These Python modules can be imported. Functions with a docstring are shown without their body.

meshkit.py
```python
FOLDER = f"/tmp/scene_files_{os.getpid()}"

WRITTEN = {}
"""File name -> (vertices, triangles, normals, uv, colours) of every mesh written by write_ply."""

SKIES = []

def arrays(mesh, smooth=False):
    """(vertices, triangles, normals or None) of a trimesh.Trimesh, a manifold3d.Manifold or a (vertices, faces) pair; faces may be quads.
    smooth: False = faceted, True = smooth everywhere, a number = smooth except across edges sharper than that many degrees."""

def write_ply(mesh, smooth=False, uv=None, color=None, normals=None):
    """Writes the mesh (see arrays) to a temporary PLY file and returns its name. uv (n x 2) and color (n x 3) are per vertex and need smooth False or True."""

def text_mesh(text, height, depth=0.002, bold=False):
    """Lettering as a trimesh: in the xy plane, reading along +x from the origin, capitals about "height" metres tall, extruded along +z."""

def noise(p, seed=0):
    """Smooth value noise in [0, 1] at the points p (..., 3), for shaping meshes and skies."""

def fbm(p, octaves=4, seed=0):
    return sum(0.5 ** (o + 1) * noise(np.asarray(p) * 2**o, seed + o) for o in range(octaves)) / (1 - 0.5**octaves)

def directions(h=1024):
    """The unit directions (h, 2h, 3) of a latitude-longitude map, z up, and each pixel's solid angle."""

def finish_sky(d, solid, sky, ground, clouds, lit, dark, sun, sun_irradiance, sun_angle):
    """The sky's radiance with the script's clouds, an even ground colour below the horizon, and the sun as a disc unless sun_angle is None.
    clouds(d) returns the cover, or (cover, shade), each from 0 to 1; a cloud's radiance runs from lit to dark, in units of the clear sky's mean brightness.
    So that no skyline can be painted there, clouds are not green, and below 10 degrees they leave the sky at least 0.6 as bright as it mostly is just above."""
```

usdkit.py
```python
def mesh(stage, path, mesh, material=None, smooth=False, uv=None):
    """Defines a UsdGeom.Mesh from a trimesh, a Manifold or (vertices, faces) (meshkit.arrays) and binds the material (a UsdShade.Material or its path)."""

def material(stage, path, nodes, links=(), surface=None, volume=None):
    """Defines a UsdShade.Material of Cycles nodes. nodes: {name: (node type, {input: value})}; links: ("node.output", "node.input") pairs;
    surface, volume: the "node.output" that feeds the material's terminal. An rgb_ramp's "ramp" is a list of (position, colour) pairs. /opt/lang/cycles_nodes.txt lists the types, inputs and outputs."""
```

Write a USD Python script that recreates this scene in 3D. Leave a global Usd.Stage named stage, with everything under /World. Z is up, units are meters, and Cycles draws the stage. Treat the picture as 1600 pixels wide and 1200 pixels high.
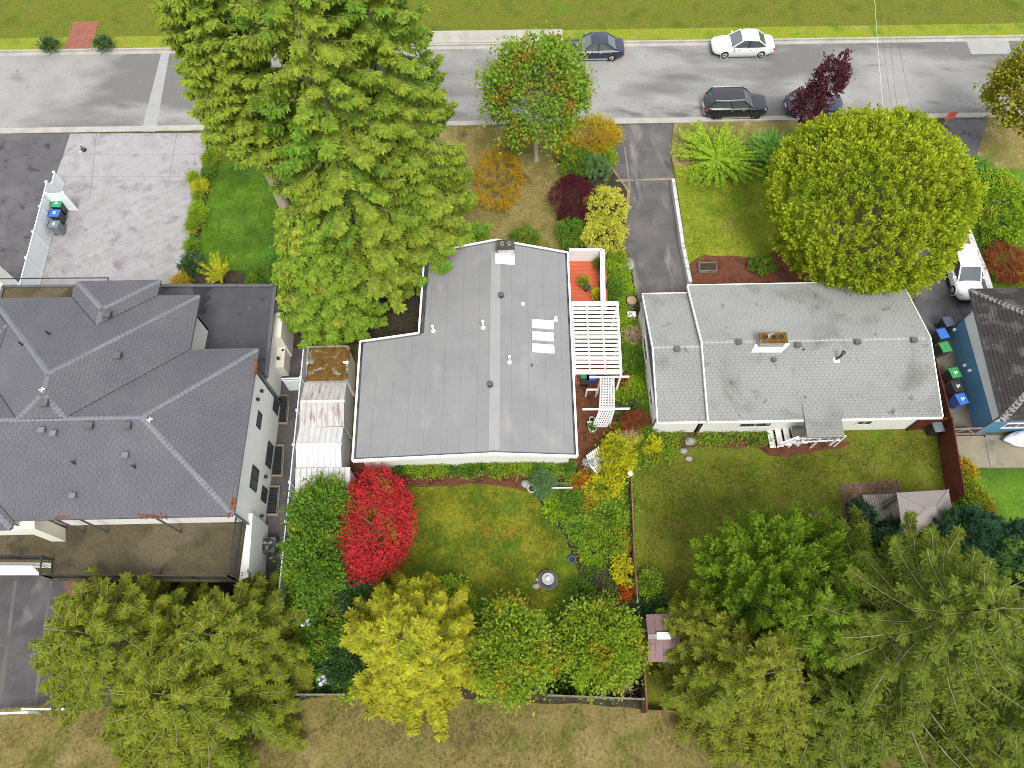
import math, random
import numpy as np, trimesh, manifold3d as m3, shapely
import shapely.geometry as sg
import usdkit, meshkit
from pxr import Usd, UsdGeom, UsdLux, UsdShade, Sdf, Gf, Vt

# ------------------------------------------------------------------ camera, sky, sun, exposure
stage = Usd.Stage.CreateInMemory()
UsdGeom.SetStageUpAxis(stage, 'Z'); UsdGeom.SetStageMetersPerUnit(stage, 1.0)
UsdGeom.Xform.Define(stage, '/World'); UsdGeom.Scope.Define(stage, '/World/Looks')
CAM_H, TILT, YAW, FPX = 40.0, 25.5, -1.22, 1109.0
cam = UsdGeom.Camera.Define(stage, '/World/camera')
cam.CreateHorizontalApertureAttr(36.0); cam.CreateVerticalApertureAttr(27.0); cam.CreateFocalLengthAttr(36.0 * FPX / 1600)
cam.CreateClippingRangeAttr(Gf.Vec2f(0.5, 5000)); cam.CreateExposureAttr(1.28)
cx = UsdGeom.Xformable(cam); cx.AddTranslateOp().Set(Gf.Vec3d(0, 0, CAM_H)); cx.AddRotateZOp().Set(YAW); cx.AddRotateXOp().Set(TILT)
SUN_EL, SUN_AZ = math.radians(58), math.radians(168)     # azimuth of the sun from +y towards +x
sun = UsdLux.DistantLight.Define(stage, '/World/sun')
sun.CreateIntensityAttr(0.4); sun.CreateAngleAttr(24.0); sun.CreateColorAttr(Gf.Vec3f(1.0, 0.965, 0.91)); sun.GetNormalizeAttr().Set(True) if sun.GetNormalizeAttr() else sun.CreateNormalizeAttr(True)
sx_ = UsdGeom.Xformable(sun); sx_.AddRotateZOp().Set(-math.degrees(SUN_AZ)); sx_.AddRotateXOp().Set(-(90 - math.degrees(SUN_EL)))
dome = UsdLux.DomeLight.Define(stage, '/World/sky')
dome.GetPrim().SetCustomDataByKey('kind', 'structure')
dm = usdkit.material(stage, '/World/Looks/overcast_sky', {
    'tc': ('texture_coordinate', {}), 'mp': ('mapping', {'scale': (1.6, 1.6, 3.2)}),
    'n': ('noise_texture', {'scale': 1.7, 'detail': 5.0, 'roughness': 0.55}),
    'cover': ('rgb_ramp', {'ramp': [(0.25, (0.72, 0.72, 0.72)), (0.6, (1, 1, 1))]}),
    'tone': ('rgb_ramp', {'ramp': [(0.3, (4.9, 5.0, 5.25)), (0.75, (7.6, 7.7, 7.8))]}),
    'sky': ('sky_texture', {'sky_type': 'single_scattering', 'sun_disc': False, 'sun_elevation': SUN_EL, 'sun_rotation': SUN_AZ}),
    'mix': ('mix', {}), 'bg': ('background_shader', {'strength': 0.085})},
    [('tc.generated', 'mp.vector'), ('mp.vector', 'n.vector'), ('n.fac', 'cover.fac'), ('n.fac', 'tone.fac'), ('cover.color', 'mix.fac'),
     ('sky.color', 'mix.color1'), ('tone.color', 'mix.color2'), ('mix.color', 'bg.color')], surface='bg.background')
UsdShade.MaterialBindingAPI.Apply(dome.GetPrim()).Bind(dm)

# ------------------------------------------------------------------ helpers
rnd = random.Random(7)
RG = np.random.default_rng(11)
_t, _y = math.radians(TILT), math.radians(YAW)
RX = np.array([[1, 0, 0], [0, math.cos(_t), -math.sin(_t)], [0, math.sin(_t), math.cos(_t)]])
RZ = np.array([[math.cos(_y), -math.sin(_y), 0], [math.sin(_y), math.cos(_y), 0], [0, 0, 1]])
ROT = RZ @ RX
def ray(px, py): return ROT @ np.array([(px - 800) / FPX, (600 - py) / FPX, -1.0])
def P(px, py, z=0.0):
    """the point of the place at height z that stands at this spot of the photograph's survey"""
    d = ray(px, py); return np.array([0, 0, CAM_H]) + d * ((z - CAM_H) / d[2])
def P2(px, py, z=0.0): return P(px, py, z)[:2]
def onwall(px, py, a, b):
    """the point where the sight line meets the vertical plane through the ground points a and b"""
    d = ray(px, py); n = np.array([-(b[1] - a[1]), b[0] - a[0]]); s = ((np.array(a[:2])) @ n) / (d[:2] @ n)
    return np.array([0, 0, CAM_H]) + d * s

_names = {}
def uniq(parent, name):
    k = (parent, name); n = _names.get(k, 0); _names[k] = n + 1
    return name if n == 0 else '%s_%03d' % (name, n)
class Thing:
    def __init__(s, path, loc): s.path, s.loc = path, np.array(loc, float)
def tag(prim, label=None, cat=None, group=None, kind=None):
    for k, v in (('label', label), ('category', cat), ('group', group), ('kind', kind)):
        if v: prim.SetCustomDataByKey(k, v)
def thing(name, label, cat, loc=(0, 0, 0), group=None, rz=None):
    loc = (list(loc) + [0])[:3]
    path = '/World/' + uniq('/World', name); x = UsdGeom.Xform.Define(stage, path); x.AddTranslateOp().Set(Gf.Vec3d(*map(float, loc)))
    if rz is not None: x.AddRotateZOp().Set(float(rz)); t = Thing(path, (0, 0, 0))
    else: t = Thing(path, loc)
    tag(x.GetPrim(), label, cat, group); return t
def put(name, mesh, mat, parent=None, label=None, cat=None, group=None, kind=None, smooth=False):
    loc = parent.loc if parent is not None else np.zeros(3)
    base = parent.path if parent is not None else '/World'
    if hasattr(mesh, 'build'): mesh = mesh.build()
    v, f, n = meshkit.arrays(mesh, smooth)
    path = base + '/' + uniq(base, name)
    global TRIS; TRIS += len(f)
    m = usdkit.mesh(stage, path, (v - loc, f), mat) if n is None else None
    if n is not None:
        m = UsdGeom.Mesh.Define(stage, path)
        m.CreatePointsAttr(Vt.Vec3fArray.FromNumpy((v - loc).astype(np.float32))); m.CreateFaceVertexCountsAttr(Vt.IntArray.FromNumpy(np.full(len(f), 3, np.int32)))
        m.CreateFaceVertexIndicesAttr(Vt.IntArray.FromNumpy(f.astype(np.int32).ravel())); m.CreateSubdivisionSchemeAttr('none')
        m.CreateNormalsAttr(Vt.Vec3fArray.FromNumpy(n.astype(np.float32))); m.SetNormalsInterpolation('vertex')
        UsdShade.MaterialBindingAPI.Apply(m.GetPrim()).Bind(mat)
    tag(m.GetPrim(), label, cat, group, kind)
    return Thing(path, loc)
TRIS = 0
class MB:
    """collects boxes, bars and tubes into one mesh"""
    def __init__(s): s.v, s.f, s.n = [], [], 0
    def add(s, v, f):
        v = np.asarray(v, float); f = np.asarray(f, int)
        if f.shape[1] == 4: f = np.vstack([f[:, [0, 1, 2]], f[:, [0, 2, 3]]])
        s.v.append(v); s.f.append(f + s.n); s.n += len(v); return s
    def tm(s, m): return s.add(m.vertices, m.faces)
    def box(s, c, size, rz=0.0, R=None):
        b = np.array([[x, y, z] for x in (-.5, .5) for y in (-.5, .5) for z in (-.5, .5)]) * size
        if R is None: R = np.array([[math.cos(rz), -math.sin(rz), 0], [math.sin(rz), math.cos(rz), 0], [0, 0, 1]])
        q = [[0, 1, 3, 2], [4, 6, 7, 5], [0, 4, 5, 1], [2, 3, 7, 6], [0, 2, 6, 4], [1, 5, 7, 3]]
        return s.add(b @ np.asarray(R).T + c, q)
    def bar(s, a, b, w, h=None, up=(0, 0, 1)):
        """a box from a to b, w wide and h high"""
        a, b = np.asarray(a, float), np.asarray(b, float); h = w if h is None else h
        d = b - a; L = np.linalg.norm(d); d = d / L; u = np.asarray(up, float)
        if abs(d @ u) > .95: u = np.array([0, 1., 0])
        sd = np.cross(d, u); sd /= np.linalg.norm(sd); u = np.cross(sd, d)
        return s.box((a + b) / 2, (L, w, h), R=np.stack([d, sd, u], 1))
    def tube(s, pts, r, n=6, cap=True):
        p = np.asarray(pts, float); r = np.broadcast_to(r, (len(p),)); t = np.gradient(p, axis=0); t /= np.linalg.norm(t, axis=1, keepdims=True) + 1e-9
        a = np.cross(t, [0.31, 0.17, .93]); bad = np.linalg.norm(a, axis=1) < .1; a[bad] = np.cross(t[bad], [1, 0, 0]); a /= np.linalg.norm(a, axis=1, keepdims=True)
        b = np.cross(t, a); g = np.arange(n) * 2 * np.pi / n
        v = (p[:, None] + r[:, None, None] * (np.cos(g)[None, :, None] * a[:, None] + np.sin(g)[None, :, None] * b[:, None])).reshape(-1, 3)
        f = [[i * n + j, i * n + (j + 1) % n, (i + 1) * n + (j + 1) % n, (i + 1) * n + j] for i in range(len(p) - 1) for j in range(n)]
        s.add(v, f)
        if cap:
            for k in (0, len(p) - 1):
                s.add(np.vstack([v[k * n:(k + 1) * n], p[k]]), [[j, (j + 1) % n, n] for j in range(n)])
        return s
    def prism(s, poly, z0, z1):
        for g in getattr(sg.Polygon(poly) if not hasattr(poly, 'geom_type') else poly, 'geoms', [sg.Polygon(poly) if not hasattr(poly, 'geom_type') else poly]):
            m = trimesh.creation.extrude_polygon(g, z1 - z0, engine='earcut'); m.apply_translation([0, 0, z0]); s.tm(m)
        return s
    def quad(s, a, b, c, d): return s.add([a, b, c, d], [[0, 1, 2, 3]])
    def lathe(s, prof, c=(0, 0, 0), n=20):
        m = trimesh.creation.revolve(np.array(prof, float), sections=n); m.apply_translation(c); return s.tm(m)
    def build(s): return (np.vstack(s.v), np.vstack(s.f))
def sheet(poly, z, uneven=0.0):
    g = poly if hasattr(poly, 'geom_type') else sg.Polygon(poly)
    if not g.is_valid: g = g.buffer(0)
    out = MB()
    for h in getattr(g, 'geoms', [g]):
        v, f = trimesh.creation.triangulate_polygon(h, engine='earcut')
        v3 = np.c_[v, np.full(len(v), z)]; f = np.asarray(f)
        nz = np.cross(v3[f[:, 1]] - v3[f[:, 0]], v3[f[:, 2]] - v3[f[:, 0]])[:, 2]
        f[nz < 0] = f[nz < 0][:, ::-1]; out.add(v3, f)
    return out.build()
def pxpoly(pts, z=0.0): return [P2(x, y, z) for x, y in pts]
def wobble(poly, amp=.12, step=.5, seed=0):
    """an outline with the small waviness of a lawn or bed edge"""
    g = sg.Polygon(poly).segmentize(step); c = np.array(g.exterior.coords)[:-1]
    n = meshkit.fbm(np.c_[c * .9, np.full(len(c), seed * 7.3)], 3, seed)[:, None] - .5; n2 = meshkit.fbm(np.c_[c * .9, np.full(len(c), 50 + seed)], 3, seed + 5)[:, None] - .5
    return sg.Polygon(c + np.hstack([n, n2]) * 2 * amp).buffer(0)

# ------------------------------------------------------------------ materials
DIM = {}
for _k, _v in ((.80, 'patched_street trench_patch stamped_concrete concrete_joint old_concrete concrete_kerb pebble_gravel ridge_membrane weathered_grey_wood'), (.80, 'grey_roof_membrane'), (.80, 'weathered_grey_shingles pale_ridge_caps'), (1.0, 'slate_shingles slate_ridge_caps'), (.92, 'straw_verge dry_front_lawn'), (.85, 'wet_dark_asphalt weathered_asphalt damp_concrete_walk mossy_deck_membrane dark_flat_roof worn_brown_shingles terracotta_deck_paint red_stained_wood mauve_shed_roof taupe_canopy mossy_shed_roof white_shed_metal faded_shed_metal'), (.9, 'pale_soffit white_stucco cream_stucco')):
    for _n in _v.split(): DIM[_n] = _k
def mat(name, cols, scale=1.0, detail=4.0, rough=.8, spec=.3, stretch=None, fine=0.0, fscale=30.0, bump=0.0, bscale=40.0, metallic=0.0, isl=0.0, extra=None, island=None, coat=0.0, lo=.32, hi=.68, rot=0.0):
    """procedural: noise between the given colours, optional fine grain, bump, and a tone per piece (isl) or a colour per piece (island)"""
    if not isinstance(cols[0], (tuple, list)): cols = [cols]
    k_ = DIM.get(name, 1.0); cols = [tuple(x * k_ for x in c) for c in cols]; extra = [(tuple(x * k_ for x in c), *r_) for c, *r_ in extra] if extra else None
    N = {'g': ('geometry', {}), 'p': ('principled_bsdf', {'roughness': rough, 'specular_ior_level': spec, 'metallic': metallic, 'coat_weight': coat, 'coat_roughness': .08})}; L = []
    N['map'] = ('mapping', {'scale': stretch or (1, 1, 1), 'rotation': (0, 0, rot)}); L += [('g.position', 'map.vector')]
    stops = [(lo + (hi - lo) * i / max(1, len(cols) - 1), c) for i, c in enumerate(cols)]
    if len(stops) == 1: stops = [(0, cols[0]), (1, cols[0])]
    N['n'] = ('noise_texture', {'scale': scale, 'detail': detail, 'roughness': .6}); N['r'] = ('rgb_ramp', {'ramp': stops})
    L += [('map.vector', 'n.vector'), ('n.fac', 'r.fac')]; cur = 'r.color'
    if extra:      # blotches: (colour, scale, lo, hi, stretch)
        for k, (c, s, l, h, st) in enumerate(extra):
            N['em%d' % k] = ('mapping', {'scale': st or (1, 1, 1), 'location': (13.1 * (k + 1), 7.7 * (k + 1), 0), 'rotation': (0, 0, rot)}); N['en%d' % k] = ('noise_texture', {'scale': s, 'detail': 5.0, 'roughness': .55, 'distortion': .3})
            N['er%d' % k] = ('map_range', {'from_min': l, 'from_max': h, 'clamp': True}); N['ex%d' % k] = ('mix', {'color2': c})
            L += [('g.position', 'em%d.vector' % k), ('em%d.vector' % k, 'en%d.vector' % k), ('en%d.fac' % k, 'er%d.value' % k), ('er%d.result' % k, 'ex%d.fac' % k), (cur, 'ex%d.color1' % k)]; cur = 'ex%d.color' % k
    if island:
        N['ir'] = ('rgb_ramp', {'ramp': island}); N['im'] = ('mix', {'mix_type': 'multiply', 'fac': 1.0}); L += [('g.random_per_island', 'ir.fac'), (cur, 'im.color1'), ('ir.color', 'im.color2')]; cur = 'im.color'
    if isl or fine:
        N['hv'] = ('hsv', {})
        if isl and fine: N['a1'] = ('math', {'math_type': 'multiply'})
        if isl: N['m1'] = ('map_range', {'to_min': 1 - isl, 'to_max': 1 + isl}); L += [('g.random_per_island', 'm1.value')]
        if fine: N['fn'] = ('noise_texture', {'scale': fscale, 'detail': 4.0, 'roughness': .8}); N['m2'] = ('map_range', {'from_min': .3, 'from_max': .7, 'to_min': 1 - fine, 'to_max': 1 + fine}); L += [('map.vector', 'fn.vector'), ('fn.fac', 'm2.value')]
        if isl and fine: L += [('m1.result', 'a1.value1'), ('m2.result', 'a1.value2'), ('a1.value', 'hv.value')]
        else: L += [(('m1' if isl else 'm2') + '.result', 'hv.value')]
        L += [(cur, 'hv.color')]; cur = 'hv.color'
    L += [(cur, 'p.base_color')]
    if bump:
        N['bn'] = ('noise_texture', {'scale': bscale, 'detail': 4.0, 'roughness': .65}); N['b'] = ('bump', {'strength': bump, 'distance': .05}); L += [('map.vector', 'bn.vector'), ('bn.fac', 'b.height'), ('b.normal', 'p.normal')]
    return usdkit.material(stage, '/World/Looks/' + name, N, L, surface='p.BSDF')
LEAF = 3.0
def leafmat(name, cols, trans=.3, patch=None, pscale=.5, plo=.45, phi=.62, rough=.7, spec=.15):
    """colour per leaf from a ramp, a second colour in patches through the crown, light through the leaf"""
    K = lambda c: tuple(min(.62, x * LEAF) for x in c)
    cols = [K(c) for c in cols]; patch = None if patch is None else K(patch)
    N = {'g': ('geometry', {}), 'r': ('rgb_ramp', {'ramp': [(i / max(1, len(cols) - 1), c) for i, c in enumerate(cols)] if len(cols) > 1 else [(0, cols[0]), (1, cols[0])]}), 'p': ('principled_bsdf', {'roughness': rough, 'specular_ior_level': spec}), 't': ('translucent_bsdf', {}), 'mx': ('mix_closure', {'fac': trans * .7})}
    L = [('g.random_per_island', 'r.fac')]; cur = 'r.color'
    if patch is not None:
        N['n'] = ('noise_texture', {'scale': pscale, 'detail': 3.0}); N['mr'] = ('map_range', {'from_min': plo, 'from_max': phi, 'clamp': True}); N['m'] = ('mix', {'color2': patch})
        N['hv'] = ('hsv', {}); N['m3'] = ('map_range', {'to_min': .7, 'to_max': 1.3}); L += [('g.random_per_island', 'm3.value'), ('m3.result', 'hv.value')]; N['hv'][1]['color'] = patch
        L += [('g.position', 'n.vector'), ('n.fac', 'mr.value'), ('mr.result', 'm.fac'), (cur, 'm.color1'), ('hv.color', 'm.color2')]; cur = 'm.color'
    N['cn'] = ('noise_texture', {'scale': 2.6, 'detail': 4.0, 'roughness': .7}); N['cm'] = ('map_range', {'from_min': .3, 'from_max': .7, 'to_min': .55, 'to_max': 1.55, 'clamp': True}); N['wn'] = ('math', {'math_type': 'multiply', 'value2': 7.31}); N['fr'] = ('math', {'math_type': 'fraction'}); N['wm'] = ('map_range', {'to_min': .7, 'to_max': 1.4}); N['cx'] = ('math', {'math_type': 'multiply'}); N['ch'] = ('hsv', {})
    L += [('g.position', 'cn.vector'), ('cn.fac', 'cm.value'), ('g.random_per_island', 'wn.value1'), ('wn.value', 'fr.value1'), ('fr.value', 'wm.value'), ('cm.result', 'cx.value1'), ('wm.result', 'cx.value2'), ('cx.value', 'ch.value'), (cur, 'ch.color')]; cur = 'ch.color'
    L += [(cur, 'p.base_color'), (cur, 't.color'), ('p.BSDF', 'mx.closure1'), ('t.BSDF', 'mx.closure2')]
    return usdkit.material(stage, '/World/Looks/' + name, N, L, surface='mx.closure')
G = {}
G['lawn_green'] = mat('lush_lawn', [(.055, .12, .008), (.10, .19, .012)], .5, fine=0.38, fscale=6, bump=.7, bscale=22, spec=.15, extra=[((.045, .09, .01), .35, .5, .7, None), ((.16, .19, .03), 1.2, .62, .75, None)])
G['lawn_dry'] = mat('dry_front_lawn', [(.15, .13, .035), (.25, .20, .075), (.12, .13, .025)], .45, fine=0.4, fscale=6, bump=.6, bscale=22, spec=.12, extra=[((.32, .25, .11), .3, .52, .68, None), ((.10, .065, .03), .5, .6, .7, None), ((.09, .12, .012), .22, .55, .68, None)])
G['lawn_moss'] = mat('mossy_back_lawn', [(.095, .13, .009), (.17, .165, .012), (.07, .115, .008), (.15, .165, .012)], .42, fine=0.38, fscale=6, bump=.6, bscale=22, spec=.12, extra=[((.22, .145, .014), .55, .58, .75, None), ((.06, .10, .008), .4, .58, .72, None)])
G['lawn_olive'] = mat('olive_back_lawn', [(.075, .105, .009), (.122, .135, .015), (.088, .12, .008)], .5, fine=0.42, fscale=6, bump=.7, bscale=20, spec=.12, extra=[((.145, .125, .03), .6, .57, .72, None), ((.09, .15, .01), .3, .6, .7, None)])
G['lawn_bright'] = mat('bright_front_lawn', [(.13, .19, .012), (.20, .23, .02), (.10, .17, .01)], .5, fine=0.36, fscale=6, bump=.6, bscale=22, spec=.12, extra=[((.24, .22, .05), .5, .58, .7, None)])
G['verge'] = mat('straw_verge', [(.27, .20, .085), (.19, .16, .05), (.34, .26, .12)], .9, fine=0.4, fscale=6, bump=.6, bscale=22, spec=.1, extra=[((.14, .15, .03), .35, .52, .66, None), ((.12, .085, .05), 1.3, .62, .72, None)])
G['back_verge'] = mat('brownish_back_verge', [(.12, .10, .03), (.18, .145, .05), (.10, .105, .02)], .5, fine=.4, fscale=6, bump=.6, bscale=22, spec=.1, extra=[((.22, .17, .07), .5, .55, .7, None), ((.075, .05, .025), .6, .6, .72, None)])
G['ground'] = mat('earth_and_grass', [(.06, .05, .03), (.09, .085, .02), (.05, .065, .015)], .4, fine=0.4, fscale=6, bump=.6, bscale=20, spec=.1)
G['soil'] = mat('garden_soil', [(.035, .028, .02), (.06, .048, .033), (.028, .03, .015)], 1.5, fine=.5, fscale=9, bump=1.0, bscale=16, spec=.1)
G['redsoil'] = mat('red_bark_earth', [(.10, .032, .018), (.14, .055, .032), (.07, .026, .015)], 1.2, fine=.4, fscale=12, bump=.8, bscale=18, spec=.12)
ROADST = (1.0, 2.2, 1)
G['road'] = mat('patched_street', [(.29, .283, .27), (.345, .337, .322)], .5, fine=.16, fscale=7, rough=.75, bump=.15, bscale=60, extra=[((.17, .167, .163), .09, .46, .57, (.7, 1.5, 1)), ((.14, .138, .136), .25, .58, .66, (.5, 1.7, 1)), ((.22, .216, .21), 1.3, .62, .72, (1, 1, 1))])
G['patch'] = mat('trench_patch', [(.33, .33, .32), (.38, .38, .37)], 1.3, fine=.15, fscale=20, extra=[((.34, .34, .33), .8, .56, .66, None)])
G['asphalt_dark'] = mat('wet_dark_asphalt', [(.075, .07, .075), (.115, .107, .115)], .7, fine=.25, fscale=18, rough=.5, spec=.4, bump=.2, bscale=40, extra=[((.035, .033, .036), 1.1, .57, .66, None), ((.13, .125, .13), .4, .55, .7, None)])
G['asphalt_old'] = mat('weathered_asphalt', [(.095, .088, .085), (.15, .138, .135)], .6, fine=.25, fscale=14, rough=.8, bump=.3, bscale=40, extra=[((.24, .225, .22), .5, .55, .72, (1.6, .5, 1)), ((.075, .07, .07), .7, .58, .7, (1.4, .6, 1))])
G['concrete'] = mat('stamped_concrete', [(.35, .325, .33), (.42, .40, .405), (.31, .285, .295)], .55, fine=.10, fscale=9, rough=.75, bump=.15, bscale=25, isl=.10, extra=[((.27, .245, .26), .8, .56, .68, None), ((.46, .45, .46), .5, .6, .75, None)])
G['joint'] = mat('concrete_joint', [(.22, .20, .20), (.28, .26, .255)], 2.0)
G['concrete_grey'] = mat('old_concrete', [(.25, .22, .16), (.33, .29, .21)], .8, fine=.2, fscale=18, bump=.3, bscale=40, extra=[((.17, .15, .11), .6, .56, .7, None)])
G['walk_dark'] = mat('damp_concrete_walk', [(.062, .055, .058), (.105, .095, .098)], .7, fine=.2, fscale=15, rough=.6, bump=.2, extra=[((.145, .138, .142), .5, .58, .7, None), ((.06, .035, .032), .5, .6, .72, None)])
G['gravel'] = mat('pebble_gravel', [(.10, .09, .07), (.30, .26, .20)], 18.0, detail=2, fine=.5, fscale=30, bump=1.0, bscale=30)
G['kerb'] = mat('concrete_kerb', [(.36, .34, .30), (.48, .46, .42)], 1.0, fine=.2, fscale=15)
G['wallwhite'] = mat('white_stucco', [(.80, .79, .74), (.86, .85, .81)], .6, fine=.03, fscale=20, rough=.85, bump=.1)
G['cream'] = mat('cream_stucco', [(.78, .74, .62), (.83, .79, .68)], .6, fine=.03, rough=.85)
G['trim'] = mat('white_trim_paint', [(.80, .80, .80), (.86, .86, .86)], 1.2, rough=.5, extra=[((.62, .62, .58), 2.0, .64, .76, None)])
G['vinyl'] = mat('white_vinyl', [(.72, .76, .78), (.80, .83, .84)], .8, rough=.35, spec=.45, isl=.04)
G['black'] = mat('black_metal', [(.02, .02, .022), (.035, .035, .038)], 3, rough=.45, spec=.5)
G['darktrim'] = mat('charcoal_gutter', [(.07, .07, .075), (.10, .10, .105)], 2, rough=.45, spec=.5)
G['membrane'] = mat('grey_roof_membrane', [(.255, .255, .258), (.295, .293, .293)], .5, fine=.07, fscale=9, rough=.75, isl=.035, bump=.12, bscale=50, extra=[((.25, .25, .255), .6, .57, .74, (1.5, .7, 1)), ((.345, .34, .335), .5, .6, .76, (1.4, .6, 1))])
G['flat_dark'] = mat('dark_flat_roof', [(.055, .055, .062), (.085, .085, .092)], .5, fine=.15, fscale=15, rough=.5, extra=[((.03, .03, .034), .45, .55, .58, (1, 1, 1)), ((.12, .12, .125), 1.5, .66, .74, None)])
G['deck_olive'] = mat('mossy_deck_membrane', [(.070, .058, .028), (.10, .082, .044), (.056, .046, .024)], .55, fine=.35, fscale=7, rough=.8, bump=.2, extra=[((.125, .10, .06), .35, .57, .62, None)])
G['deck_red'] = mat('terracotta_deck_paint', [(.50, .105, .045), (.58, .14, .06)], .8, fine=.06, rough=.6, extra=[((.45, .10, .06), 1.2, .58, .72, None)])
G['shingle_dark'] = mat('slate_shingles', [(.165, .166, .182), (.21, .21, .222)], .35, fine=.15, fscale=20, rough=.85, bump=.2, bscale=60, island=[(0, (.55, .55, .57)), (.4, (.9, .9, .9)), (.75, (1.15, 1.14, 1.12)), (1, (1.8, 1.75, 1.7))])
G['shingle_cap'] = mat('slate_ridge_caps', [(.165, .167, .188), (.195, .197, .216)], .8, fine=.15, fscale=20, isl=.12)
G['shingle_grey'] = mat('weathered_grey_shingles', [(.52, .53, .515), (.60, .61, .59)], .35, fine=.12, fscale=16, rough=.9, bump=.25, bscale=50, island=[(0, (.55, .55, .54)), (.2, (.88, .88, .88)), (.85, (1.08, 1.08, 1.08)), (1, (1.3, 1.3, 1.28))], extra=[((.30, .295, .27), .3, .54, .74, None), ((.22, .215, .18), 1.4, .63, .74, None)])
G['shingle_cap2'] = mat('pale_ridge_caps', [(.52, .53, .52), (.62, .62, .61)], 1.2, fine=.15, fscale=20, isl=.2)
G['shingle_brown'] = mat('worn_brown_shingles', [(.085, .07, .073), (.12, .10, .10)], .5, fine=.2, fscale=16, rough=.9, extra=[((.24, .23, .23), .9, .50, .62, None)], island=[(0, (.4, .4, .4)), (.4, (.8, .8, .8)), (.7, (1.25, 1.25, 1.25)), (.85, (2.0, 2.05, 2.05)), (1, (2.6, 2.7, 2.7))], bump=.2)
G['under'] = mat('roof_underlay', (.035, .035, .037), rough=.9)
G['under_grey'] = mat('roof_underlay_grey', (.09, .09, .088), rough=.9)
G['glass'] = mat('dark_window_glass', [(.03, .037, .04), (.05, .06, .062)], .7, rough=.08, spec=.7)
G['blue'] = mat('blue_siding', [(.075, .19, .31), (.095, .225, .35)], .6, fine=.05, rough=.6, isl=.03)
G['soffit'] = mat('pale_soffit', [(.74, .75, .77), (.80, .81, .82)], .8, rough=.6)
G['redwood'] = mat('red_stained_wood', [(.155, .032, .018), (.22, .052, .030), (.12, .028, .016)], 1.2, fine=.25, fscale=10, isl=.45, bump=.3)
G['brownwood'] = mat('brown_stained_wood', [(.16, .07, .045), (.24, .12, .08)], 1.5, fine=.25, fscale=12, isl=.15, extra=[((.33, .29, .25), .8, .6, .72, None)])
G['greywood'] = mat('weathered_grey_wood', [(.24, .215, .185), (.38, .345, .30)], 1.2, fine=.3, fscale=12, isl=.22, bump=.3, extra=[((.12, .10, .07), 2.5, .6, .72, None)])
G['whitewood'] = mat('peeling_white_wood', [(.74, .72, .68), (.84, .83, .80)], 2.0, fine=.08, isl=.07, rough=.7, extra=[((.42, .38, .32), 3.2, .63, .75, None)])
G['shedmetal'] = mat('white_shed_metal', [(.66, .65, .63), (.76, .75, .74)], 1.2, fine=.06, isl=.06, rough=.5, spec=.4, extra=[((.46, .42, .39), 2.4, .6, .74, (2.5, .4, 1)), ((.20, .16, .12), 2.8, .66, .72, (5, .4, 1))])
G['shedpink'] = mat('faded_shed_metal', [(.50, .47, .445), (.60, .57, .55)], 1.2, fine=.08, isl=.07, rough=.6, extra=[((.28, .22, .19), 2.6, .54, .68, (3, .4, 1))])
G['moss'] = mat('mossy_shed_roof', [(.11, .055, .008), (.17, .09, .015), (.085, .05, .01)], 1.6, fine=.4, fscale=12, bump=1.0, bscale=14, rough=.95, extra=[((.30, .29, .24), 1.8, .56, .64, None), ((.09, .10, .02), .9, .6, .7, None)])
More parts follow.
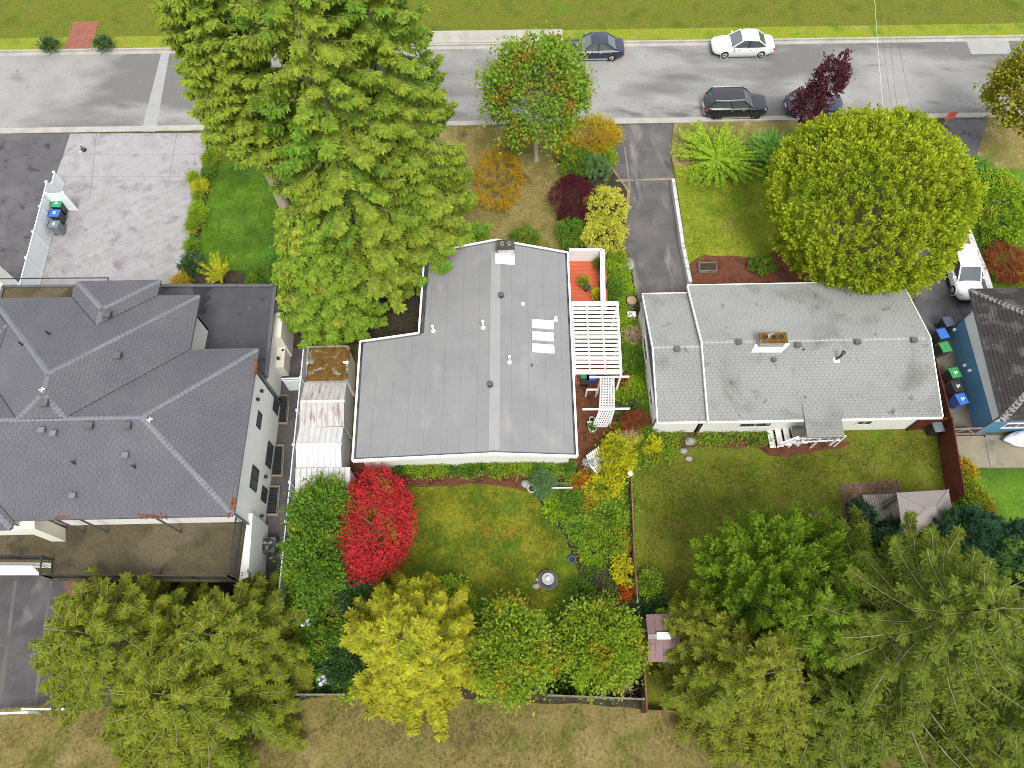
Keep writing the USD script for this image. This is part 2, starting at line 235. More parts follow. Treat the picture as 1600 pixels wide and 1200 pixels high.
G['mauve'] = mat('mauve_shed_roof', [(.215, .135, .135), (.265, .175, .175)], .8, fine=.10, fscale=14, rough=.7, isl=.06, extra=[((.33, .25, .25), 2.5, .66, .76, None)])
G['taupe'] = mat('taupe_canopy', [(.29, .25, .235), (.345, .30, .28)], 1.0, fine=.08, rough=.8, isl=.06)
G['stone'] = mat('grey_stone', [(.28, .27, .25), (.42, .41, .39)], 3.0, fine=.25, fscale=14, bump=.4, isl=.2)
G['walldry'] = mat('weathered_concrete_wall', [(.36, .36, .37), (.55, .55, .55), (.26, .26, .26)], 2.2, fine=.25, fscale=12, bump=.5, extra=[((.2, .17, .13), 3.0, .62, .72, None)])
G['brick'] = mat('red_paver', [(.28, .095, .065), (.36, .14, .10)], 2.0, fine=.2, isl=.2)
G['oldbrick'] = mat('old_brick_paver', [(.15, .075, .062), (.21, .115, .095)], 2.0, fine=.25, isl=.25, extra=[((.1, .1, .06), 1.5, .62, .74, None)])
G['bark'] = mat('grey_bark', [(.34, .28, .21), (.50, .43, .34)], 5.0, fine=.3, fscale=20, bump=.6, stretch=(3, 3, .6))
G['limb'] = mat('pale_limb', [(.30, .26, .19), (.44, .39, .30)], 3.0, fine=.2)
G['twig'] = mat('dark_twig', [(.10, .075, .05), (.17, .13, .09)], 3.0)
G['rust'] = mat('bare_earth_joint', (.07, .04, .03))
for nm, c in (('green', (.03, .26, .10)), ('blue', (.035, .12, .44)), ('black', (.022, .022, .024)), ('navy', (.07, .08, .13)), ('green2', (.03, .23, .07)), ('grey', (.12, .15, .17))):
    G['bin_' + nm] = mat('bin_%s_plastic' % nm, [c, tuple(min(1, x * 1.18) for x in c)], 3, rough=.35, spec=.5)
def paint(n, c, metallic=.0): return mat('car_paint_' + n, [c, tuple(x * 1.06 for x in c)], 1, rough=.3, spec=.4, coat=.5, metallic=metallic)

# ------------------------------------------------------------------ the ground and the street
def area(name, pts, z, m, amp=0.0, seed=0, raw=None):
    poly = raw if raw is not None else (wobble(pxpoly(pts), amp, .5, seed) if amp else sg.Polygon(pxpoly(pts)))
    put(name, sheet(poly, z), G[m], kind='structure'); return poly
put('ground', sheet([(-400, -300), (400, -300), (400, 500), (-400, 500)], -.004), G['ground'], kind='structure')
Y0 = float(np.mean([P(0, 207)[1], P(270, 206)[1], P(700, 197)[1], P(1100, 190)[1], P(1530, 181)[1]]))
Y1 = float(np.mean([P(20, 82)[1], P(270, 78)[1], P(690, 69)[1]]))
area('road', None, .004, 'road', raw=sg.box(-120, Y0, 120, Y1))
def kerb(name, y, s):
    for k, (a, b) in enumerate(zip(np.arange(-45, 60, 3.0), np.arange(-42, 63, 3.0))):
        pass
    t = thing(name, None, None, (0, y, 0)); tag(stage.GetPrimAtPath(t.path), kind='structure')
    for a in np.arange(-42, 54, 3.0):
        low = (name == 'near_kerb') and any(l - 1.5 < a + 1.5 < r + 1.5 for l, r in ((-40, P(325, 207)[0]), (P(965, 195)[0], P(1050, 192)[0])))
        m = MB(); h = .035 if low else .13
        m.box((a + 1.5, y, h / 2), (2.985, .16, h)); put('kerb_stone', m, G['kerb'], t)
        m = MB(); m.box((a + 1.5, y + s * .28, .006), (2.99, .38, .022)); put('gutter_slab', m, G['kerb'], t)
kerb('near_kerb', Y0, 1); kerb('far_kerb', Y1, -1)
area('road_repair_strip', [(252, 83), (265, 83), (243, 206), (221, 206)], .008, 'patch')
area('road_repair_patch', [(212, 84), (250, 84), (246, 107), (210, 108)], .0082, 'road')
area('road_repair_panel', [(1508, 60), (1575, 58), (1580, 84), (1518, 85)], .0084, 'patch')
# far side of the street
area('far_verge', None, .004, 'lawn_bright', raw=sg.box(-60, Y1 + .08, 70, Y1 + 1.6))
area('far_pavement', None, .009, 'kerb', raw=sg.box(P(660, 60)[0], Y1 + .3, P(880, 60)[0], Y1 + 1.7))
area('far_lawn', None, .002, 'lawn_olive', raw=sg.box(-90, Y1 + .08, 100, Y1 + 34))
t = thing('brick_path', None, None); tag(stage.GetPrimAtPath(t.path), kind='structure')
bx0, bx1 = P(100, 75)[0], P(142, 75)[0]
for j in range(16):
    for i in range(int((bx1 - bx0) / .3)):
        m = MB(); m.box((bx0 + .15 + i * .3 + (j % 2) * .12, Y1 + .3 + j * .2, .015), (.28, .18, .05)); put('brick', m, G['brick'], t)
# driveways and walks
area('dark_driveway', [(-150, 209), (110, 209), (98, 245), (62, 360), (34, 440), (20, 480), (-160, 480)], .008, 'asphalt_dark')
drive = sg.Polygon(pxpoly([(110, 209), (327, 208), (308, 305), (284, 440), (276, 470), (30, 470), (62, 345), (98, 245)]))
put('concrete_driveway_bed', sheet(drive, .006), G['joint'], kind='structure')
# stamped concrete: an ashlar pattern of slabs laid on the diagonal
def slabs(parent, poly, pitch, ang, gap, m, z, name='slab', thick=.02, cap=300, jitter=0, ratio=(1, 2)):
    c = np.array(poly.centroid.coords[0]); R = np.array([[math.cos(ang), -math.sin(ang)], [math.sin(ang), math.cos(ang)]]); n = 0; rest = MB(); pieces = []
    rg = random.Random(5); half = 30
    rows = np.arange(-half, half, pitch)
    for r in rows:
        u = -half + rg.random() * pitch
        while u < half:
            w = pitch * rg.choice(ratio); q = np.array([[u + gap, r + gap], [u + w - gap, r + gap], [u + w - gap, r + pitch - gap], [u + gap, r + pitch - gap]]) @ R.T + c; u += w
            g = sg.Polygon(q).intersection(poly)
            for h in getattr(g, 'geoms', [g]):
                if h.geom_type == 'Polygon' and h.area > .02: pieces.append(h)
    pieces.sort(key=lambda g: -g.centroid.distance(sg.Point(0, 60)) * -1)
    for h in pieces:
        dz = rg.uniform(0, .004)
        if n < cap: put(name, MB().prism(h, z, z + thick + dz), m, parent)
        else: rest.prism(h, z, z + thick + dz)
        n += 1
    if rest.v: put(name + '_field', rest, m, parent, kind='stuff')
t = thing('concrete_driveway', None, None); tag(stage.GetPrimAtPath(t.path), kind='structure')
zone2 = sg.Polygon(pxpoly([(70, 208), (400, 208), (400, 284), (258, 284), (200, 300), (100, 310), (60, 310)]))
slabs(t, drive.difference(zone2), .62, math.radians(38), .006, G['concrete'], .008, ratio=(1, 1.5, 2))
for h in (lambda g: getattr(g, 'geoms', [g]))(drive.intersection(zone2)):
    cuts = [sg.Polygon(pxpoly(q)) for q in ([(60, 200), (152, 200), (140, 320), (40, 320)], [(152, 200), (278, 200), (258, 320), (140, 320)], [(278, 200), (400, 200), (400, 320), (258, 320)])]
    for q in cuts:
        for y in ((200, 242), (242, 276), (276, 320)):
            k = h.intersection(q).intersection(sg.Polygon(pxpoly([(-50, y[0]), (450, y[0]), (450, y[1]), (-50, y[1])]))).buffer(-.012)
            for kk in getattr(k, 'geoms', [k]):
                if kk.geom_type == 'Polygon' and kk.area > .1: put('slab', MB().prism(kk, .008, .03), G['concrete'], t)
area('asphalt_driveway', [(962, 196), (1052, 193), (1047, 250), (1057, 300), (1066, 360), (1080, 470), (1012, 500), (990, 470), (975, 400), (985, 300), (958, 262)], .006, 'asphalt_old', .06, 3)
area('driveway_joint', [(962, 281), (1049, 278), (1049, 281), (962, 284)], .0125, 'concrete_grey')
area('driveway_seam', [(975, 230), (977, 230), (986, 300), (984, 300)], .0122, 'joint')
area('side_driveway', [(1478, 180), (1545, 180), (1505, 320), (1556, 450), (1600, 560), (1535, 690), (1480, 690), (1455, 560), (1420, 440), (1450, 330)], .006, 'asphalt_dark')
area('side_walk', [(405, 470), (478, 470), (472, 590), (456, 720), (436, 960), (330, 960), (380, 700), (404, 560)], .006, 'walk_dark')
area('rear_driveway', [(-120, 895), (130, 895), (220, 930), (160, 1120), (-150, 1112)], .006, 'walk_dark')
area('rear_driveway_slab', [(70, 908), (108, 908), (88, 1000), (58, 1000)], .0095, 'walk_dark')
area('rear_driveway_joint', [(22, 908), (27, 908), (2, 1110), (-6, 1110)], .0098, 'asphalt_old')
area('rear_driveway_joint', [(78, 908), (82, 908), (57, 1110), (51, 1110)], .0098, 'asphalt_old')
area('rear_driveway_joint', [(-40, 1005), (85, 1008), (84, 1012), (-40, 1009)], .0102, 'asphalt_old')
area('rear_patio', [(1482, 680), (1680, 680), (1680, 731), (1508, 731), (1494, 728)], .006, 'joint')
t = thing('rear_patio_slabs', None, None); tag(stage.GetPrimAtPath(t.path), kind='structure')
for q in ([(1483, 681), (1537, 681), (1545, 730), (1508, 731), (1494, 728)], [(1539, 687), (1620, 689), (1620, 731), (1547, 730)], [(1622, 687), (1690, 687), (1690, 731), (1622, 731)]):
    put('slab', MB().prism(sg.Polygon(pxpoly(q)).buffer(-.012), .008, .035), G['concrete_grey'], t)
area('gravel_strip', [(1452, 540), (1500, 530), (1535, 680), (1476, 680)], .010, 'gravel')
# lawns and beds
area('front_lawn_left', [(318, 205), (470, 205), (470, 440), (290, 442), (306, 330), (322, 230)], .006, 'lawn_green')
area('front_bed_left', [(316, 225), (334, 225), (326, 300), (306, 420), (440, 425), (440, 448), (284, 446), (308, 300)], .010, 'soil', .1, 2)
area('tree_bed', [(300, 205), (440, 205), (440, 240), (345, 255), (318, 240)], .0085, 'lawn_olive', .1, 4)
area('front_lawn_middle', [(471, 199), (962, 195), (958, 262), (985, 300), (975, 400), (900, 420), (471, 420)], .0045, 'lawn_dry')
area('damp_bed', [(560, 380), (670, 400), (668, 530), (450, 545), (440, 440)], .0115, 'soil')
area('shrub_bed', [(868, 225), (955, 218), (955, 262), (980, 300), (972, 395), (900, 398), (868, 350), (880, 300)], .010, 'soil', .12, 5)
area('front_lawn_right', [(1054, 262), (1230, 250), (1320, 300), (1280, 420), (1075, 412), (1062, 320)], .006, 'lawn_bright')
area('verge_right', [(1053, 191), (1400, 186), (1400, 260), (1230, 262), (1054, 266), (1048, 240)], .0045, 'verge', .05, 6)
area('verge_far_right', [(1478, 181), (1800, 176), (1800, 330), (1560, 330), (1530, 280), (1500, 240)], .0045, 'verge', .05, 7)
area('front_lawn_far_right', [(1530, 262), (1800, 268), (1800, 470), (1540, 450), (1516, 350)], .008, 'lawn_green', .2, 8)
area('red_bed', [(1080, 410), (1100, 398), (1180, 402), (1260, 380), (1300, 445), (1080, 445)], .010, 'redsoil', .15, 9)
area('side_bed', [(945, 395), (982, 395), (1000, 480), (1018, 650), (985, 660), (962, 660), (950, 580), (940, 470)], .0125, 'soil', .1, 10)
area('bark_yard', [(880, 560), (965, 560), (972, 660), (960, 700), (915, 740), (880, 760), (760, 765), (620, 756), (560, 760), (545, 715), (880, 715)], .008, 'redsoil', .06, 11)
area('back_lawn_left', [(560, 758), (640, 760), (760, 757), (830, 770), (880, 830), (905, 900), (890, 960), (860, 1010), (700, 1010), (560, 960), (540, 830)], .010, 'lawn_moss', .2, 12)
area('back_beds', [(440, 800), (560, 740), (600, 960), (880, 960), (905, 880), (830, 762), (905, 735), (985, 690), (1000, 940), (1010, 1110), (430, 1110)], .0055, 'soil', .1, 13)
area('vegetable_bed', [(910, 870), (985, 870), (990, 960), (915, 950)], .012, 'soil', .2, 14)
area('back_lawn_right', [(990, 690), (1480, 660), (1505, 790), (1560, 1130), (1010, 1130), (985, 740)], .008, 'lawn_olive')
area('worn_earth', [(1020, 676), (1210, 676), (1330, 690), (1312, 700), (1250, 712), (1205, 716), (1180, 700), (1060, 696), (1020, 700)], .012, 'redsoil', .25, 15)
area('far_back_lawn', [(1500, 731), (1800, 731), (1800, 900), (1540, 900)], .008, 'lawn_green', .1, 16)
area('back_verge', [(-200, 1107), (420, 1104), (540, 1082), (870, 1098), (1010, 1108), (1800, 1110), (1800, 1300), (-200, 1300)], .010, 'back_verge', .15, 17)
# old paved square in the lawn by the timber platform
t = thing('old_brick_patio', None, None); tag(stage.GetPrimAtPath(t.path), kind='structure')
pat = sg.Polygon(pxpoly([(1310, 756), (1406, 750), (1408, 775), (1352, 785), (1358, 830), (1262, 830), (1264, 800), (1318, 798)]))
put('patio_bed', sheet(pat, .0125), G['redsoil'], t)
slabs(t, pat, .24, 0.02, .008, G['oldbrick'], .014, name='brick', ratio=(1, 2), cap=300)

# ------------------------------------------------------------------ roofs
def facets(man, minup=.15):
    """the sloping planes of a solid: (plane basis, outline in the plane)"""
    me = man.to_mesh(); v = np.array(me.vert_properties[:, :3], float); f = np.array(me.tri_verts)
    n = np.cross(v[f[:, 1]] - v[f[:, 0]], v[f[:, 2]] - v[f[:, 0]]); a = np.linalg.norm(n, axis=1); ok = a > 1e-9; f, n, a = f[ok], n[ok], a[ok]; n = n / a[:, None]
    key = {}
    for i in range(len(f)):
        if n[i, 2] < minup: continue
        k = tuple(np.round(n[i], 2)) + (round(float(v[f[i, 0]] @ n[i]), 1),); key.setdefault(k, []).append(i)
    out = []
    for k, idx in key.items():
        nn = n[idx[0]]; u = np.cross([0, 0, 1.], nn)
        if np.linalg.norm(u) < .02: u = np.array([1., 0, 0])
        u /= np.linalg.norm(u); w = np.cross(nn, u); o = v[f[idx[0], 0]]
        g = shapely.union_all([sg.Polygon([((v[j] - o) @ u, (v[j] - o) @ w) for j in f[i]]).buffer(.003, join_style=2) for i in idx])
        for h in getattr(g, 'geoms', [g]):
            if h.area > .15: out.append((o, u, w, nn, h))
    return out
def shingle(fac, tab, course, m, parent, thick=.018, seed=0, lift=.012):
    """overlapping shingle tabs over one roof plane, each an island of its own, the lower edge proud"""
    o, u, w, n, g = fac; rg = np.random.default_rng(seed); x0, y0, x1, y1 = g.bounds; V, F = MB(), None
    r = np.arange(int((y1 - y0) / course) + 1); c = np.arange(int((x1 - x0) / tab) + 2)
    R, C = np.meshgrid(r, c, indexing='ij'); off = rg.random(len(r)) * .25 + (r % 2) * .5
    a = x0 + (C + off[:, None] - 1.0) * tab; b = y0 + R * course
    a, b = a.ravel(), b.ravel(); gap = .006
    lo = b - course * .12 + rg.normal(0, course * .03, len(b)); lo = np.maximum(lo, y0 - .01); hi = b + course
    xs = np.stack([a + gap, a + tab - gap, a + tab - gap, a + gap], 1); ys = np.stack([lo, lo, hi, hi], 1)
    ins = shapely.contains_xy(g.buffer(.01), xs, ys).sum(1)
    th = thick * (1 + rg.normal(0, .15, len(a)))
    def place(x, y, z): return o + x[..., None] * u + y[..., None] * w + z[..., None] * n
    full = ins == 4; X, Y = xs[full], ys[full]; t = th[full]; k = full.sum()
    if k:
        ztop = np.stack([t, t, np.full(k, .002), np.full(k, .002)], 1) + lift
        top = place(X, Y, ztop); bot = place(X[:, :2], Y[:, :2], np.full((k, 2), lift - .01))
        v = np.concatenate([top, bot], 1).reshape(-1, 3); base = np.arange(k)[:, None] * 6
        f = np.concatenate([base + q for q in ([0, 1, 2], [0, 2, 3], [4, 5, 1], [4, 1, 0], [5, 2, 1], [4, 0, 3])])
        V.add(v, f)
    for i in np.nonzero((ins > 0) & (ins < 4))[0]:
        q = sg.box(xs[i, 0], ys[i, 0], xs[i, 1], ys[i, 2]).intersection(g)
        for h in getattr(q, 'geoms', [q]):
            if h.geom_type == 'Polygon' and h.area > 2e-4:
                vv, ff = trimesh.creation.triangulate_polygon(h, engine='earcut'); ff = np.asarray(ff)
                zz = lift + .002 + th[i] * np.clip((ys[i, 2] - vv[:, 1]) / (ys[i, 2] - ys[i, 0]), 0, 1)
                p = place(vv[:, 0], vv[:, 1], zz); s = np.cross(p[ff[:, 1]] - p[ff[:, 0]], p[ff[:, 2]] - p[ff[:, 0]]) @ n
                ff[s < 0] = ff[s < 0][:, ::-1]; V.add(p, ff)
    if V.v: put('shingles', V, m, parent, kind='stuff')
def caps(a, b, m, parent, w=.3, step=.22, name='ridge_caps'):
    """a row of folded cap shingles along a ridge or hip from a (low) to b"""
    a, b = np.array(a, float), np.array(b, float); d = b - a; L = np.linalg.norm(d); d /= L; s = np.cross(d, [0, 0, 1.]); s /= np.linalg.norm(s); V = MB()
    up = np.cross(s, d)
    for i in range(int(L / step)):
        p = a + d * i * step; q = p + d * (step * 1.15); e = .045
        fold = .32 * w if abs(d[2]) < .1 else .2 * w
        V.add([p - s * w / 2 - up * (fold * .5 - .03), p + up * e, p + s * w / 2 - up * (fold * .5 - .03), q - s * w / 2 - up * (fold * .5 - .012), q + up * (e - .02), q + s * w / 2 - up * (fold * .5 - .012), p - s * w / 2 - up * fold * .8, p + s * w / 2 - up * fold * .8, p - up * .02],
              [[0, 1, 4], [0, 4, 3], [1, 2, 5], [1, 5, 4], [6, 8, 1], [6, 1, 0], [8, 7, 2], [8, 2, 1]])
    put(name, V, m, parent, kind='stuff')
def hip_solid(x0, y0, x1, y1, z, p, base=.12):
    w, d = x1 - x0, y1 - y0; h = min(w, d) / 2
    if w >= d: r = [(x0 + h, (y0 + y1) / 2), (x1 - h, (y0 + y1) / 2)]
    else: r = [((x0 + x1) / 2, y0 + h), ((x0 + x1) / 2, y1 - h)]
    if abs(w - d) < .02: r = r[:1]
    pts = [(x, y, zz) for x in (x0, x1) for y in (y0, y1) for zz in (z, z - base)] + [(x, y, z + h * p) for x, y in r]
    return m3.Manifold.hull_points(np.array(pts, float))
def prism_man(poly, z0, z1):
    c = m3.CrossSection([[tuple(map(float, p)) for p in np.asarray(poly)[:, :2]]], m3.FillRule.EvenOdd)
    return m3.Manifold.extrude(c, z1 - z0).translate([0, 0, z0])
def gutter(pts, z, m, parent, w=.11, h=.11, closed=False, name='gutter'):
    p = [np.array([x, y, z]) for x, y in pts]
    for a, b in zip(p, p[1:] + ([p[0]] if closed else [])):
        put(name, MB().bar(a, b, w, h), m, parent)
def wall_ring(poly, z0, z1, m, parent, name='wall'):
    """one mesh per wall face, thick, so that corners butt"""
    p = [np.array(q[:2], float) for q in poly]; a = sum(p[i][0] * p[(i + 1) % len(p)][1] - p[(i + 1) % len(p)][0] * p[i][1] for i in range(len(p)))
    if a < 0: p = p[::-1]
    for i in range(len(p)):
        s, e = p[i], p[(i + 1) % len(p)]; d = (e - s) / np.linalg.norm(e - s); inn = np.array([-d[1], d[0]]) * .15; q = [s, e - d * .003, e - d * .003 + inn, s + inn]
        put(name, MB().prism(q, z0, z1), m, parent)
def window_on(a, b, px, z0, z1, parent, frame='black', proud=.03, bars=1, name='window'):
    """a framed window in the wall between the ground points a and b; px: its two ends along the wall (metres from a)"""
    a, b = np.array(a[:2], float), np.array(b[:2], float); d = (b - a) / np.linalg.norm(b - a); o = np.array([d[1], -d[0]])
    s, e = a + d * px[0], a + d * px[1]; c = (s + e) / 2; L = px[1] - px[0]; an = math.atan2(d[1], d[0]); f = MB(); t = .06
    for z in (z0, z1): f.box([*(c + o * proud * .5), z], (L + t, proud * 2, t), an)
    for q in (s, e): f.box([*(q + o * proud * .5), (z0 + z1) / 2], (t, proud * 2, z1 - z0 - t), an)
    for k in range(1, bars + 1):
        q = s + (e - s) * k / (bars + 1); f.box([*(q + o * proud * .5), (z0 + z1) / 2], (.04, proud * 1.8, z1 - z0 - t), an)
    w = put(name, f, G[frame], parent)
    put('pane', MB().box([*(c + o * proud * .3), (z0 + z1) / 2], (L - .02, .02, z1 - z0 - .02), an), G['glass'], w)
def box_vent(p, parent, m='darktrim', s=.32, pitch=0.0, ax=0):
    v = put('roof_vent', MB().box(np.array(p) + [0, 0, .12], (s, s * .9, .22)), G[m], parent)
    put('vent_lid', MB().box(np.array(p) + [0, -.02, .25], (s * 1.25, s * 1.15, .05)), G[m], v)

# ------------------------------------------------------------------ the big house on the left
EZ = 6.2; E = lambda px, py, z=EZ: P(px, py, z)
h1 = thing('modern_house', 'large white stucco house with slate grey hip roofs and brown rear deck', 'house', (*P2(150, 640, 6), 0))
xr = (E(399, 547)[0] + E(367, 808)[0]) / 2; yb = E(190, 808)[1]; yt1 = E(345, 547)[1]; xr2 = E(303, 505)[0]; yt2 = E(280, 463)[1]
x3a, x3b, yt3 = E(117, 455)[0], E(246, 455)[0], E(180, 440)[1]; x4 = E(87, 480)[0]; yt4 = E(40, 474)[1]; yb5 = E(10, 826)[1]; x5 = E(19, 815)[0]; xl = E(-190, 640)[0]
PIT = .36
rects = [(xl + 3.0, yb, xr, yt1), (xl + 4, yb + .01, xr2, yt2), (x3a, yb + 5.5, x3b, yt3), (x4 - 4.2, yb + 5.0, x4, yt4), (x5 - 6.2, yb5, x5, yb + 6), (xl, yb - .0, x5 - 2, yt4 - 1.5), (x3a - 1.3, yb + 4, x3b, E(100, 486)[1])]
man = m3.Manifold()
for r in rects: man = man + hip_solid(*r, EZ, PIT)
me = man.to_mesh(); rf = put('roof', (me.vert_properties[:, :3], me.tri_verts), G['under'], h1)
FAC1 = facets(man)
for k, fc in enumerate(FAC1): shingle(fc, .32, .175, G['shingle_dark'], rf, seed=k)
# hip and ridge caps: convex edges of the solid
def edges_of(man):
    me = man.to_mesh(); tm = trimesh.Trimesh(np.array(me.vert_properties[:, :3]), np.array(me.tri_verts), process=True); out = []
    for (fa, fb), e, ang, cv in zip(tm.face_adjacency, tm.face_adjacency_edges, tm.face_adjacency_angles, tm.face_adjacency_convex):
        na, nb = tm.face_normals[fa], tm.face_normals[fb]
        if ang > .12 and na[2] > .3 and nb[2] > .3: out.append((tm.vertices[e[0]], tm.vertices[e[1]], cv))
    return out
for a, b, cv in edges_of(man):
    if np.linalg.norm(a - b) < .3: continue
    lo, hi = (a, b) if a[2] <= b[2] else (b, a)
    if cv: caps(lo, hi, G['shingle_cap'], rf, w=.26)
    else: put('valley_flashing', MB().bar(lo + [0, 0, .032], hi + [0, 0, .032], .05, .012), G['under'], rf)
fp = m3.CrossSection([[(r[0], r[1]), (r[2], r[1]), (r[2], r[3]), (r[0], r[3])] for r in rects], m3.FillRule.NonZero)
for ring in fp.to_polygons():
    gutter([tuple(q) for q in ring], EZ - .04, G['darktrim'], h1, .14, .12, closed=True)
inset = fp.offset(-.5, m3.JoinType.Miter).to_polygons()
for ring in inset: wall_ring(ring, 0, EZ - .12, G['wallwhite'], h1)
big = max(inset, key=lambda r: abs(sg.Polygon(r).area))
# windows, lamps and downspouts on the long east wall
xe = xr - .5; ea, eb = (xe, yb + .5), (xe, yt1 - .5)
def ypos(px, py): return onwall(px, py, ea, eb)
for q0, q1, nb, hz in (((404, 669), (405, 644), 0, .3), ((394, 764), (400, 732), 1, .5), ((424, 735), (428, 700), 1, .45), ((434, 650), (436, 628), 1, .45), ((414, 786), (417, 766), 1, .42)):
    A, B = ypos(*q0), ypos(*q1); zc = (A[2] + B[2]) / 2; zc = max(zc, .9)
    window_on(ea, eb, (A[1] - ea[1], B[1] - ea[1]), zc - hz, zc + hz, h1, bars=nb)
for px, py in ((401, 624), (407, 611), (413, 745), (407, 806), (391, 855)):
    q = ypos(px, py); put('wall_lamp', MB().box([xe + .08, q[1], q[2]], (.14, .14, .2)), G['black'], h1)
# corner board of the main wall, dark downspouts
for y in (yb + .42, yt1 - .56): put('downspout', MB().bar((xe + .06, y, .1), (xe + .06, y, EZ - .2), .09, .07), G['darktrim'], h1)
# single-storey wing with the black flat roof
W3 = 3.35
wing = [P2(248, 447, W3), P2(430, 447, W3), P2(416, 590, W3), P2(385, 590, W3), P2(320, 600, W3), P2(244, 600, W3)]
win = sg.Polygon(wing).buffer(-.22, join_style=2)
wall_ring(list(win.exterior.coords)[:-1], 0, W3 - .1, G['wallwhite'], h1)
fr = put('flat_roof', MB().prism(wing, W3 - .18, W3), G['flat_dark'], h1)
st = sg.Polygon(wing); bx = st.bounds
for k in range(9):
    ya, yc = bx[1] + k * (bx[3] - bx[1]) / 9, bx[1] + (k + 1) * (bx[3] - bx[1]) / 9
    g = sg.box(bx[0], ya, bx[2], yc + .06).intersection(st.buffer(-.12, join_style=2))
    if g.area > .05: put('roof_sheet', MB().prism(g, W3 + .001 + .004 * (k % 2), W3 + .012 + .004 * (k % 2)), G['flat_dark'], fr)
gutter([tuple(q) for q in wing[:4]], W3 + .02, G['darktrim'], h1, .2, .14, name='parapet_cap')
A, B = np.array(wing[1]), np.array(wing[2])
d = (B - A) / np.linalg.norm(B - A); nrm = np.array([-d[1], d[0]])
if nrm[0] < 0: nrm = -nrm
for t0, t1, zz, ww in ((.22, .50, 2.5, .55), (.5, .72, 1.2, .45)):
    c = A + (B - A) * (t0 + t1) / 2 + nrm * (ww / 2 - .22); put('bump_out', MB().box([*c, zz / 2], (np.linalg.norm(B - A) * (t1 - t0), ww, zz), math.atan2(d[1], d[0])), G['cream'], h1)
for px, py in ((432, 560), (440, 548)):
    q = onwall(px, py, A, B); put('wall_lamp', MB().box([q[0] + .1, q[1], max(1, q[2])], (.14, .14, .2)), G['black'], h1)
# front balcony: olive floor, dark kerb, glass rail
BZ = 3.2
bal = [P2(6, 448, BZ), P2(118, 448, BZ), P2(112, 500, BZ), P2(-6, 500, BZ)]
put('front_balcony', MB().prism(bal, BZ - .3, BZ), G['deck_olive'], h1)
wall_ring(list(sg.Polygon(bal).buffer(-.15, join_style=2).exterior.coords)[:-1], 0, BZ - .3, G['wallwhite'], h1)
gutter([tuple(bal[3]), tuple(bal[0]), tuple(bal[1]), tuple(bal[2])], BZ + .03, G['darktrim'], h1, .16, .16, name='balcony_kerb')
r0, r1 = P(-60, 436, BZ + 1.0), P(170, 434, BZ + 1.0)
put('balcony_rail', MB().bar(r0, r1, .05, .05).bar(r1, r1 - [0, .5, 0], .05, .05), G['black'], h1)
put('front_corner_wall', MB().box([*P2(-3, 437, 2), 1.6], (1.1, .9, 3.2)), G['wallwhite'], h1)
# rear deck with its black railings
DZ = 3.0
dk = [P2(-120, 812, DZ), P2(384, 806, DZ), P2(370, 909, DZ), P2(78, 907, DZ), P2(80, 878, DZ), P2(-120, 876, DZ)]
put('deck_slab', MB().prism(dk, DZ - .25, DZ), G['deck_olive'], h1)
under = sg.Polygon([P2(-120, 812, DZ), P2(384, 806, DZ), P2(374, 880, DZ), P2(-120, 870, DZ)]).buffer(-.1, join_style=2)
put('lower_wall', MB().prism(under, .02, DZ - .26), G['wallwhite'], h1)
put('deck_wall', MB().prism([P2(371, 905, DZ), P2(385, 900, DZ), P2(392, 800, DZ), P2(382, 800, DZ)], 0, DZ - .27), G['wallwhite'], h1)
put('wall_jog', MB().prism([P2(19, 822, EZ), P2(44, 822, EZ), P2(44, 800, EZ), P2(19, 800, EZ)], DZ, EZ - .5), G['cream'], h1)
def railing(pts, z, parent, m='black', hgt=1.05, bal=.13, posts=1.6, name='railing', top=.06):
    for k, (a, b) in enumerate(zip(pts, pts[1:])):
        a, b = np.array([*a, z]), np.array([*b, z]); L = np.linalg.norm(b - a); d = (b - a) / L
        r = put(name, MB().bar(a + [0, 0, hgt], b + [0, 0, hgt], top, top), G[m], parent); put('bottom_rail', MB().bar(a + [0, 0, .1], b + [0, 0, .1], .04, .04), G[m], r)
        for i in range(int(L / posts) + 1): put('post', MB().bar(a + d * i * L / max(1, int(L / posts)), a + d * i * L / max(1, int(L / posts)) + [0, 0, hgt + .04], .06, .06), G[m], r)
        for i in range(int(L / bal)): put('baluster', MB().bar(a + d * (i + .5) * bal + [0, 0, .1], a + d * (i + .5) * bal + [0, 0, hgt], .02, .02), G[m], r)
rl = [tuple(np.array(dk[1]) + [-.1, -.2]), tuple(np.array(dk[2]) + [-.1, .1]), tuple(np.array(dk[3]) + [.1, .1]), tuple(np.array(dk[4]) + [.1, .1]), tuple(np.array(dk[5]) + [0, .1])]
railing(rl, DZ, h1)
for px in (90, 128, 250): put('downspout', MB().bar([*P2(px, 813, 5.5)] + [DZ], [*P2(px, 813, 5.5)] + [EZ - .3], .09, .07), G['darktrim'], h1)
q = P(118, 905, 1.4)
for k in range(5): put('stair_step', MB().box([q[0] + .0, q[1] - .28 * k, 1.3 - .22 * k], (1.3, .3, .06)), G['brownwood'], h1)
# stair well on the west side of the deck
put('stair_flight', MB().prism([P2(-60, 884, 1.6), P2(50, 884, 1.6), P2(62, 898, 1.6), P2(-60, 898, 1.6)], 1.45, 1.6), G['vinyl'], h1)
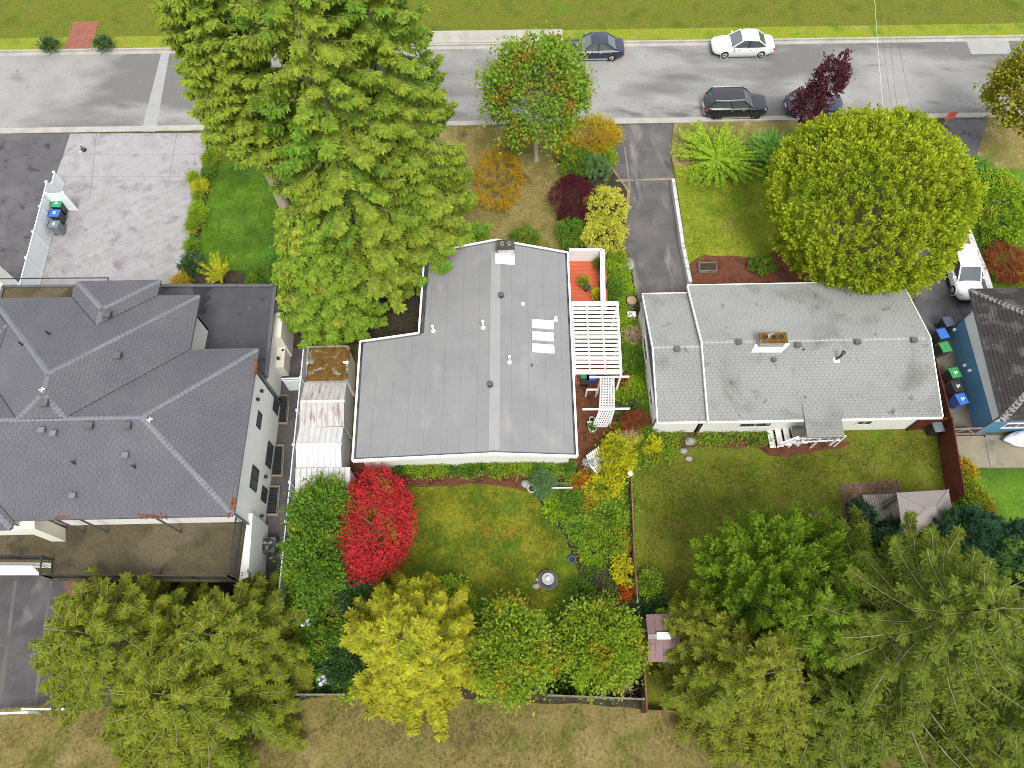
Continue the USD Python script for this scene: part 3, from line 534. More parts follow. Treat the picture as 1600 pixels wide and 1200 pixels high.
# roof furniture
def roof_z(fcs, x, y):
    best = None
    for o, u, w, n, g in fcs:
        z = o[2] - ((x - o[0]) * n[0] + (y - o[1]) * n[1]) / n[2]; p = np.array([x, y, z]) - o
        if g.buffer(.05).contains(sg.Point(p @ u, p @ w)): best = z if best is None else max(best, z)
    return best
def on_roof(fcs, px, py, guess):
    z = guess
    for _ in range(8):
        p = P(px, py, z); zz = roof_z(fcs, p[0], p[1])
        if zz is None: break
        z = zz
    return P(px, py, z)
for px, py in ((170, 494), (186, 558), (72, 632), (142, 667), (201, 667)): box_vent(on_roof(FAC1, px, py, 7.5), h1)
for px, py in ((69, 674), (87, 679), (199, 713), (117, 776)): box_vent(on_roof(FAC1, px, py, 7.5), h1, 'shingle_cap', .24)
for px, py in ((118, 725), (212, 731), (36, 540), (78, 523)):
    p = on_roof(FAC1, px, py, 7.5); put('plumbing_vent', MB().tube([p, p + [0, 0, .4]], .05, 8), G['black'], h1)
for px, py in ((235, 657), (67, 610)):
    p = on_roof(FAC1, px, py, 7.5); put('roof_anchor', MB().bar(p + [-.15, 0, .06], p + [.15, .05, .1], .05).bar(p + [0, -.12, .06], p + [0, .12, .08], .05), G['trim'], h1)
# window wells along the side walk
for k, q in enumerate(([(432, 618), (451, 618), (448, 661), (429, 661)], [(424, 696), (443, 696), (440, 743), (419, 743)], [(417, 760), (436, 760), (433, 804), (413, 804)])):
    pts = pxpoly(q, .15); c = np.mean(pts, 0); t = thing('window_well', ('window well with black grate nearest the garden gate', 'middle window well with black grate by the white wall', 'window well with black grate nearest the air conditioner')[k], 'window well', (*c, 0), 'window wells along the side of the white house')
    g = sg.Polygon(pts); put('rim', MB().prism(g.buffer(.06, join_style=2).difference(g.buffer(-.05, join_style=2)), .01, .16), G['concrete_grey'], t)
    put('pit_floor', sheet(g, .015), G['under'], t)
    n = 13
    for i in range(n):
        s = (i + .5) / n; a = np.array(pts[0]) * (1 - s) + np.array(pts[3]) * s; b = np.array(pts[1]) * (1 - s) + np.array(pts[2]) * s
        put('grate_bar', MB().bar([*a, .14], [*b, .14], .05, .03), G['black'], t)
    put('grate_rail', MB().bar([*(pts[0]), .15], [*(pts[3]), .15], .04).bar([*(pts[1]), .15], [*(pts[2]), .15], .04), G['black'], t)

# ------------------------------------------------------------------ the middle house: grey membrane roof, L-shaped plan, ridge front to back
Z2 = 2.9; RZ2 = 3.3
h2 = thing('flat_roof_house', 'single-storey house with broad grey membrane roof, skylights and white fascia', 'house', (*P2(730, 560, 3), 0))
fl, fr_, ridf = P2(664, 399, Z2), P2(887, 395, Z2), P2(775, 375, RZ2)
ic, wl = P2(655, 523, Z2), P2(563, 534, Z2); bl, br, ridb = P2(551, 720, Z2), P2(902, 713, Z2), P2(772, 709, RZ2)
def xat(y): return ridb[0] + (ridf[0] - ridb[0]) * (y - ridb[1]) / (ridf[1] - ridb[1])
left = sg.Polygon([ridf, fl, ic, wl, bl, ridb]); right = sg.Polygon([ridf, ridb, br, fr_])
def zroof2(x, y):
    r = xat(y); e = br[0] + (fr_[0] - br[0]) * (y - br[1]) / (fr_[1] - br[1]); l = bl[0]
    return RZ2 - (RZ2 - Z2) * (min(1.2, (x - r) / (e - r)) if x > r else (r - x) / (r - l))
def draped(poly, dz0, dz1, step=None):
    g = poly; m = MB()
    for h in getattr(g, 'geoms', [g]):
        if h.geom_type != 'Polygon' or h.area < .01: continue
        e = trimesh.creation.extrude_polygon(h, 1.0, engine='earcut'); v = np.array(e.vertices)
        for i in range(len(v)): v[i, 2] = zroof2(v[i, 0], v[i, 1]) + (dz1 if v[i, 2] > .5 else dz0)
        m.add(v, e.faces)
    return m
full2 = left.union(right.buffer(.001))
put('roof_deck', draped(left, -.22, 0), G['under_grey'], h2); put('roof_deck', draped(right, -.22, 0), G['under_grey'], h2)
y0, y1 = full2.bounds[1], full2.bounds[3]
mem = None
inner = full2.buffer(-.16, join_style=2)
for side, poly in (('l', left), ('r', right)):
    k = 0
    while k < 9:
        q = [(xat(y) + s, y) for s, y in ((k * .98 + .008, y0 - 1), (k * .98 + .008, y1 + 1), ((k + 1) * .98, y1 + 1), ((k + 1) * .98, y0 - 1))] if side == 'r' else [(xat(y) - s, y) for s, y in ((k * .98 + .008, y0 - 1), (k * .98 + .008, y1 + 1), ((k + 1) * .98, y1 + 1), ((k + 1) * .98, y0 - 1))]
        g = sg.Polygon(q).intersection(poly).intersection(inner)
        if g.area > .05:
            parts = [g]
            if k % 2: parts = [g.intersection(sg.box(-99, -99, 99, (y0 + y1) / 2 + k * .4)), g.intersection(sg.box(-99, (y0 + y1) / 2 + k * .4 - .06, 99, 99))]
            for j, pg in enumerate(parts):
                if pg.area > .05: put('membrane_strip', draped(pg, .001, .008 + .006 * (k % 2) + .002 * j), G['membrane'], h2)
        k += 1
put('ridge_cap', draped(sg.Polygon([(xat(y) + s, y) for s, y in ((-.3, y0 + .35), (.3, y0 + .35), (.3, y1 - .9), (-.3, y1 - .9))]).intersection(inner), .012, .03), mat('ridge_membrane', [(.33, .33, .33), (.36, .36, .358)], .8, fine=.06, rough=.7), h2)
# eaves strip seen dark along the edges, white fascia all round
out = [tuple(q) for q in (ridf, fl, ic, wl, bl, ridb, br, fr_)]
for a, b in zip(out, out[1:] + out[:1]):
    A, B = np.array([*a, zroof2(*a) - .06]), np.array([*b, zroof2(*b) - .06]); put('fascia', MB().bar(A, B, .11, .26), G['trim'], h2)
for a, b in ((wl, bl), (br, fr_), (fl, ic)):
    A, B = np.array([*a, zroof2(*a) + .004]), np.array([*b, zroof2(*b) + .004]); d = (B - A) / np.linalg.norm(B - A); s = np.array([-d[1], d[0], 0]); s = s if (a is not br) else s
    c = np.array([*full2.centroid.coords[0], 0]); s = s if s @ (c - A) > 0 else -s
    put('edge_flashing', MB().bar(A + s * .2 + [0, 0, .012], B + s * .2 + [0, 0, .012], .3, .015), G['flat_dark'], h2)
wall_ring([tuple(q) for q in list(full2.buffer(-.35, join_style=2).simplify(.03).exterior.coords)[:-1]], 0, Z2 - .23, G['wallwhite'], h2)
# the rear gable wall is seen under the raised verge
wb = list(full2.buffer(-.32, join_style=2).exterior.coords)
put('gable_wall', MB().add(np.array([[bl[0] + .5, bl[1] + .3, 2.5], [br[0] - .5, br[1] + .3, 2.5], [br[0] - .5, br[1] + .3, Z2 - .2], [ridb[0], ridb[1] + .3, RZ2 - .15], [bl[0] + .5, bl[1] + .3, Z2 - .2]]), [[0, 1, 2], [0, 2, 3], [0, 3, 4]]), G['wallwhite'], h2)
ra, rb2 = (bl[0] + .35, bl[1] + .35), (br[0] - .35, br[1] + .35)
# chimney with its white flashing
cpt = P2(790, 383, 3.9)
ch = put('chimney', MB().box([*cpt, 3.3], (1.0, .62, 1.2)), G['walldry'], h2)
put('chimney_crown', MB().box([*cpt, 3.93], (1.12, .72, .08)), mat('sooty_crown', [(.03, .03, .025), (.09, .085, .05)], 5, fine=.3), ch)
for s in (-.22, .22): put('flue', MB().lathe([(.13, 0), (.13, .16), (.10, .16), (.10, 0)], (cpt[0] + s, cpt[1], 3.96), 12), G['stone'], ch)
fq = [P2(774, 395, 3.35), P2(804, 395, 3.35), P2(804, 412, 3.35), P2(774, 411, 3.35)]
put('chimney_flashing', draped(sg.Polygon(fq), .02, .04), G['trim'], ch)
# skylights: shallow white boxes with a curb
for k, yy in enumerate((504, 523, 542)):
    q = [P2(831 + k * .5, yy - 6, 3.3), P2(865 + k * .5, yy - 5, 3.3), P2(865.5 + k * .5, yy + 7, 3.3), P2(831 + k * .5, yy + 6, 3.3)]
    s = put('skylight', draped(sg.Polygon(q), .02, .16), G['trim'], h2)
    put('pane', draped(sg.Polygon(q).buffer(-.05, join_style=2), .162, .19), mat('frosted_skylight_%d' % k, [(.56, .57, .57), (.66, .67, .67)], 3, rough=.25), s)
def z2at(px, py):
    z = 3.1
    for _ in range(5): p = P(px, py, z); z = zroof2(p[0], p[1])
    return P(px, py, z)
for px, py in ((783, 463), (766, 602)):
    p = z2at(px, py); v = put('roof_vent', MB().lathe([(0, .03), (.17, .03), (.15, .2), (0, .22)], p, 18), G['black'], h2); put('vent_cap', MB().lathe([(.0, .34), (.12, .31), (.17, .24), (.0, .22)], p, 18), G['darktrim'], v)
for px, py, hh in ((755, 512, .75), (796, 566, .7), (868, 500, .3), (677, 517, .55)):
    p = z2at(px, py); v = put('vent_pipe', MB().tube([p, p + [0, 0, hh]], .05, 10), G['trim'], h2); put('pipe_collar', MB().lathe([(0, .01), (.14, .012), (.07, .12), (0, .12)], p, 12), G['trim'], v); put('pipe_cap', MB().lathe([(0, hh + .06), (.09, hh + .03), (.09, hh - .04), (0, hh - .04)], p, 12), G['trim'], v)
p = z2at(817, 476); put('box_vent', MB().box(p + [0, 0, .08], (.17, .17, .16)), G['trim'], h2)
p = z2at(831, 572); put('plumbing_vent', MB().tube([p, p + [0, 0, .22]], .06, 10), G['darktrim'], h2)
a, b = z2at(666, 456), z2at(677, 512); put('antenna_cable', MB().bar(a + [0, 0, .05], b + [0, 0, .3], .02), G['stone'], h2)
for px, py, n in ((884, 402, 60), (658, 522, 40), (580, 716, 60)):
    pass
# front window grille seen past the front eave
a, b = P(705, 378, 1.6), P(742, 377, 1.6); gr = put('window_frame', MB().bar(a, b, .06, .06).bar(a - [0, 0, .8], b - [0, 0, .8], .06), G['trim'], h2)
for k in range(12): q = a + (b - a) * (k + .5) / 12; put('grille_bar', MB().bar(q, q - [0, 0, .8], .03), G['trim'], gr)
# red sundeck on the east side with white board fence
SD = 1.0
dq = [P2(887, 393, SD), P2(946, 393, SD), P2(950, 478, SD), P2(889, 478, SD)]
sd = thing('sundeck', 'raised terracotta red sundeck enclosed by white board fences beside the grey roof', 'deck', (*np.mean(dq, 0), 0))
n = 14
for k in range(n):
    a0, a1 = k / n, (k + 1) / n - .006; L = lambda s: np.array(dq[0]) * (1 - s) + np.array(dq[3]) * s; Rr = lambda s: np.array(dq[1]) * (1 - s) + np.array(dq[2]) * s
    put('deck_board', MB().prism([L(a0), Rr(a0), Rr(a1), L(a1)], SD - .05, SD), G['deck_red'], sd)
put('deck_frame', MB().prism(sg.Polygon(dq).buffer(-.02, join_style=2), .1, SD - .06), G['whitewood'], sd)
FZ = SD + 1.25
def boards(parent, a, b, z0, z1, w, m, gap=.008, thick=.03, name='board', var=0.0, alt=0.0):
    a, b = np.array(a[:2], float), np.array(b[:2], float); L = np.linalg.norm(b - a); d = (b - a) / L; n = max(1, int(L / w)); w = L / n; an = math.atan2(d[1], d[0]); o = np.array([-d[1], d[0]]); rg = random.Random(int(L * 1000))
    for k in range(n):
        c = a + d * (k + .5) * w + o * (alt if k % 2 else -alt); dz = rg.uniform(-var, var)
        put(name, MB().box([*c, (z0 + z1 + dz) / 2], (w - gap, thick, z1 - z0 + dz), an), m, parent)
nw, ne, se = P2(889, 390, FZ), P2(941, 390, FZ), P2(942.5, 480, FZ)
boards(sd, nw, ne, SD - .7, FZ - .04, .12, G['whitewood'])
boards(sd, ne, se, SD - .7, FZ - .04, .14, G['whitewood'])
put('cap_rail', MB().bar([*nw, FZ], [*ne, FZ], .14, .05).bar([*ne, FZ], [*se, FZ], .30, .05), G['trim'], sd)
# pergola: white slats on beams and posts
PZ = 3.0
pq = [P2(893, 473, PZ), P2(965, 473, PZ), P2(971, 583, PZ), P2(898, 583, PZ)]
pg = thing('pergola', 'white slatted pergola roof between the grey roof and the planted bed', 'pergola', (*np.mean(pq, 0), 0))
PL = lambda s: np.array(pq[0]) * (1 - s) + np.array(pq[3]) * s
PR = lambda s: np.array(pq[1]) * (1 - s) + np.array(pq[2]) * s
n = 17; rg = random.Random(3)
for k in range(n):
    s = (k + .5) / n; j = rg.uniform(-.01, .01); w_ = .172 + rg.uniform(-.01, .025)
    a, b = PL(s), PR(s + j * .15); put('slat', MB().bar([*a, PZ + rg.uniform(0, .012)], [*b, PZ + rg.uniform(0, .012)], w_, .03), G['whitewood'], pg)
for s in (.02, .33, .66, .98):
    a = PL(0) * (1 - s) + PR(0) * s; b = PL(1) * (1 - s) + PR(1) * s; put('beam', MB().bar([*a, PZ - .1], [*b, PZ - .1], .07, .15), G['whitewood'], pg)
put('edge_board', MB().bar([*PL(0), PZ + .01], [*PR(0), PZ + .01], .07, .2).bar([*PR(0), PZ + .01], [*PR(1), PZ + .01], .07, .2).bar([*PR(1), PZ + .01], [*PL(1), PZ + .01], .07, .2), G['trim'], pg)
for q in (PR(0), PR(1), PR(.5), PL(1)): put('post', MB().bar([*q, 0], [*q, PZ - .1], .1), G['trim'], pg)

# ------------------------------------------------------------------ the house with the pale shingle roof on the right
Z3, R3 = 2.7, 3.75
h3 = thing('shingle_house', 'white house with pale grey shingle gable roof, lower wing and mossy chimney', 'house', (*P2(1240, 540, 3), 0))
f0, f1 = P2(1078, 440, Z3), P2(1424, 447, Z3); b0, b1 = P2(1100, 656, Z3), P2(1458, 654, Z3)
yf, ybk = (f0[1] + f1[1]) / 2, (b0[1] + b1[1]) / 2; xl3, xr3 = (f0[0] + b0[0]) / 2, (f1[0] + b1[0]) / 2; ym = (yf + ybk) / 2
def gable(x0, x1, ya, yb_, z, zr, base=.14):
    ymid = (ya + yb_) / 2; return m3.Manifold.hull_points(np.array([(x, y, zz) for x in (x0, x1) for y in (ya, yb_) for zz in (z, z - base)] + [(x0, ymid, zr), (x1, ymid, zr)], float))
main = gable(xl3, xr3, ybk, yf, Z3, R3)
l0 = P2(1008, 460, Z3 - .25); xlw = (l0[0] + P2(1022, 658, Z3 - .25)[0]) / 2; yfl = l0[1]; ybl = P2(1050, 659, Z3 - .25)[1]
wingm = gable(xlw, xl3 + .02, ybl, yfl, Z3 - .25, R3 - .3)
def porch():
    x0, x1 = P2(1257, 660, Z3)[0], P2(1315, 660, Z3)[0]; y0 = P2(1286, 685, 2.45)[1]; sl = (R3 - Z3) / (yf - ym)
    ytop = ybk + 1.2; zt = Z3 + (ytop - ybk) * sl * .999 + .02; z0 = zt - (ytop - y0) * sl * .75
    return m3.Manifold.hull_points(np.array([(x, y, z) for x in (x0, x1) for y, z in ((y0, z0), (y0, z0 - .1), (ytop, zt), (ytop, zt - .12))], float)), x0, x1, y0, z0
pm, px0, px1, py0, pz0 = porch()
FAC3 = []
for k, mm in enumerate((main, wingm, pm)):
    me = mm.to_mesh(); r_ = put('roof', (me.vert_properties[:, :3], me.tri_verts), G['under_grey'], h3)
    for j, fc in enumerate(facets(mm, .3)):
        FAC3.append(fc); shingle(fc, .29, .18, G['shingle_grey'], r_, thick=.032, seed=20 + k * 5 + j)
    if k == 0: caps((xl3, ym, R3), (xr3, ym, R3), G['shingle_cap2'], r_, .34, .28)
    if k == 1: yw = (yfl + ybl) / 2; caps((xlw, yw, R3 - .3), (xl3, yw, R3 - .3), G['shingle_cap2'], r_, .34, .28)
for x, ya, yb_, z, zr in ((xl3, ybk, yf, Z3, R3), (xr3, ybk, yf, Z3, R3), (xlw, ybl, yfl, Z3 - .25, R3 - .3)):
    yq = (ya + yb_) / 2
    for y in (ya, yb_): put('verge_board', MB().bar((x, y, z - .03), (x, yq, zr - .03), .06, .2), G['trim'], h3)
for x0, x1, y, z in ((xl3, px0, ybk, Z3), (px1, xr3, ybk, Z3), (xl3, xr3, yf, Z3), (xlw, xl3, ybl, Z3 - .25), (xlw, xl3, yfl, Z3 - .25)):
    s = -1 if y < ym else 1; g_ = put('gutter', MB().bar((x0, y + s * .05, z - .06), (x1, y + s * .05, z - .06), .11, .11), G['trim'], h3)
    for i in range(int((x1 - x0) / .7)): put('gutter_strap', MB().bar((x0 + (i + .5) * .7, y + s * .06, z + .006), (x0 + (i + .5) * .7, y - s * .06, z + .03), .05, .02), G['trim'], g_)
wall_ring([(xl3 + .1, ybk + .35), (xr3 - .25, ybk + .35), (xr3 - .25, yf - .35), (xl3 + .1, yf - .35)], 0, Z3 - .13, G['wallwhite'], h3)
wall_ring([(xlw + .06, ybl + .3), (xl3, ybl + .3), (xl3, yfl - .3), (xlw + .06, yfl - .3)], 0, Z3 - .38, G['wallwhite'], h3)
for x, ya, yb_, z, zr in ((xr3 - .25, ybk + .35, yf - .35, Z3 - .14, R3 - .2), (xlw + .06, ybl + .3, yfl - .3, Z3 - .39, R3 - .5), (xl3 + .1, ybk + .35, yf - .35, Z3 - .14, R3 - .2)):
    put('gable_wall', MB().add([(x, ya, z), (x, yb_, z), (x, (ya + yb_) / 2, zr), (x + .1, ya, z), (x + .1, yb_, z), (x + .1, (ya + yb_) / 2, zr)], [[0, 2, 1], [3, 4, 5], [0, 3, 5], [0, 5, 2], [1, 2, 5], [1, 5, 4]]), G['wallwhite'], h3)
ba, bb = (xl3 + .1, ybk + .35), (xr3 - .25, ybk + .35)
for pa, pb in ((1152, 1200), (1330, 1352)):
    s0, s1 = (onwall(p, 668, ba, bb)[0] - ba[0] for p in (pa, pb)); window_on(ba, bb, (s0, s1), .9, 1.5, h3, frame='trim', bars=1)
ea3, eb3 = (xlw + .06, yfl - .3), (xlw + .06, ybl + .3)
for pa, pb in (((1010, 520), (1012, 560)), ((1015, 612), (1016, 640))):
    s0, s1 = (yfl - .3 - onwall(*p, ea3, eb3)[1] for p in (pa, pb)); window_on(ea3, eb3, (s0, s1), 1.0, 1.7, h3, frame='trim')
put('side_awning', MB().prism([P2(1000, 472, 1.9), P2(1007, 470, 1.9), P2(1009, 494, 1.9), P2(1002, 494, 1.9)], 1.85, 1.92), G['stone'], h3)
# chimney, its skirt and the roof vents
cp = on_roof(FAC3, 1208, 531, 3.7)
cpp = P2(1208, 528, 4.35)
c3 = put('chimney', MB().box([*cpp, 3.9], (1.45, .55, .9)), G['stone'], h3)
put('chimney_crown', MB().box([*cpp, 4.37], (1.6, .66, .07)), G['moss'], c3)
for s in (-.45, 0, .45): put('flue', MB().lathe([(.12, 0), (.12, .12), (.09, .12), (.09, 0)], (cpp[0] + s, cpp[1], 4.4), 10), mat('soot%d' % int(s * 100 + 50), (.05, .04, .03)), c3)
zt = on_roof(FAC3, 1203, 548, 3.6); put('chimney_skirt', MB().prism([P2(1173, 551, zt[2]), P2(1181, 536, zt[2]), P2(1236, 536, zt[2]), P2(1221, 551, zt[2])], zt[2] - .05, zt[2] + .12), G['trim'], c3)
for px, py in ((1057, 547), (1153, 536), (1245, 541), (1338, 536), (1426, 533)): box_vent(on_roof(FAC3, px, py, 3.6), h3, 'darktrim', .27)
box_vent(on_roof(FAC3, 1208, 564, 3.6), h3, 'darktrim', .2)
p = on_roof(FAC3, 1306, 562, 3.6); v = put('vent_pipe', MB().tube([p, p + [.1, 0, .5], p + [.14, .06, .75]], .07, 10), G['black'], h3); put('pipe_flashing', MB().box(p + [0, -.05, .035], (.34, .3, .03)), G['trim'], v); put('pipe_cap', MB().lathe([(0, .1), (.12, .06), (.12, 0), (0, 0)], p + [.14, .06, .75], 12), G['black'], v)
p = on_roof(FAC3, 1255, 547, 3.6); put('plumbing_vent', MB().tube([p, p + [0, 0, .14]], .05, 8), G['black'], h3)
# back porch and its white stairs
st = thing('porch_stairs', 'white wooden back stairs and landing beside the shingled porch roof', 'stairs', (*P2(1235, 680), 0))
q0, q1 = P2(1211, 664, .9), P2(1238, 664, .9)
for k in range(5):
    s = k / 4; y = P2(1225, 664, .9)[1] - .02; x = q1[0] + .55 - k * .42
    put('tread', MB().box([x, y - .55, .85 - .16 * k], (.34, 1.2, .05)), G['whitewood'], st)
put('landing', MB().prism([P2(1238, 664, .9), P2(1312, 664, .9), P2(1312, 688, .9), P2(1240, 688, .9)], .8, .9), G['greywood'], st)
for a, b in (((1236, 693, .9), (1313, 689, .9)), ((1213, 700, .5), (1240, 690, .9))):
    a, b = P(*a), P(*b); r = put('handrail', MB().bar(a + [0, 0, .75], b + [0, 0, .75], .09, .05).bar(a + [0, 0, .15], b + [0, 0, .15], .07, .05), G['trim'], st)
    for k in range(5): q = a + (b - a) * (k + .5) / 5; put('baluster', MB().bar(q, q + [0, 0, .75], .05), G['trim'], r)
for px, py in ((1240, 690), (1312, 689), (1275, 691)): put('post', MB().bar([*P2(px, py, .9), 0], [*P2(px, py, .9), 1.7], .09), G['trim'], st)
for x in (px0 + .1, px1 - .1): put('porch_post', MB().bar((x, py0 + .15, .9), (x, py0 + .15, pz0 - .1), .09), G['trim'], h3)

# ------------------------------------------------------------------ the blue house at the right edge
Z4 = 2.75
h4 = thing('blue_house', 'blue sided house with worn brown shingle hip roof and pale upper wall', 'house', (*P2(1600, 560, 2), 0))
n4, s4 = P2(1515, 452, Z4), P2(1566, 657, Z4); x4a, x4b = (n4[0] + s4[0]) / 2, (n4[0] + s4[0]) / 2 + 11
sk = (s4[0] - n4[0]) / (s4[1] - n4[1]); Sh = np.array([[1, sk, 0, -sk * (n4[1] + s4[1]) / 2], [0, 1, 0, 0], [0, 0, 1, 0]])
m4 = hip_solid(x4a, s4[1], x4b, n4[1], Z4, .40).transform(Sh)
me = m4.to_mesh(); rf4 = put('roof', (me.vert_properties[:, :3], me.tri_verts), G['under'], h4)
for j, fc in enumerate(facets(m4)): shingle(fc, .32, .20, G['shingle_brown'], rf4, thick=.03, seed=60 + j)
for a, b, cv in edges_of(m4):
    if cv and np.linalg.norm(a - b) > .3: lo, hi = (a, b) if a[2] <= b[2] else (b, a); caps(lo, hi, mat('pale_hip_caps_%d' % int(a[0] * 10 + b[1]), [(.20, .19, .19), (.27, .26, .25)], 1.5, isl=.15), rf4, .36, .25)
sh = lambda x, y: (x + sk * (y - (n4[1] + s4[1]) / 2), y)
c4 = [sh(x4a, s4[1]), sh(x4b, s4[1]), sh(x4b, n4[1]), sh(x4a, n4[1])]
for a, b in ((c4[3], c4[0]), (c4[0], c4[1]), (c4[2], c4[3])): put('gutter', MB().bar([*a, Z4 - .05], [*b, Z4 - .05], .1, .1), G['darktrim'], h4)
wq = [tuple(P2(1524, 676, 0)), None, None, tuple(P2(1482, 519, 0))]
wq[1] = (c4[1][0], wq[0][1]); wq[2] = (c4[2][0], wq[3][1])
ring = [np.array(q) for q in wq]
wall_ring([tuple(q) for q in ring], 1.75, Z4 - .12, G['soffit'], h4, 'upper_wall')
# blue lap siding, board by board
for a, b in ((ring[3], ring[0]), (ring[0], ring[1])):
    d = (b - a) / np.linalg.norm(b - a); an = math.atan2(d[1], d[0]); o = np.array([d[1], -d[0]]); c = (a + b) / 2; L = np.linalg.norm(b - a)
    for k in range(8): put('siding_board', MB().box([*(c + o * (.012 + .004 * (k % 2)) - o * .06), .11 + k * .218], (L, .12, .214), an), G['blue'], h4)
    if a is ring[0]:
        for s0 in (1.0, 3.2): window_on(a, b, (s0, s0 + 1.5), .8, 1.5, h4, frame='trim', proud=.05)
        put('eave_board', MB().bar([*a, Z4 - .2], [*b, Z4 - .2], .3, .1), G['trim'], h4)
for q in (ring[0], ring[3]): put('downspout', MB().bar([*(q + [-.06, -.02]), .05], [*(q + [-.06, -.02]), Z4 - .15], .07), G['darktrim'], h4)
for px, py in ((1494, 515), (1518, 579), (1510, 571)):
    q = onwall(px, py, ring[3], ring[0]); put('wall_fitting', MB().lathe([(0, -.08), (.1, -.06), (.1, .06), (0, .08)], (q[0] - .12, q[1], max(.4, q[2])), 10), G['soffit'], h4)
bt = thing('covered_dinghy', 'pale mottled plastic-covered boat hull lying beside the blue wall', 'boat', (*P2(1600, 686, .3), 0))
mh = trimesh.creation.icosphere(3, 1.0); v = np.array(mh.vertices); v[:, 2] = np.where(v[:, 2] > 0, v[:, 2] * .45, v[:, 2] * .25); v *= [1.45, .55, 1]; v[:, 1] *= 1 - .35 * np.abs(v[:, 0] / 1.45) ** 2
v += (meshkit.fbm(v * 3, 3)[:, None] - .5) * .12; put('hull_cover', (v + [*P2(1606, 686, .3), .3], mh.faces), mat('mottled_cover', [(.62, .66, .68), (.8, .82, .83)], 2.5, extra=[((.35, .4, .4), 4.0, .6, .72, None)]), bt, smooth=True)
put('strap', MB().bar([*P2(1585, 679, .3), .62], [*P2(1590, 694, .3), .5], .05, .02), G['stone'], bt)

# ------------------------------------------------------------------ sheds between the houses
def gable_shed(name, label, q, z, zr, mroof, rib=.3, wallm='shedmetal', ridge_t=.5, mono=False, group=None):
    """q: eave corners front-left, front-right, back-right, back-left; the ridge runs across"""
    q = [np.array(p) for p in q]; t = thing(name, label, 'shed', (*np.mean(q, 0), 0), group)
    g = sg.Polygon(q).buffer(-.08, join_style=2); wall_ring([tuple(p) for p in list(g.exterior.coords)[:-1]], 0, z - .03, G[wallm], t)
    rl, rr = q[0] * (1 - ridge_t) + q[3] * ridge_t, q[1] * (1 - ridge_t) + q[2] * ridge_t
    slopes = [((q[0], q[1]), (rl, rr), z, zr), ((q[3], q[2]), (rl, rr), z, zr)] if not mono else [((q[0], q[1]), (q[3], q[2]), zr, z)]
    put('gable', MB().add([[*q[0], z], [*q[3], z], [*rl, zr - .02]], [[0, 1, 2]]).add([[*q[1], z], [*q[2], z], [*rr, zr - .02]], [[0, 2, 1]]), G[wallm], t) if not mono else None
    for (a, b), (c, d), za, zb in slopes:
        L = np.linalg.norm(b - a); n = max(3, int(L / rib))
        for k in range(n):
            s0, s1 = k / n, (k + 1) / n - .018; f = lambda u, v, s: [*(u * (1 - s) + v * s)]
            A0, A1, B0, B1 = f(a, b, s0) + [za], f(a, b, s1) + [za], f(c, d, s0) + [zb], f(c, d, s1) + [zb]
            m = MB(); up = np.array([0, 0, .02]); m.add([A0, A1, B1, B0] + [np.array(x) + up for x in (A0, A1, B1, B0)], [[0, 3, 2, 1], [4, 5, 6, 7], [0, 1, 5, 4], [1, 2, 6, 5], [2, 3, 7, 6], [3, 0, 4, 7]])
            m.bar(np.array(A0) + [0, 0, .035], np.array(B0) + [0, 0, .035], .045, .05); put('roof_panel', m, G[mroof], t)
    if not mono: put('ridge_strip', MB().bar([*rl, zr + .03], [*rr, zr + .03], .16, .03), G['shedmetal'], t)
    return t
z_ = 2.2
ms = gable_shed('garden_shed', 'narrow shed with moss-covered brown roof under the tall trees', [P2(481, 541, z_), P2(546, 540, z_), P2(545, 597, z_), P2(479, 598, z_)], z_, z_ + .12, 'stone', .4, 'cream')
# the moss cushion that covers the roof
mq = sg.Polygon([P2(483, 543, z_ + .12), P2(544, 542, z_ + .12), P2(543, 594, z_ + .12), P2(481, 595, z_ + .12)])
gx, gy = np.meshgrid(np.linspace(mq.bounds[0], mq.bounds[2], 60), np.linspace(mq.bounds[1], mq.bounds[3], 50)); hgt = z_ + .16 + .10 * (meshkit.fbm(np.stack([gx * 5, gy * 5, gx * 0], -1), 4)) + .03; 
ed = np.minimum.reduce([np.linspace(0, 1, 60)[None] * 20 + 0 * gy, (1 - np.linspace(0, 1, 60))[None] * 14 * (meshkit.noise(np.stack([gx * 0, gy * 3, gy * 0], -1)) + .2), np.linspace(0, 1, 50)[:, None] * 22 + 0 * gx, (1 - np.linspace(0, 1, 50))[:, None] * 22 + 0 * gx]); hgt -= np.clip(1 - ed, 0, 1) * .16
idx = np.arange(3000).reshape(50, 60); fq = np.stack([idx[:-1, :-1], idx[:-1, 1:], idx[1:, 1:], idx[1:, :-1]], -1).reshape(-1, 4)
put('moss_layer', (np.stack([gx, gy, hgt], -1).reshape(-1, 3), fq), G['moss'], ms, smooth=True)
sa = gable_shed('metal_shed', 'pale ribbed metal shed next to the mossy shed, its north slope stained pink', [P2(477, 598, z_), P2(543, 598, z_), P2(539, 666, z_), P2(469, 668, z_)], z_, z_ + .42, 'shedpink', .3)
gable_shed('metal_shed', 'white ribbed metal shed with stained grey north slope, middle of the shed row', [P2(469, 668, z_), P2(538, 667, z_), P2(535, 730, z_), P2(464, 731, z_)], z_, z_ + .42, 'shedmetal', .3)
gable_shed('metal_shed', 'low white lean-to roof half hidden by the green bushes', [P2(463, 732, z_), P2(549, 730, z_), P2(545, 770, z_), P2(458, 812, z_)], z_ - .3, z_, 'shedmetal', .3, mono=True)
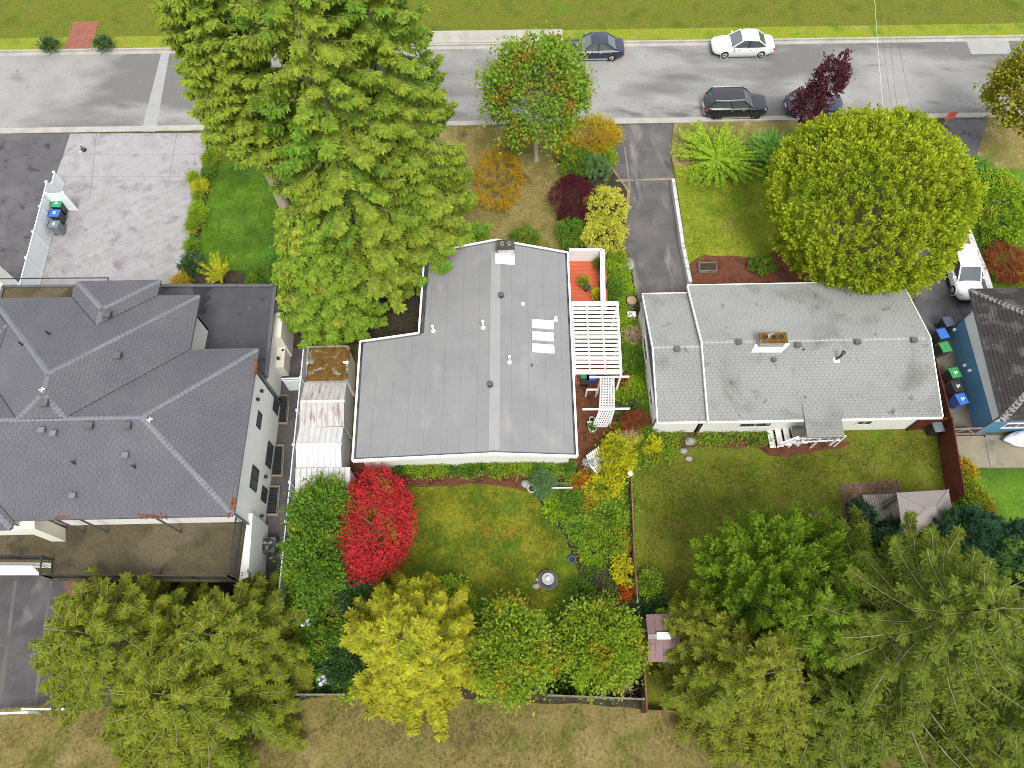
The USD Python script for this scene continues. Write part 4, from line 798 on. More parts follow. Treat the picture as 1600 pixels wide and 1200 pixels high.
# mauve shed
z_ = 2.1; qs = [P2(1009, 960, z_), P2(1059, 959, z_), P2(1062, 1032, z_), P2(1012, 1033, z_)]
t = thing('mauve_shed', 'small shed with mauve roof and square white roof light', 'shed', (*np.mean(qs, 0), 0))
wall_ring([tuple(p) for p in list(sg.Polygon(qs).buffer(-.1, join_style=2).exterior.coords)[:-1]], 0, z_ - .02, G['mauve'], t)
q = [np.array(p) for p in qs]; rl, rr = (q[0] + q[3]) / 2 - [0, .0], (q[1] + q[2]) / 2
for (a, b), nm in (((q[0], q[1]), 0), ((q[3], q[2]), 1)):
    for k in range(4):
        f = lambda u, v, s: u * (1 - s) + v * s; s0, s1 = k / 4, (k + 1) / 4 - .008
        A = [[*f(a, b, s0), z_], [*f(a, b, s1), z_], [*f(rl, rr, s1), z_ + .35], [*f(rl, rr, s0), z_ + .35]]; m = MB().add(A + [np.array(x) + [0, 0, .03] for x in A], [[0, 3, 2, 1], [4, 5, 6, 7], [0, 1, 5, 4], [1, 2, 6, 5], [2, 3, 7, 6], [3, 0, 4, 7]]); put('roof_panel', m, G['mauve'], t)
put('ridge_strip', MB().bar([*rl, z_ + .385], [*rr, z_ + .385], .22, .03), G['taupe'], t)
sl = [P2(1026, 988, z_ + .4), P2(1047, 988, z_ + .4), P2(1048, 999, z_ + .4), P2(1026, 999, z_ + .4)]; put('roof_light', MB().prism(sl, z_ + .38, z_ + .46), G['trim'], t)
put('gutter', MB().bar([*q[3], z_ - .03], [*q[2], z_ - .03], .08), G['greywood'], t)
# timber platform and canopy in the right back garden
dz = .45; q = [P2(1348, 773, dz), P2(1408, 771, dz), P2(1416, 812, dz), P2(1358, 815, dz)]
t = thing('timber_platform', 'weathered grey plank platform on the old brick paving', 'platform', (*np.mean(q, 0), 0)); n = 15
for k in range(n):
    f = lambda a, b, s: np.array(a) * (1 - s) + np.array(b) * s; s0, s1 = k / n, (k + 1) / n - .012
    put('plank', MB().prism([f(q[0], q[1], s0), f(q[0], q[1], s1), f(q[3], q[2], s1), f(q[3], q[2], s0)], dz - .04, dz + rnd.uniform(-.008, .008)), G['greywood'], t)
put('frame', MB().prism(sg.Polygon(q).buffer(-.04, join_style=2), .02, dz - .045), G['greywood'], t)
tl = thing('loose_timber', 'short dark timber lying across the plank platform', 'timber', (*P2(1391, 787, .55), .5)); a, b = P(1381, 793, .53), P(1402, 777, .53)
put('beam', MB().bar(a, b, .13, .1), G['rust'], tl); put('end_cap', MB().bar(b, b + (b - a) * .04, .135, .105), G['greywood'], tl)
cz = 2.3; qc = [P2(1401, 770, cz), P2(1482, 765, cz), P2(1494, 826, cz), P2(1411, 832, cz)]; qc = [np.array(p) for p in qc]
t = thing('garden_gazebo', 'taupe hip-roofed garden gazebo behind the dark green trees', 'gazebo', (*np.mean(qc, 0), 0)); r0, r1 = (qc[0] * .3 + qc[1] * .2 + qc[2] * .2 + qc[3] * .3), (qc[0] * .2 + qc[1] * .3 + qc[2] * .3 + qc[3] * .2); zz = cz + .6
for pts in ([[*qc[0], cz], [*qc[1], cz], [*r1, zz], [*r0, zz]], [[*qc[1], cz], [*qc[2], cz], [*r1, zz]], [[*qc[2], cz], [*qc[3], cz], [*r0, zz], [*r1, zz]], [[*qc[3], cz], [*qc[0], cz], [*r0, zz]]):
    p = np.array(pts, float); n = len(p); m = MB().add(np.vstack([p, p - [0, 0, .04]]), [[0, i, i + 1] for i in range(1, n - 1)]); m.add(np.vstack([p, p - [0, 0, .04]]), [[n, n + i + 1, n + i] for i in range(1, n - 1)]); put('roof_slope', m, G['taupe'], t)
for a, b in ((qc[0], r0), (qc[3], r0), (qc[1], r1), (qc[2], r1)): put('hip_strip', MB().bar([*a, cz + .01], [*b, zz + .01], .07, .03), G['taupe'], t)
put('hip_strip', MB().bar([*r0, zz + .01], [*r1, zz + .01], .07, .03), G['taupe'], t)
for p in qc: pp = p * .95 + np.mean(qc, 0) * .05; put('post', MB().bar([*pp, 0], [*pp, cz], .09), G['greywood'], t)

# ------------------------------------------------------------------ plants: builders
def unit(v): return v / (np.linalg.norm(v, axis=-1, keepdims=True) + 1e-9)
def leaf_mesh(c, d, n, L, W, fold=.15):
    """pointed leaves as folded diamonds: base points, directions, normals, lengths, widths"""
    d = unit(d); s = unit(np.cross(d, n)); n = np.cross(s, d); L = np.broadcast_to(L, (len(c),))[:, None]; W = np.broadcast_to(W, (len(c),))[:, None]
    v = np.stack([c, c + d * L * .45 + s * W / 2 + n * W * fold, c + d * L, c + d * L * .45 - s * W / 2 + n * W * fold], 1).reshape(-1, 3)
    b = np.arange(len(c))[:, None] * 4; return v, np.vstack([b + [0, 1, 2], b + [0, 2, 3]])
def rdirs(r, n): return unit(r.normal(size=(n, 3)))
def mpp(px, py, z=0.0): return ((z - CAM_H) / ray(px, py)[2]) / FPX
def crown_frame(px, py, w, h, zc, rz):
    """the crown that fills w x h of the survey picture when centred at height zc with half-height rz: centre, (rx, ry, rz)"""
    c = P(px, py, zc); k = mpp(px, py, zc); d = -ray(px, py); d /= np.linalg.norm(d); fy = math.hypot(d[0], d[1])
    rx = w / 2 * k; a = h / 2 * k; ry = math.sqrt(max(a * a - (rz * fy * .9) ** 2, (.55 * rx) ** 2)) / d[2]; return c, (rx, min(ry, 1.6 * rx), rz)
def crown_points(r, c, rad, n, seed, shell=(.6, 1.0), low=-.35, rough=.3):
    d = rdirs(r, n * 2); d = d[d[:, 2] > low][:n]; k = 1 + rough * (meshkit.fbm(d * 2.2 + seed * 3.1, 3, seed) - .5) * 2
    return np.array(c) + d * np.array(rad) * (k * r.uniform(*shell, len(d)) ** .7)[:, None], d
def broadleaf(name, label, cat, px, py, w, h, zc, rz, m, n=4000, L=.2, W=.12, clump=.45, cl=36, low=-.4, seed=1, trunk=None, group=None, upright=.35, rough=.3, limbs=7, bark='bark', shell=(.55, 1.0), hang=0.0, extra=None, crownname='crown'):
    """a tree or bush: leaves in clumps through the crown's volume, limbs from a trunk"""
    r = np.random.default_rng(seed); c, rad = crown_frame(px, py, w, h, zc, rz); k = max(8, n // cl)
    cp, cd = crown_points(r, c, rad, k, seed, shell, low, rough); k = len(cp); per = max(3, n // k); sc = clump * r.uniform(.6, 1.3, k)
    off = r.normal(size=(k, per, 3)) * [1, 1, .6] * sc[:, None, None] * .55; p = (cp[:, None] + off).reshape(-1, 3)
    o = np.repeat(cd, per, 0); d = unit(rdirs(r, len(p)) * .8 + o * .7 + [0, 0, upright - hang]); nn = unit(rdirs(r, len(p)) * .55 + o * .3 + [0, 0, 1.0])
    ok = p[:, 2] > .06; p, d, nn = p[ok], d[ok], nn[ok]
    base = np.array(trunk if trunk is not None else (c[0], c[1])); t = thing(name, label, cat, (*base, 0), group)
    s = r.uniform(.7, 1.3, len(p)); put(crownname, leaf_mesh(p, d, nn, L * s, W * s), m, t)
    th = max(.2, c[2] - rad[2] * .5); R0 = max(.025, min(.22, .045 * max(rad))); tb = MB()
    if cat == 'tree':
        top = np.array([c[0], c[1], c[2]]); b3 = np.array([*base, 0]); mid = b3 * .45 + np.array([c[0], c[1], th]) * .55
        put('trunk', MB().tube([b3 - [0, 0, .05], b3 + [0, 0, .25], mid, np.array([c[0], c[1], th]), top], [R0 * 1.5, R0 * 1.05, R0 * .9, R0 * .75, R0 * .35], 8), G[bark], t, smooth=True); st0 = np.array([c[0], c[1], th])
    else: st0 = np.array([*base, .0])
    for i in range(limbs):
        e = cp[r.integers(k)]; q = st0 * .5 + e * .5 + [0, 0, .12 * np.linalg.norm(e - st0)]; tb.tube([st0, q, e], [R0 * .5, R0 * .32, R0 * .12], 5)
    put('limbs' if cat == 'tree' else 'stems', tb, G['twig' if cat != 'tree' else bark], t)
    if extra: extra(t, c, rad, cp, r)
    return t
def conifer(name, label, base, H, R, z0, m, nbr=120, seed=1, droop=.35, rise=.12, tip=.25, dens=1.0, L=.24, W=.085, limb='limb', group=None, pw=.8, lean=(0, 0), bare=.08, hang=.5, rtop=.4, trunk_r=None, vis=1.0, cat='tree'):
    if L < .22: dens *= 1.1
    """a conifer: trunk, curved branches in whorls, flat drooping sprays of needles along them"""
    r = np.random.default_rng(seed); b = np.array([*base, 0.0]); ln = np.array([*lean, 0.0]); T = thing(name, label, cat, b, group)
    tr = trunk_r or .016 * H + .03; hs = np.linspace(0, 1, 7); put('trunk', MB().tube([b + ln * s * s + [0, 0, H * s] for s in hs], [tr * (1 - .93 * s) for s in hs], 8), G['bark'], T, smooth=True)
    wood = MB(); C, D, N, LL = [], [], [], []
    for i in range(nbr):
        u = ((i + r.random()) / nbr) ** 1.25; z = z0 + (H - z0) * u * .985; Lb = (R * (1 - u) ** pw * r.uniform(.8, 1.1) + rtop * r.uniform(.5, 1)); az = i * 2.39996 + r.uniform(-.35, .35)
        h = np.array([math.cos(az), math.sin(az), 0]); side = np.array([-h[1], h[0], 0]); o = b + ln * (z / H) ** 2 + [0, 0, z]; up = rise + .9 * max(0, u - .6); bend = r.uniform(-.15, .15)
        f = lambda s: o + h * (Lb * s)[:, None] + side * (bend * Lb * s * s)[:, None] + np.array([0, 0, 1.0]) * (Lb * (up * s - droop * s ** 1.6 + tip * s ** 4))[:, None]
        ss = np.linspace(.35 if u > .7 else 0.0, 1, 6); pts = f(ss); rw = (.012 + .007 * Lb) * vis * (1 - .45 * u); wood.tube(pts, np.maximum(rw * (1 - .85 * ss), .006), 4, False)
        nb = max(4, int(Lb * 15 * dens)); s = bare + (1 - bare) * np.sqrt(r.random(nb)) ; s = np.where(u > .72, s * r.random(nb) ** .3, s); q = f(s); tg = unit(f(np.minimum(s + .03, 1.03)) - q); sg_ = np.where(r.random(nb) < .5, -1.0, 1.0)
        bd = unit(tg * r.uniform(.55, 1.0, nb)[:, None] + np.cross(tg, [0, 0, 1.0]) * (sg_ * r.uniform(.45, 1.0, nb))[:, None] + [0, 0, -hang * .6] * r.uniform(.2, 1.3, nb)[:, None])
        bl = (.18 + .30 * Lb ** .6 * (1.05 - s)) * r.uniform(.7, 1.25, nb); per = 8; a = (np.arange(per) + .5) / per
        c = q[:, None] + bd[:, None] * (bl[:, None] * a)[..., None] + np.array([0, 0, -1.0]) * (hang * .35 * bl[:, None] * a ** 2)[..., None]
        tw = np.where(np.arange(per) % 2 == 0, 1.0, -1.0)[None, :, None]; sd = unit(np.cross(bd, [0, 0, 1.0]))[:, None]
        d = unit(bd[:, None] * .75 + sd * tw * .6 + np.array([0, 0, -hang]) * .45 + r.normal(size=c.shape) * .22); n = unit(np.array([0, 0, 1.0]) + h * .35 + r.normal(size=c.shape) * .3)
        C.append(c.reshape(-1, 3)); D.append(d.reshape(-1, 3)); N.append(n.reshape(-1, 3))
    C, D, N = np.vstack(C), np.vstack(D), np.vstack(N); ok = C[:, 2] > .1; C, D, N = C[ok], D[ok], N[ok]; s = r.uniform(.65, 1.3, len(C))
    put('crown', leaf_mesh(C, D, N, L * s, W * s, .1), m, T); put('branches', wood, G[limb], T); return T
def plume_bush(name, label, px, py, w, h, zc, rz, m, plumes=700, per=30, L=.17, W=.06, plen=.7, spread=.28, seed=1, cat='shrub', up=.8, group=None, low=-.25, rough=.2, shell=(.75, 1.0), trunk=True, out=1.0, core=True):
    """dense evergreen of flame-like plumes standing out from the crown"""
    r = np.random.default_rng(seed); c, rad = crown_frame(px, py, w, h, zc, rz); cp, cd = crown_points(r, c, rad, plumes, seed, shell, low, rough); k = len(cp)
    ax = unit(cd * out + [0, 0, up] + r.normal(size=(k, 3)) * .25); a = r.random((k, per)) ** .8; pl = plen * r.uniform(.6, 1.25, k)
    e1 = unit(np.cross(ax, rdirs(r, k))); e2 = np.cross(ax, e1); g = r.random((k, per)) * 2 * np.pi; rr = spread * pl[:, None] * (1 - a * .75) * r.random((k, per)) ** .5
    radial = e1[:, None] * np.cos(g)[..., None] + e2[:, None] * np.sin(g)[..., None]; p = (cp - ax * pl[:, None] * .5)[:, None] + ax[:, None] * (a * pl[:, None])[..., None] + radial * rr[..., None]
    d = unit(ax[:, None] * .8 + radial * .7 + r.normal(size=p.shape) * .2); n = unit(radial * .5 + ax[:, None] * .4 + np.array([0, 0, .6]) + r.normal(size=p.shape) * .3)
    p, d, n = (x.reshape(-1, 3) for x in (p, d, n)); ok = p[:, 2] > .05; p, d, n = p[ok], d[ok], n[ok]; s = r.uniform(.7, 1.3, len(p)); t = thing(name, label, cat, (c[0], c[1], 0), group); put('crown' if cat == 'tree' else 'foliage', leaf_mesh(p, d, n, L * s, W * s), m, t)
    tb = MB()
    for i in range(5): e = cp[r.integers(k)] * .75 + c * .25; tb.tube([[c[0], c[1], 0], [*(c[:2] * .6 + e[:2] * .4), e[2] * .55], e], [.05 * rad[0] ** .5, .03, .012], 5)
    put('trunk' if cat == 'tree' else 'stems', tb, G['bark' if cat == 'tree' else 'twig'], t); return t
def star_plant(name, label, px, py, w, m, h=.5, n=60, per=26, L=.14, W=.05, seed=1, cat='shrub', ell=1.0, droop=.35, group=None, rise=.5):
    """a low shrub of arching fronds radiating from its middle"""
    r = np.random.default_rng(seed); c = P2(px, py, h * .5); R = w / 2 * mpp(px, py, h * .5); az = r.random(n) * 2 * np.pi; Lb = R * r.uniform(.45, 1.1, n); a = (np.arange(per) + .3) / per; hd = np.stack([np.cos(az), np.sin(az) * ell, 0 * az], 1); el = r.uniform(.2, 1.2, n)
    p = np.array([*c, .08]) + hd[:, None] * (Lb[:, None] * a)[..., None] + np.array([0, 0, 1.0]) * (h * (el[:, None] * 1.9 * rise * a * 2 - droop * 2 * el[:, None] * a ** 2))[..., None]; sd = np.cross(hd, [0, 0, 1.0])[:, None] * np.where(np.arange(per) % 2, 1.0, -1.0)[None, :, None]
    d = unit(hd[:, None] * .9 + sd * .8 + np.array([0, 0, .15]) + r.normal(size=p.shape) * .2); nn = unit(np.array([0, 0, 1.0]) + r.normal(size=p.shape) * .3); p, d, nn = (x.reshape(-1, 3) for x in (p, d, nn)); p[:, 2] = np.maximum(p[:, 2], .06); s = r.uniform(.7, 1.3, len(p))
    t = thing(name, label, cat, (*c, 0), group); put('foliage', leaf_mesh(p, d, nn, L * s, W * s), m, t); tb = MB()
    for i in range(0, n, 2): tb.tube([[*c, .05], np.array([*c, .08]) + hd[i] * Lb[i] * .5 + [0, 0, h * .5 * el[i]]], [.014, .006], 4, False)
    put('stems', tb, G['twig'], t); return t
def cover(name, label, cat, poly, m, n=3000, hgt=.3, L=.14, W=.08, clump=.25, per=14, seed=1, zbase=0.0):
    """uncountable low planting over a bed"""
    r = np.random.default_rng(seed); g = sg.Polygon(pxpoly(poly)); x0, y0, x1, y1 = g.bounds; q = []
    k = n // per
    while len(q) < k:
        c = r.uniform([x0, y0], [x1, y1], (k, 2)); c = c[shapely.contains_xy(g, c[:, 0], c[:, 1])]; dn = meshkit.fbm(np.c_[c * .9, np.full(len(c), seed)], 3, seed); c = c[dn > r.uniform(.25, .6, len(c))]; q += list(c)
    q = np.array(q[:k]); hh = hgt * (.35 + 1.3 * meshkit.fbm(np.c_[q * 1.1, np.full(k, 9 + seed)], 2, seed)); p = np.c_[q, zbase + hh * .6][:, None] + r.normal(size=(k, per, 3)) * [clump, clump, .25 * hgt]; p = p.reshape(-1, 3); p[:, 2] = np.maximum(p[:, 2], zbase + .03)
    d = unit(rdirs(r, len(p)) + [0, 0, .5]); nn = unit(rdirs(r, len(p)) * .5 + [0, 0, 1.0]); s = r.uniform(.6, 1.4, len(p)); put(name, leaf_mesh(p, d, nn, L * s, W * s), m, label=label, cat=cat, kind='stuff')

# ------------------------------------------------------------------ plants: leaves
F = {}
F['cedar'] = leafmat('cedar_sprays', [(.10, .13, .012), (.20, .22, .018), (.27, .26, .022), (.33, .29, .035)], .3, (.08, .16, .014), .35, .5, .66)
F['cedar_low'] = leafmat('cedar_low_sprays', [(.08, .125, .010), (.135, .185, .013), (.19, .225, .016)], .3, (.20, .22, .02), .5, .55, .7)
F['hedge'] = leafmat('golden_cedar', [(.14, .17, .008), (.25, .27, .012), (.33, .33, .014), (.38, .37, .02)], .3, (.14, .20, .01), .35, .52, .68)
F['spruce'] = leafmat('olive_conifer', [(.07, .082, .006), (.125, .135, .009), (.20, .195, .013), (.27, .25, .02)], .25, (.085, .115, .008), .45, .5, .66)
F['gold'] = leafmat('gold_conifer', [(.15, .148, .008), (.25, .245, .010), (.31, .30, .012), (.22, .235, .012)], .3, (.15, .18, .010), .5, .55, .7)
F['deodar'] = leafmat('deodar_needles', [(.05, .066, .006), (.105, .12, .009), (.18, .185, .013), (.25, .24, .02)], .25, (.07, .092, .008), .3, .48, .62)
F['bright'] = leafmat('bright_conifer', [(.065, .105, .006), (.12, .165, .007), (.17, .215, .009)], .3, (.06, .11, .008), .5, .52, .66)
F['yellowgreen'] = leafmat('yellowgreen_conifer', [(.075, .085, .007), (.135, .145, .010), (.20, .19, .014), (.19, .11, .018)], .3, (.08, .115, .008), .5, .54, .68)
F['darkpine'] = leafmat('dark_pine', [(.014, .038, .018), (.026, .062, .027), (.045, .09, .03)], .2, (.05, .10, .02), .6, .55, .7)
F['maple'] = leafmat('turning_maple', [(.08, .13, .012), (.14, .19, .014), (.20, .22, .016), (.30, .20, .018)], .3, (.30, .13, .018), .7, .52, .66)
F['maple2'] = leafmat('orange_maple', [(.13, .12, .010), (.22, .13, .008), (.27, .09, .008)], .3, (.10, .15, .012), .6, .5, .64)
F['orange'] = leafmat('amber_leaves', [(.20, .13, .008), (.27, .17, .009), (.22, .15, .012)], .3, (.22, .20, .015), .8, .5, .66)
F['amber'] = leafmat('golden_brown_leaves', [(.17, .105, .006), (.24, .145, .006), (.28, .175, .008)], .3, (.20, .16, .015), .9, .5, .68)
F['purple'] = leafmat('purple_leaves', [(.04, .011, .016), (.065, .017, .026), (.03, .011, .013)], .2, (.055, .012, .028), .8, .52, .66)
F['maroon'] = leafmat('maroon_leaves', [(.035, .005, .008), (.06, .009, .012), (.024, .004, .006)], .2)
F['gold_shrub'] = leafmat('golden_variegated', [(.30, .255, .025), (.40, .35, .04), (.24, .20, .015)], .25)
F['bluegreen'] = leafmat('bluegreen_needles', [(.055, .10, .036), (.085, .14, .055), (.12, .17, .075)], .2)
F['juniper'] = leafmat('lime_juniper', [(.11, .17, .010), (.17, .24, .015), (.22, .28, .024)], .3)
F['juniper_d'] = leafmat('green_juniper', [(.05, .12, .016), (.09, .19, .022), (.12, .22, .025)], .25, (.20, .11, .03), 1.5, .68, .75)
F['green'] = leafmat('mid_green_leaves', [(.045, .09, .009), (.08, .14, .011), (.125, .18, .014)], .3, (.14, .18, .012), .9, .52, .68)
F['lime'] = leafmat('lime_leaves', [(.10, .155, .008), (.15, .21, .010), (.20, .25, .014)], .3, (.22, .22, .014), .9, .55, .7)
F['yellow'] = leafmat('yellow_leaves', [(.20, .195, .007), (.27, .255, .008), (.16, .18, .008)], .3, (.11, .15, .01), .8, .54, .68)
F['dark'] = leafmat('dark_green_leaves', [(.014, .036, .008), (.024, .06, .010), (.038, .08, .012)], .15, None, rough=.35, spec=.5)
F['red'] = leafmat('scarlet_leaves', [(.22, .014, .016), (.29, .022, .024), (.25, .045, .018), (.16, .04, .012)], .25, (.15, .075, .012), .8, .56, .72)
F['redbrown'] = leafmat('rust_leaves', [(.10, .028, .010), (.14, .04, .014), (.075, .022, .008)], .25, (.14, .10, .02), 1.1, .6, .72)
F['redorange'] = leafmat('orange_red_leaves', [(.22, .045, .008), (.19, .03, .008), (.25, .085, .009)], .25)
F['ywgreen'] = leafmat('autumn_shrub_leaves', [(.085, .125, .008), (.155, .185, .010), (.23, .215, .011), (.27, .20, .013)], .3, (.24, .17, .012), .8, .54, .68)
F['mixed'] = leafmat('mixed_border_leaves', [(.09, .135, .010), (.15, .20, .014), (.22, .23, .03), (.15, .12, .03)], .3, (.065, .125, .012), 1.1, .5, .65)
F['white_fl'] = leafmat('pale_hydrangea', [(.26, .28, .33), (.32, .33, .36), (.28, .3, .32)], .2)
F['dry'] = leafmat('dry_stems', [(.20, .15, .09), (.30, .24, .16), (.14, .09, .05)], .2)

# ------------------------------------------------------------------ plants: the trees
CK = dict(droop=.45, hang=.75, rise=.14, tip=.3, L=.25, W=.115, dens=.95, bare=.1, vis=.75)
conifer('cedar_tree', 'tallest bare-trunked cedar, leftmost of the front cedars, overhanging the driveway edge', P2(487, 418), 26, 1.8, 13, F['cedar'], 210, 101, pw=.5, **CK)
conifer('cedar_tree', 'broad yellow-green cedar, middle of the front cedars', P2(592, 440), 27, 4.4, 3.2, F['cedar'], 280, 102, pw=.55, **CK)
conifer('cedar_tree', 'right-hand front cedar spreading over the dry lawn towards the amber bush', P2(652, 395), 26, 4.3, 1.2, F['cedar'], 280, 103, pw=.52, **CK)
conifer('cedar_tree', 'low bright green cedar hanging over the mossy shed roof', P2(533, 500), 10.5, 3.0, 1.4, F['cedar_low'], 150, 104, pw=.5, **CK)
conifer('cedar_tree', 'slimmer second-trunk cedar whose pale stem leans beside the lawn', P2(494, 428), 24, 2.0, 12.5, F['cedar'], 150, 105, pw=.5, **CK)
conifer('cedar_tree', 'dense cedar at the back of the front cedars, nearest the street', P2(585, 330), 24, 4.2, 3.5, F['cedar'], 190, 106, pw=.55, **CK)
conifer('spruce_tree', 'olive conifer nearest the rear driveway with bare branch ribs', P2(232, 1010), 7.2, 4.2, .8, F['spruce'], 110, 111, droop=.3, rise=.10, tip=.2, limb='limb', dens=1.0, vis=.9, pw=.5, L=.215, W=.074)
conifer('spruce_tree', 'olive conifer in the middle of the bottom left group, its top hidden among the others', P2(318, 1040), 6.2, 3.6, .8, F['spruce'], 90, 154, droop=.3, rise=.1, tip=.2, vis=.9, pw=.5, L=.215, W=.072)
conifer('spruce_tree', 'lowest olive conifer at the bottom left by the back verge', P2(345, 1092), 7.6, 4.4, .8, F['spruce'], 115, 112, droop=.3, rise=.1, tip=.2, vis=.9, pw=.5, L=.215, W=.074)
conifer('spruce_tree', 'olive conifer closest to the white vinyl fence, under the brown deck', P2(402, 1014), 7.2, 3.3, .8, F['spruce'], 105, 113, droop=.3, rise=.1, tip=.2, vis=.9, pw=.5, L=.215, W=.074)
conifer('golden_conifer', 'golden yellow conifer in the middle of the back border', P2(657, 1020), 8.0, 3.7, .5, F['gold'], 120, 114, droop=.28, rise=.15, tip=.2, vis=.7, pw=.62, L=.215, W=.08, dens=1.15)
plume_bush('bright_cedar', 'dense bright green conifer at the edge of the olive lawn', 1208, 905, 225, 185, 3.6, 3.6, F['bright'], 330, 150, seed=115, cat='tree', plen=2.0, L=.2, W=.06, up=1.0, rough=.45, shell=(.62, 1.0), spread=.20)
conifer('yellow_conifer', 'yellow-green conifer beside the mauve shed', P2(1128, 1066), 8.0, 3.6, .6, F['yellowgreen'], 130, 116, droop=.3, rise=.14, tip=.22, vis=1.0, pw=.6, L=.215, W=.074)
conifer('deodar_tree', 'huge dark deodar with long pale branches in the bottom right corner', P2(1330, 1005), 13, 6.8, .8, F['deodar'], 165, 117, droop=.3, rise=.18, tip=.22, vis=.95, pw=.68, L=.215, W=.074, dens=1.0)
conifer('deodar_tree', 'second deodar reaching in from the right edge of the picture', P2(1520, 1060), 10, 5.6, .8, F['deodar'], 140, 118, droop=.3, rise=.18, tip=.2, vis=.95, pw=.65, L=.215, W=.074)
conifer('deodar_tree', 'smallest deodar, at the very bottom of the corner group', P2(1260, 1105), 6.0, 3.9, .5, F['deodar'], 95, 119, droop=.3, rise=.18, tip=.2, vis=.9, pw=.6, L=.215, W=.074)
conifer('green_conifer', 'mid green conifer filling the gap between the bright one and the deodar', P2(1215, 985), 7.5, 3.8, .5, F['bright'], 110, 120, droop=.28, rise=.2, tip=.2, vis=1.0, pw=.6, L=.215, W=.074)
conifer('green_conifer', 'narrow lime-tipped conifer between the bright conifer and the mauve shed', P2(1082, 1000), 5.5, 2.4, .4, F['yellowgreen'], 70, 151, droop=.3, rise=.15, tip=.2, pw=.6, L=.215, W=.074, vis=.7)
conifer('deodar_tree', 'deodar nearest the dark pine, its ribs leaning towards the gazebo', P2(1395, 955), 7.5, 3.6, .6, F['deodar'], 110, 152, droop=.3, rise=.2, tip=.22, pw=.62, L=.215, W=.074, vis=1.1)
conifer('yellow_conifer', 'low yellow-green conifer at the bottom verge between the shed conifer and the deodar', P2(1180, 1110), 5.5, 2.8, .4, F['yellowgreen'], 70, 153, droop=.3, rise=.15, tip=.2, pw=.6, L=.215, W=.074, vis=.8)
plume_bush('dark_pine', 'round dark green pine next to the garden gazebo', 1500, 838, 92, 88, 2.2, 2.2, F['darkpine'], 420, 40, seed=121, cat='tree', plen=.7, L=.17, W=.05, up=.8)
plume_bush('dark_pine', 'dark pine behind the plank platform, half under the deodar', 1390, 878, 140, 62, 1.5, 1.5, F['darkpine'], 380, 40, seed=122, cat='tree', plen=.7, L=.17, W=.05, up=.8)
plume_bush('dark_pine', 'dark pine at the right edge below the far lawn', 1590, 868, 110, 110, 2.4, 2.4, F['darkpine'], 380, 40, seed=123, cat='tree', plen=.7, L=.17, W=.05, up=.8)
plume_bush('small_dark_conifer', 'small dark conifer on the old brick paving by the planks', 1343, 806, 40, 48, .9, .9, F['darkpine'], 110, 34, seed=124, cat='tree', plen=.4, L=.12, W=.04)
plume_bush('broad_cedar', 'huge rounded golden green cedar hiding the front of the pale roof', 1354, 318, 296, 262, 4.6, 4.7, F['hedge'], 3100, 36, seed=125, cat='tree', plen=.95, L=.2, W=.095, up=.8, spread=.26, rough=.17, shell=(.84, 1.0), low=-.5)
tb = P2(800, 232); broadleaf('street_maple', 'round green and orange maple by the kerb next to the front cedars', 'tree', 836, 148, 158, 158, 5.2, 3.6, F['maple'], 13000, .24, .17, .75, 44, -.6, 131, trunk=P2(838, 250), rough=.25)
broadleaf('purple_tree', 'purple-leaved plum tree standing in the verge over the dark car', 'tree', 1268, 164, 48, 56, 3.6, 1.5, F['purple'], 2300, .2, .13, .36, 30, -.7, 132, trunk=P2(1238, 222), rough=.3, bark='bark', limbs=10)
broadleaf('purple_tree', 'purple plum twin with the reddest leaves, rising over the road', 'tree', 1298, 122, 48, 56, 5.6, 1.5, F['purple'], 1900, .2, .13, .36, 30, -.7, 133, trunk=P2(1244, 221), rough=.45, limbs=8)
broadleaf('orange_maple', 'orange and green maple at the right edge by the kerb', 'tree', 1606, 140, 96, 130, 5.0, 3.2, F['maple2'], 10000, .24, .17, .6, 40, -.6, 134, trunk=P2(1575, 200), rough=.35)
broadleaf('red_maple', 'scarlet Japanese maple on the back lawn', 'tree', 583, 818, 124, 160, 1.6, 1.6, F['red'], 24000, .13, .065, .36, 44, -.3, 135, rough=.22, shell=(.72, 1.0), hang=.3, limbs=5)
broadleaf('plum_tree', 'yellow-green fruit tree right of the golden conifer', 'tree', 800, 1018, 112, 140, 3.0, 2.4, F['ywgreen'], 9000, .19, .11, .5, 36, -.5, 136, rough=.5, shell=(.4, 1.0))
broadleaf('apple_tree', 'yellow-tinted fruit tree between the fruit garden and the mauve shed', 'tree', 940, 1004, 136, 122, 2.2, 1.9, F['ywgreen'], 10500, .17, .10, .48, 36, -.5, 137, rough=.55, shell=(.4, 1.0))
broadleaf('laurel_tree', 'green leafy tree growing against the white vinyl fence above the lean-to', 'tree', 504, 802, 84, 104, 2.4, 2.0, F['green'], 8500, .2, .09, .42, 36, -.5, 138, rough=.5)
broadleaf('laurel_tree', 'green leafy tree left of the scarlet maple, lower of the pair', 'tree', 490, 886, 80, 108, 2.2, 1.9, F['green'], 8000, .2, .09, .42, 36, -.5, 139, rough=.5)

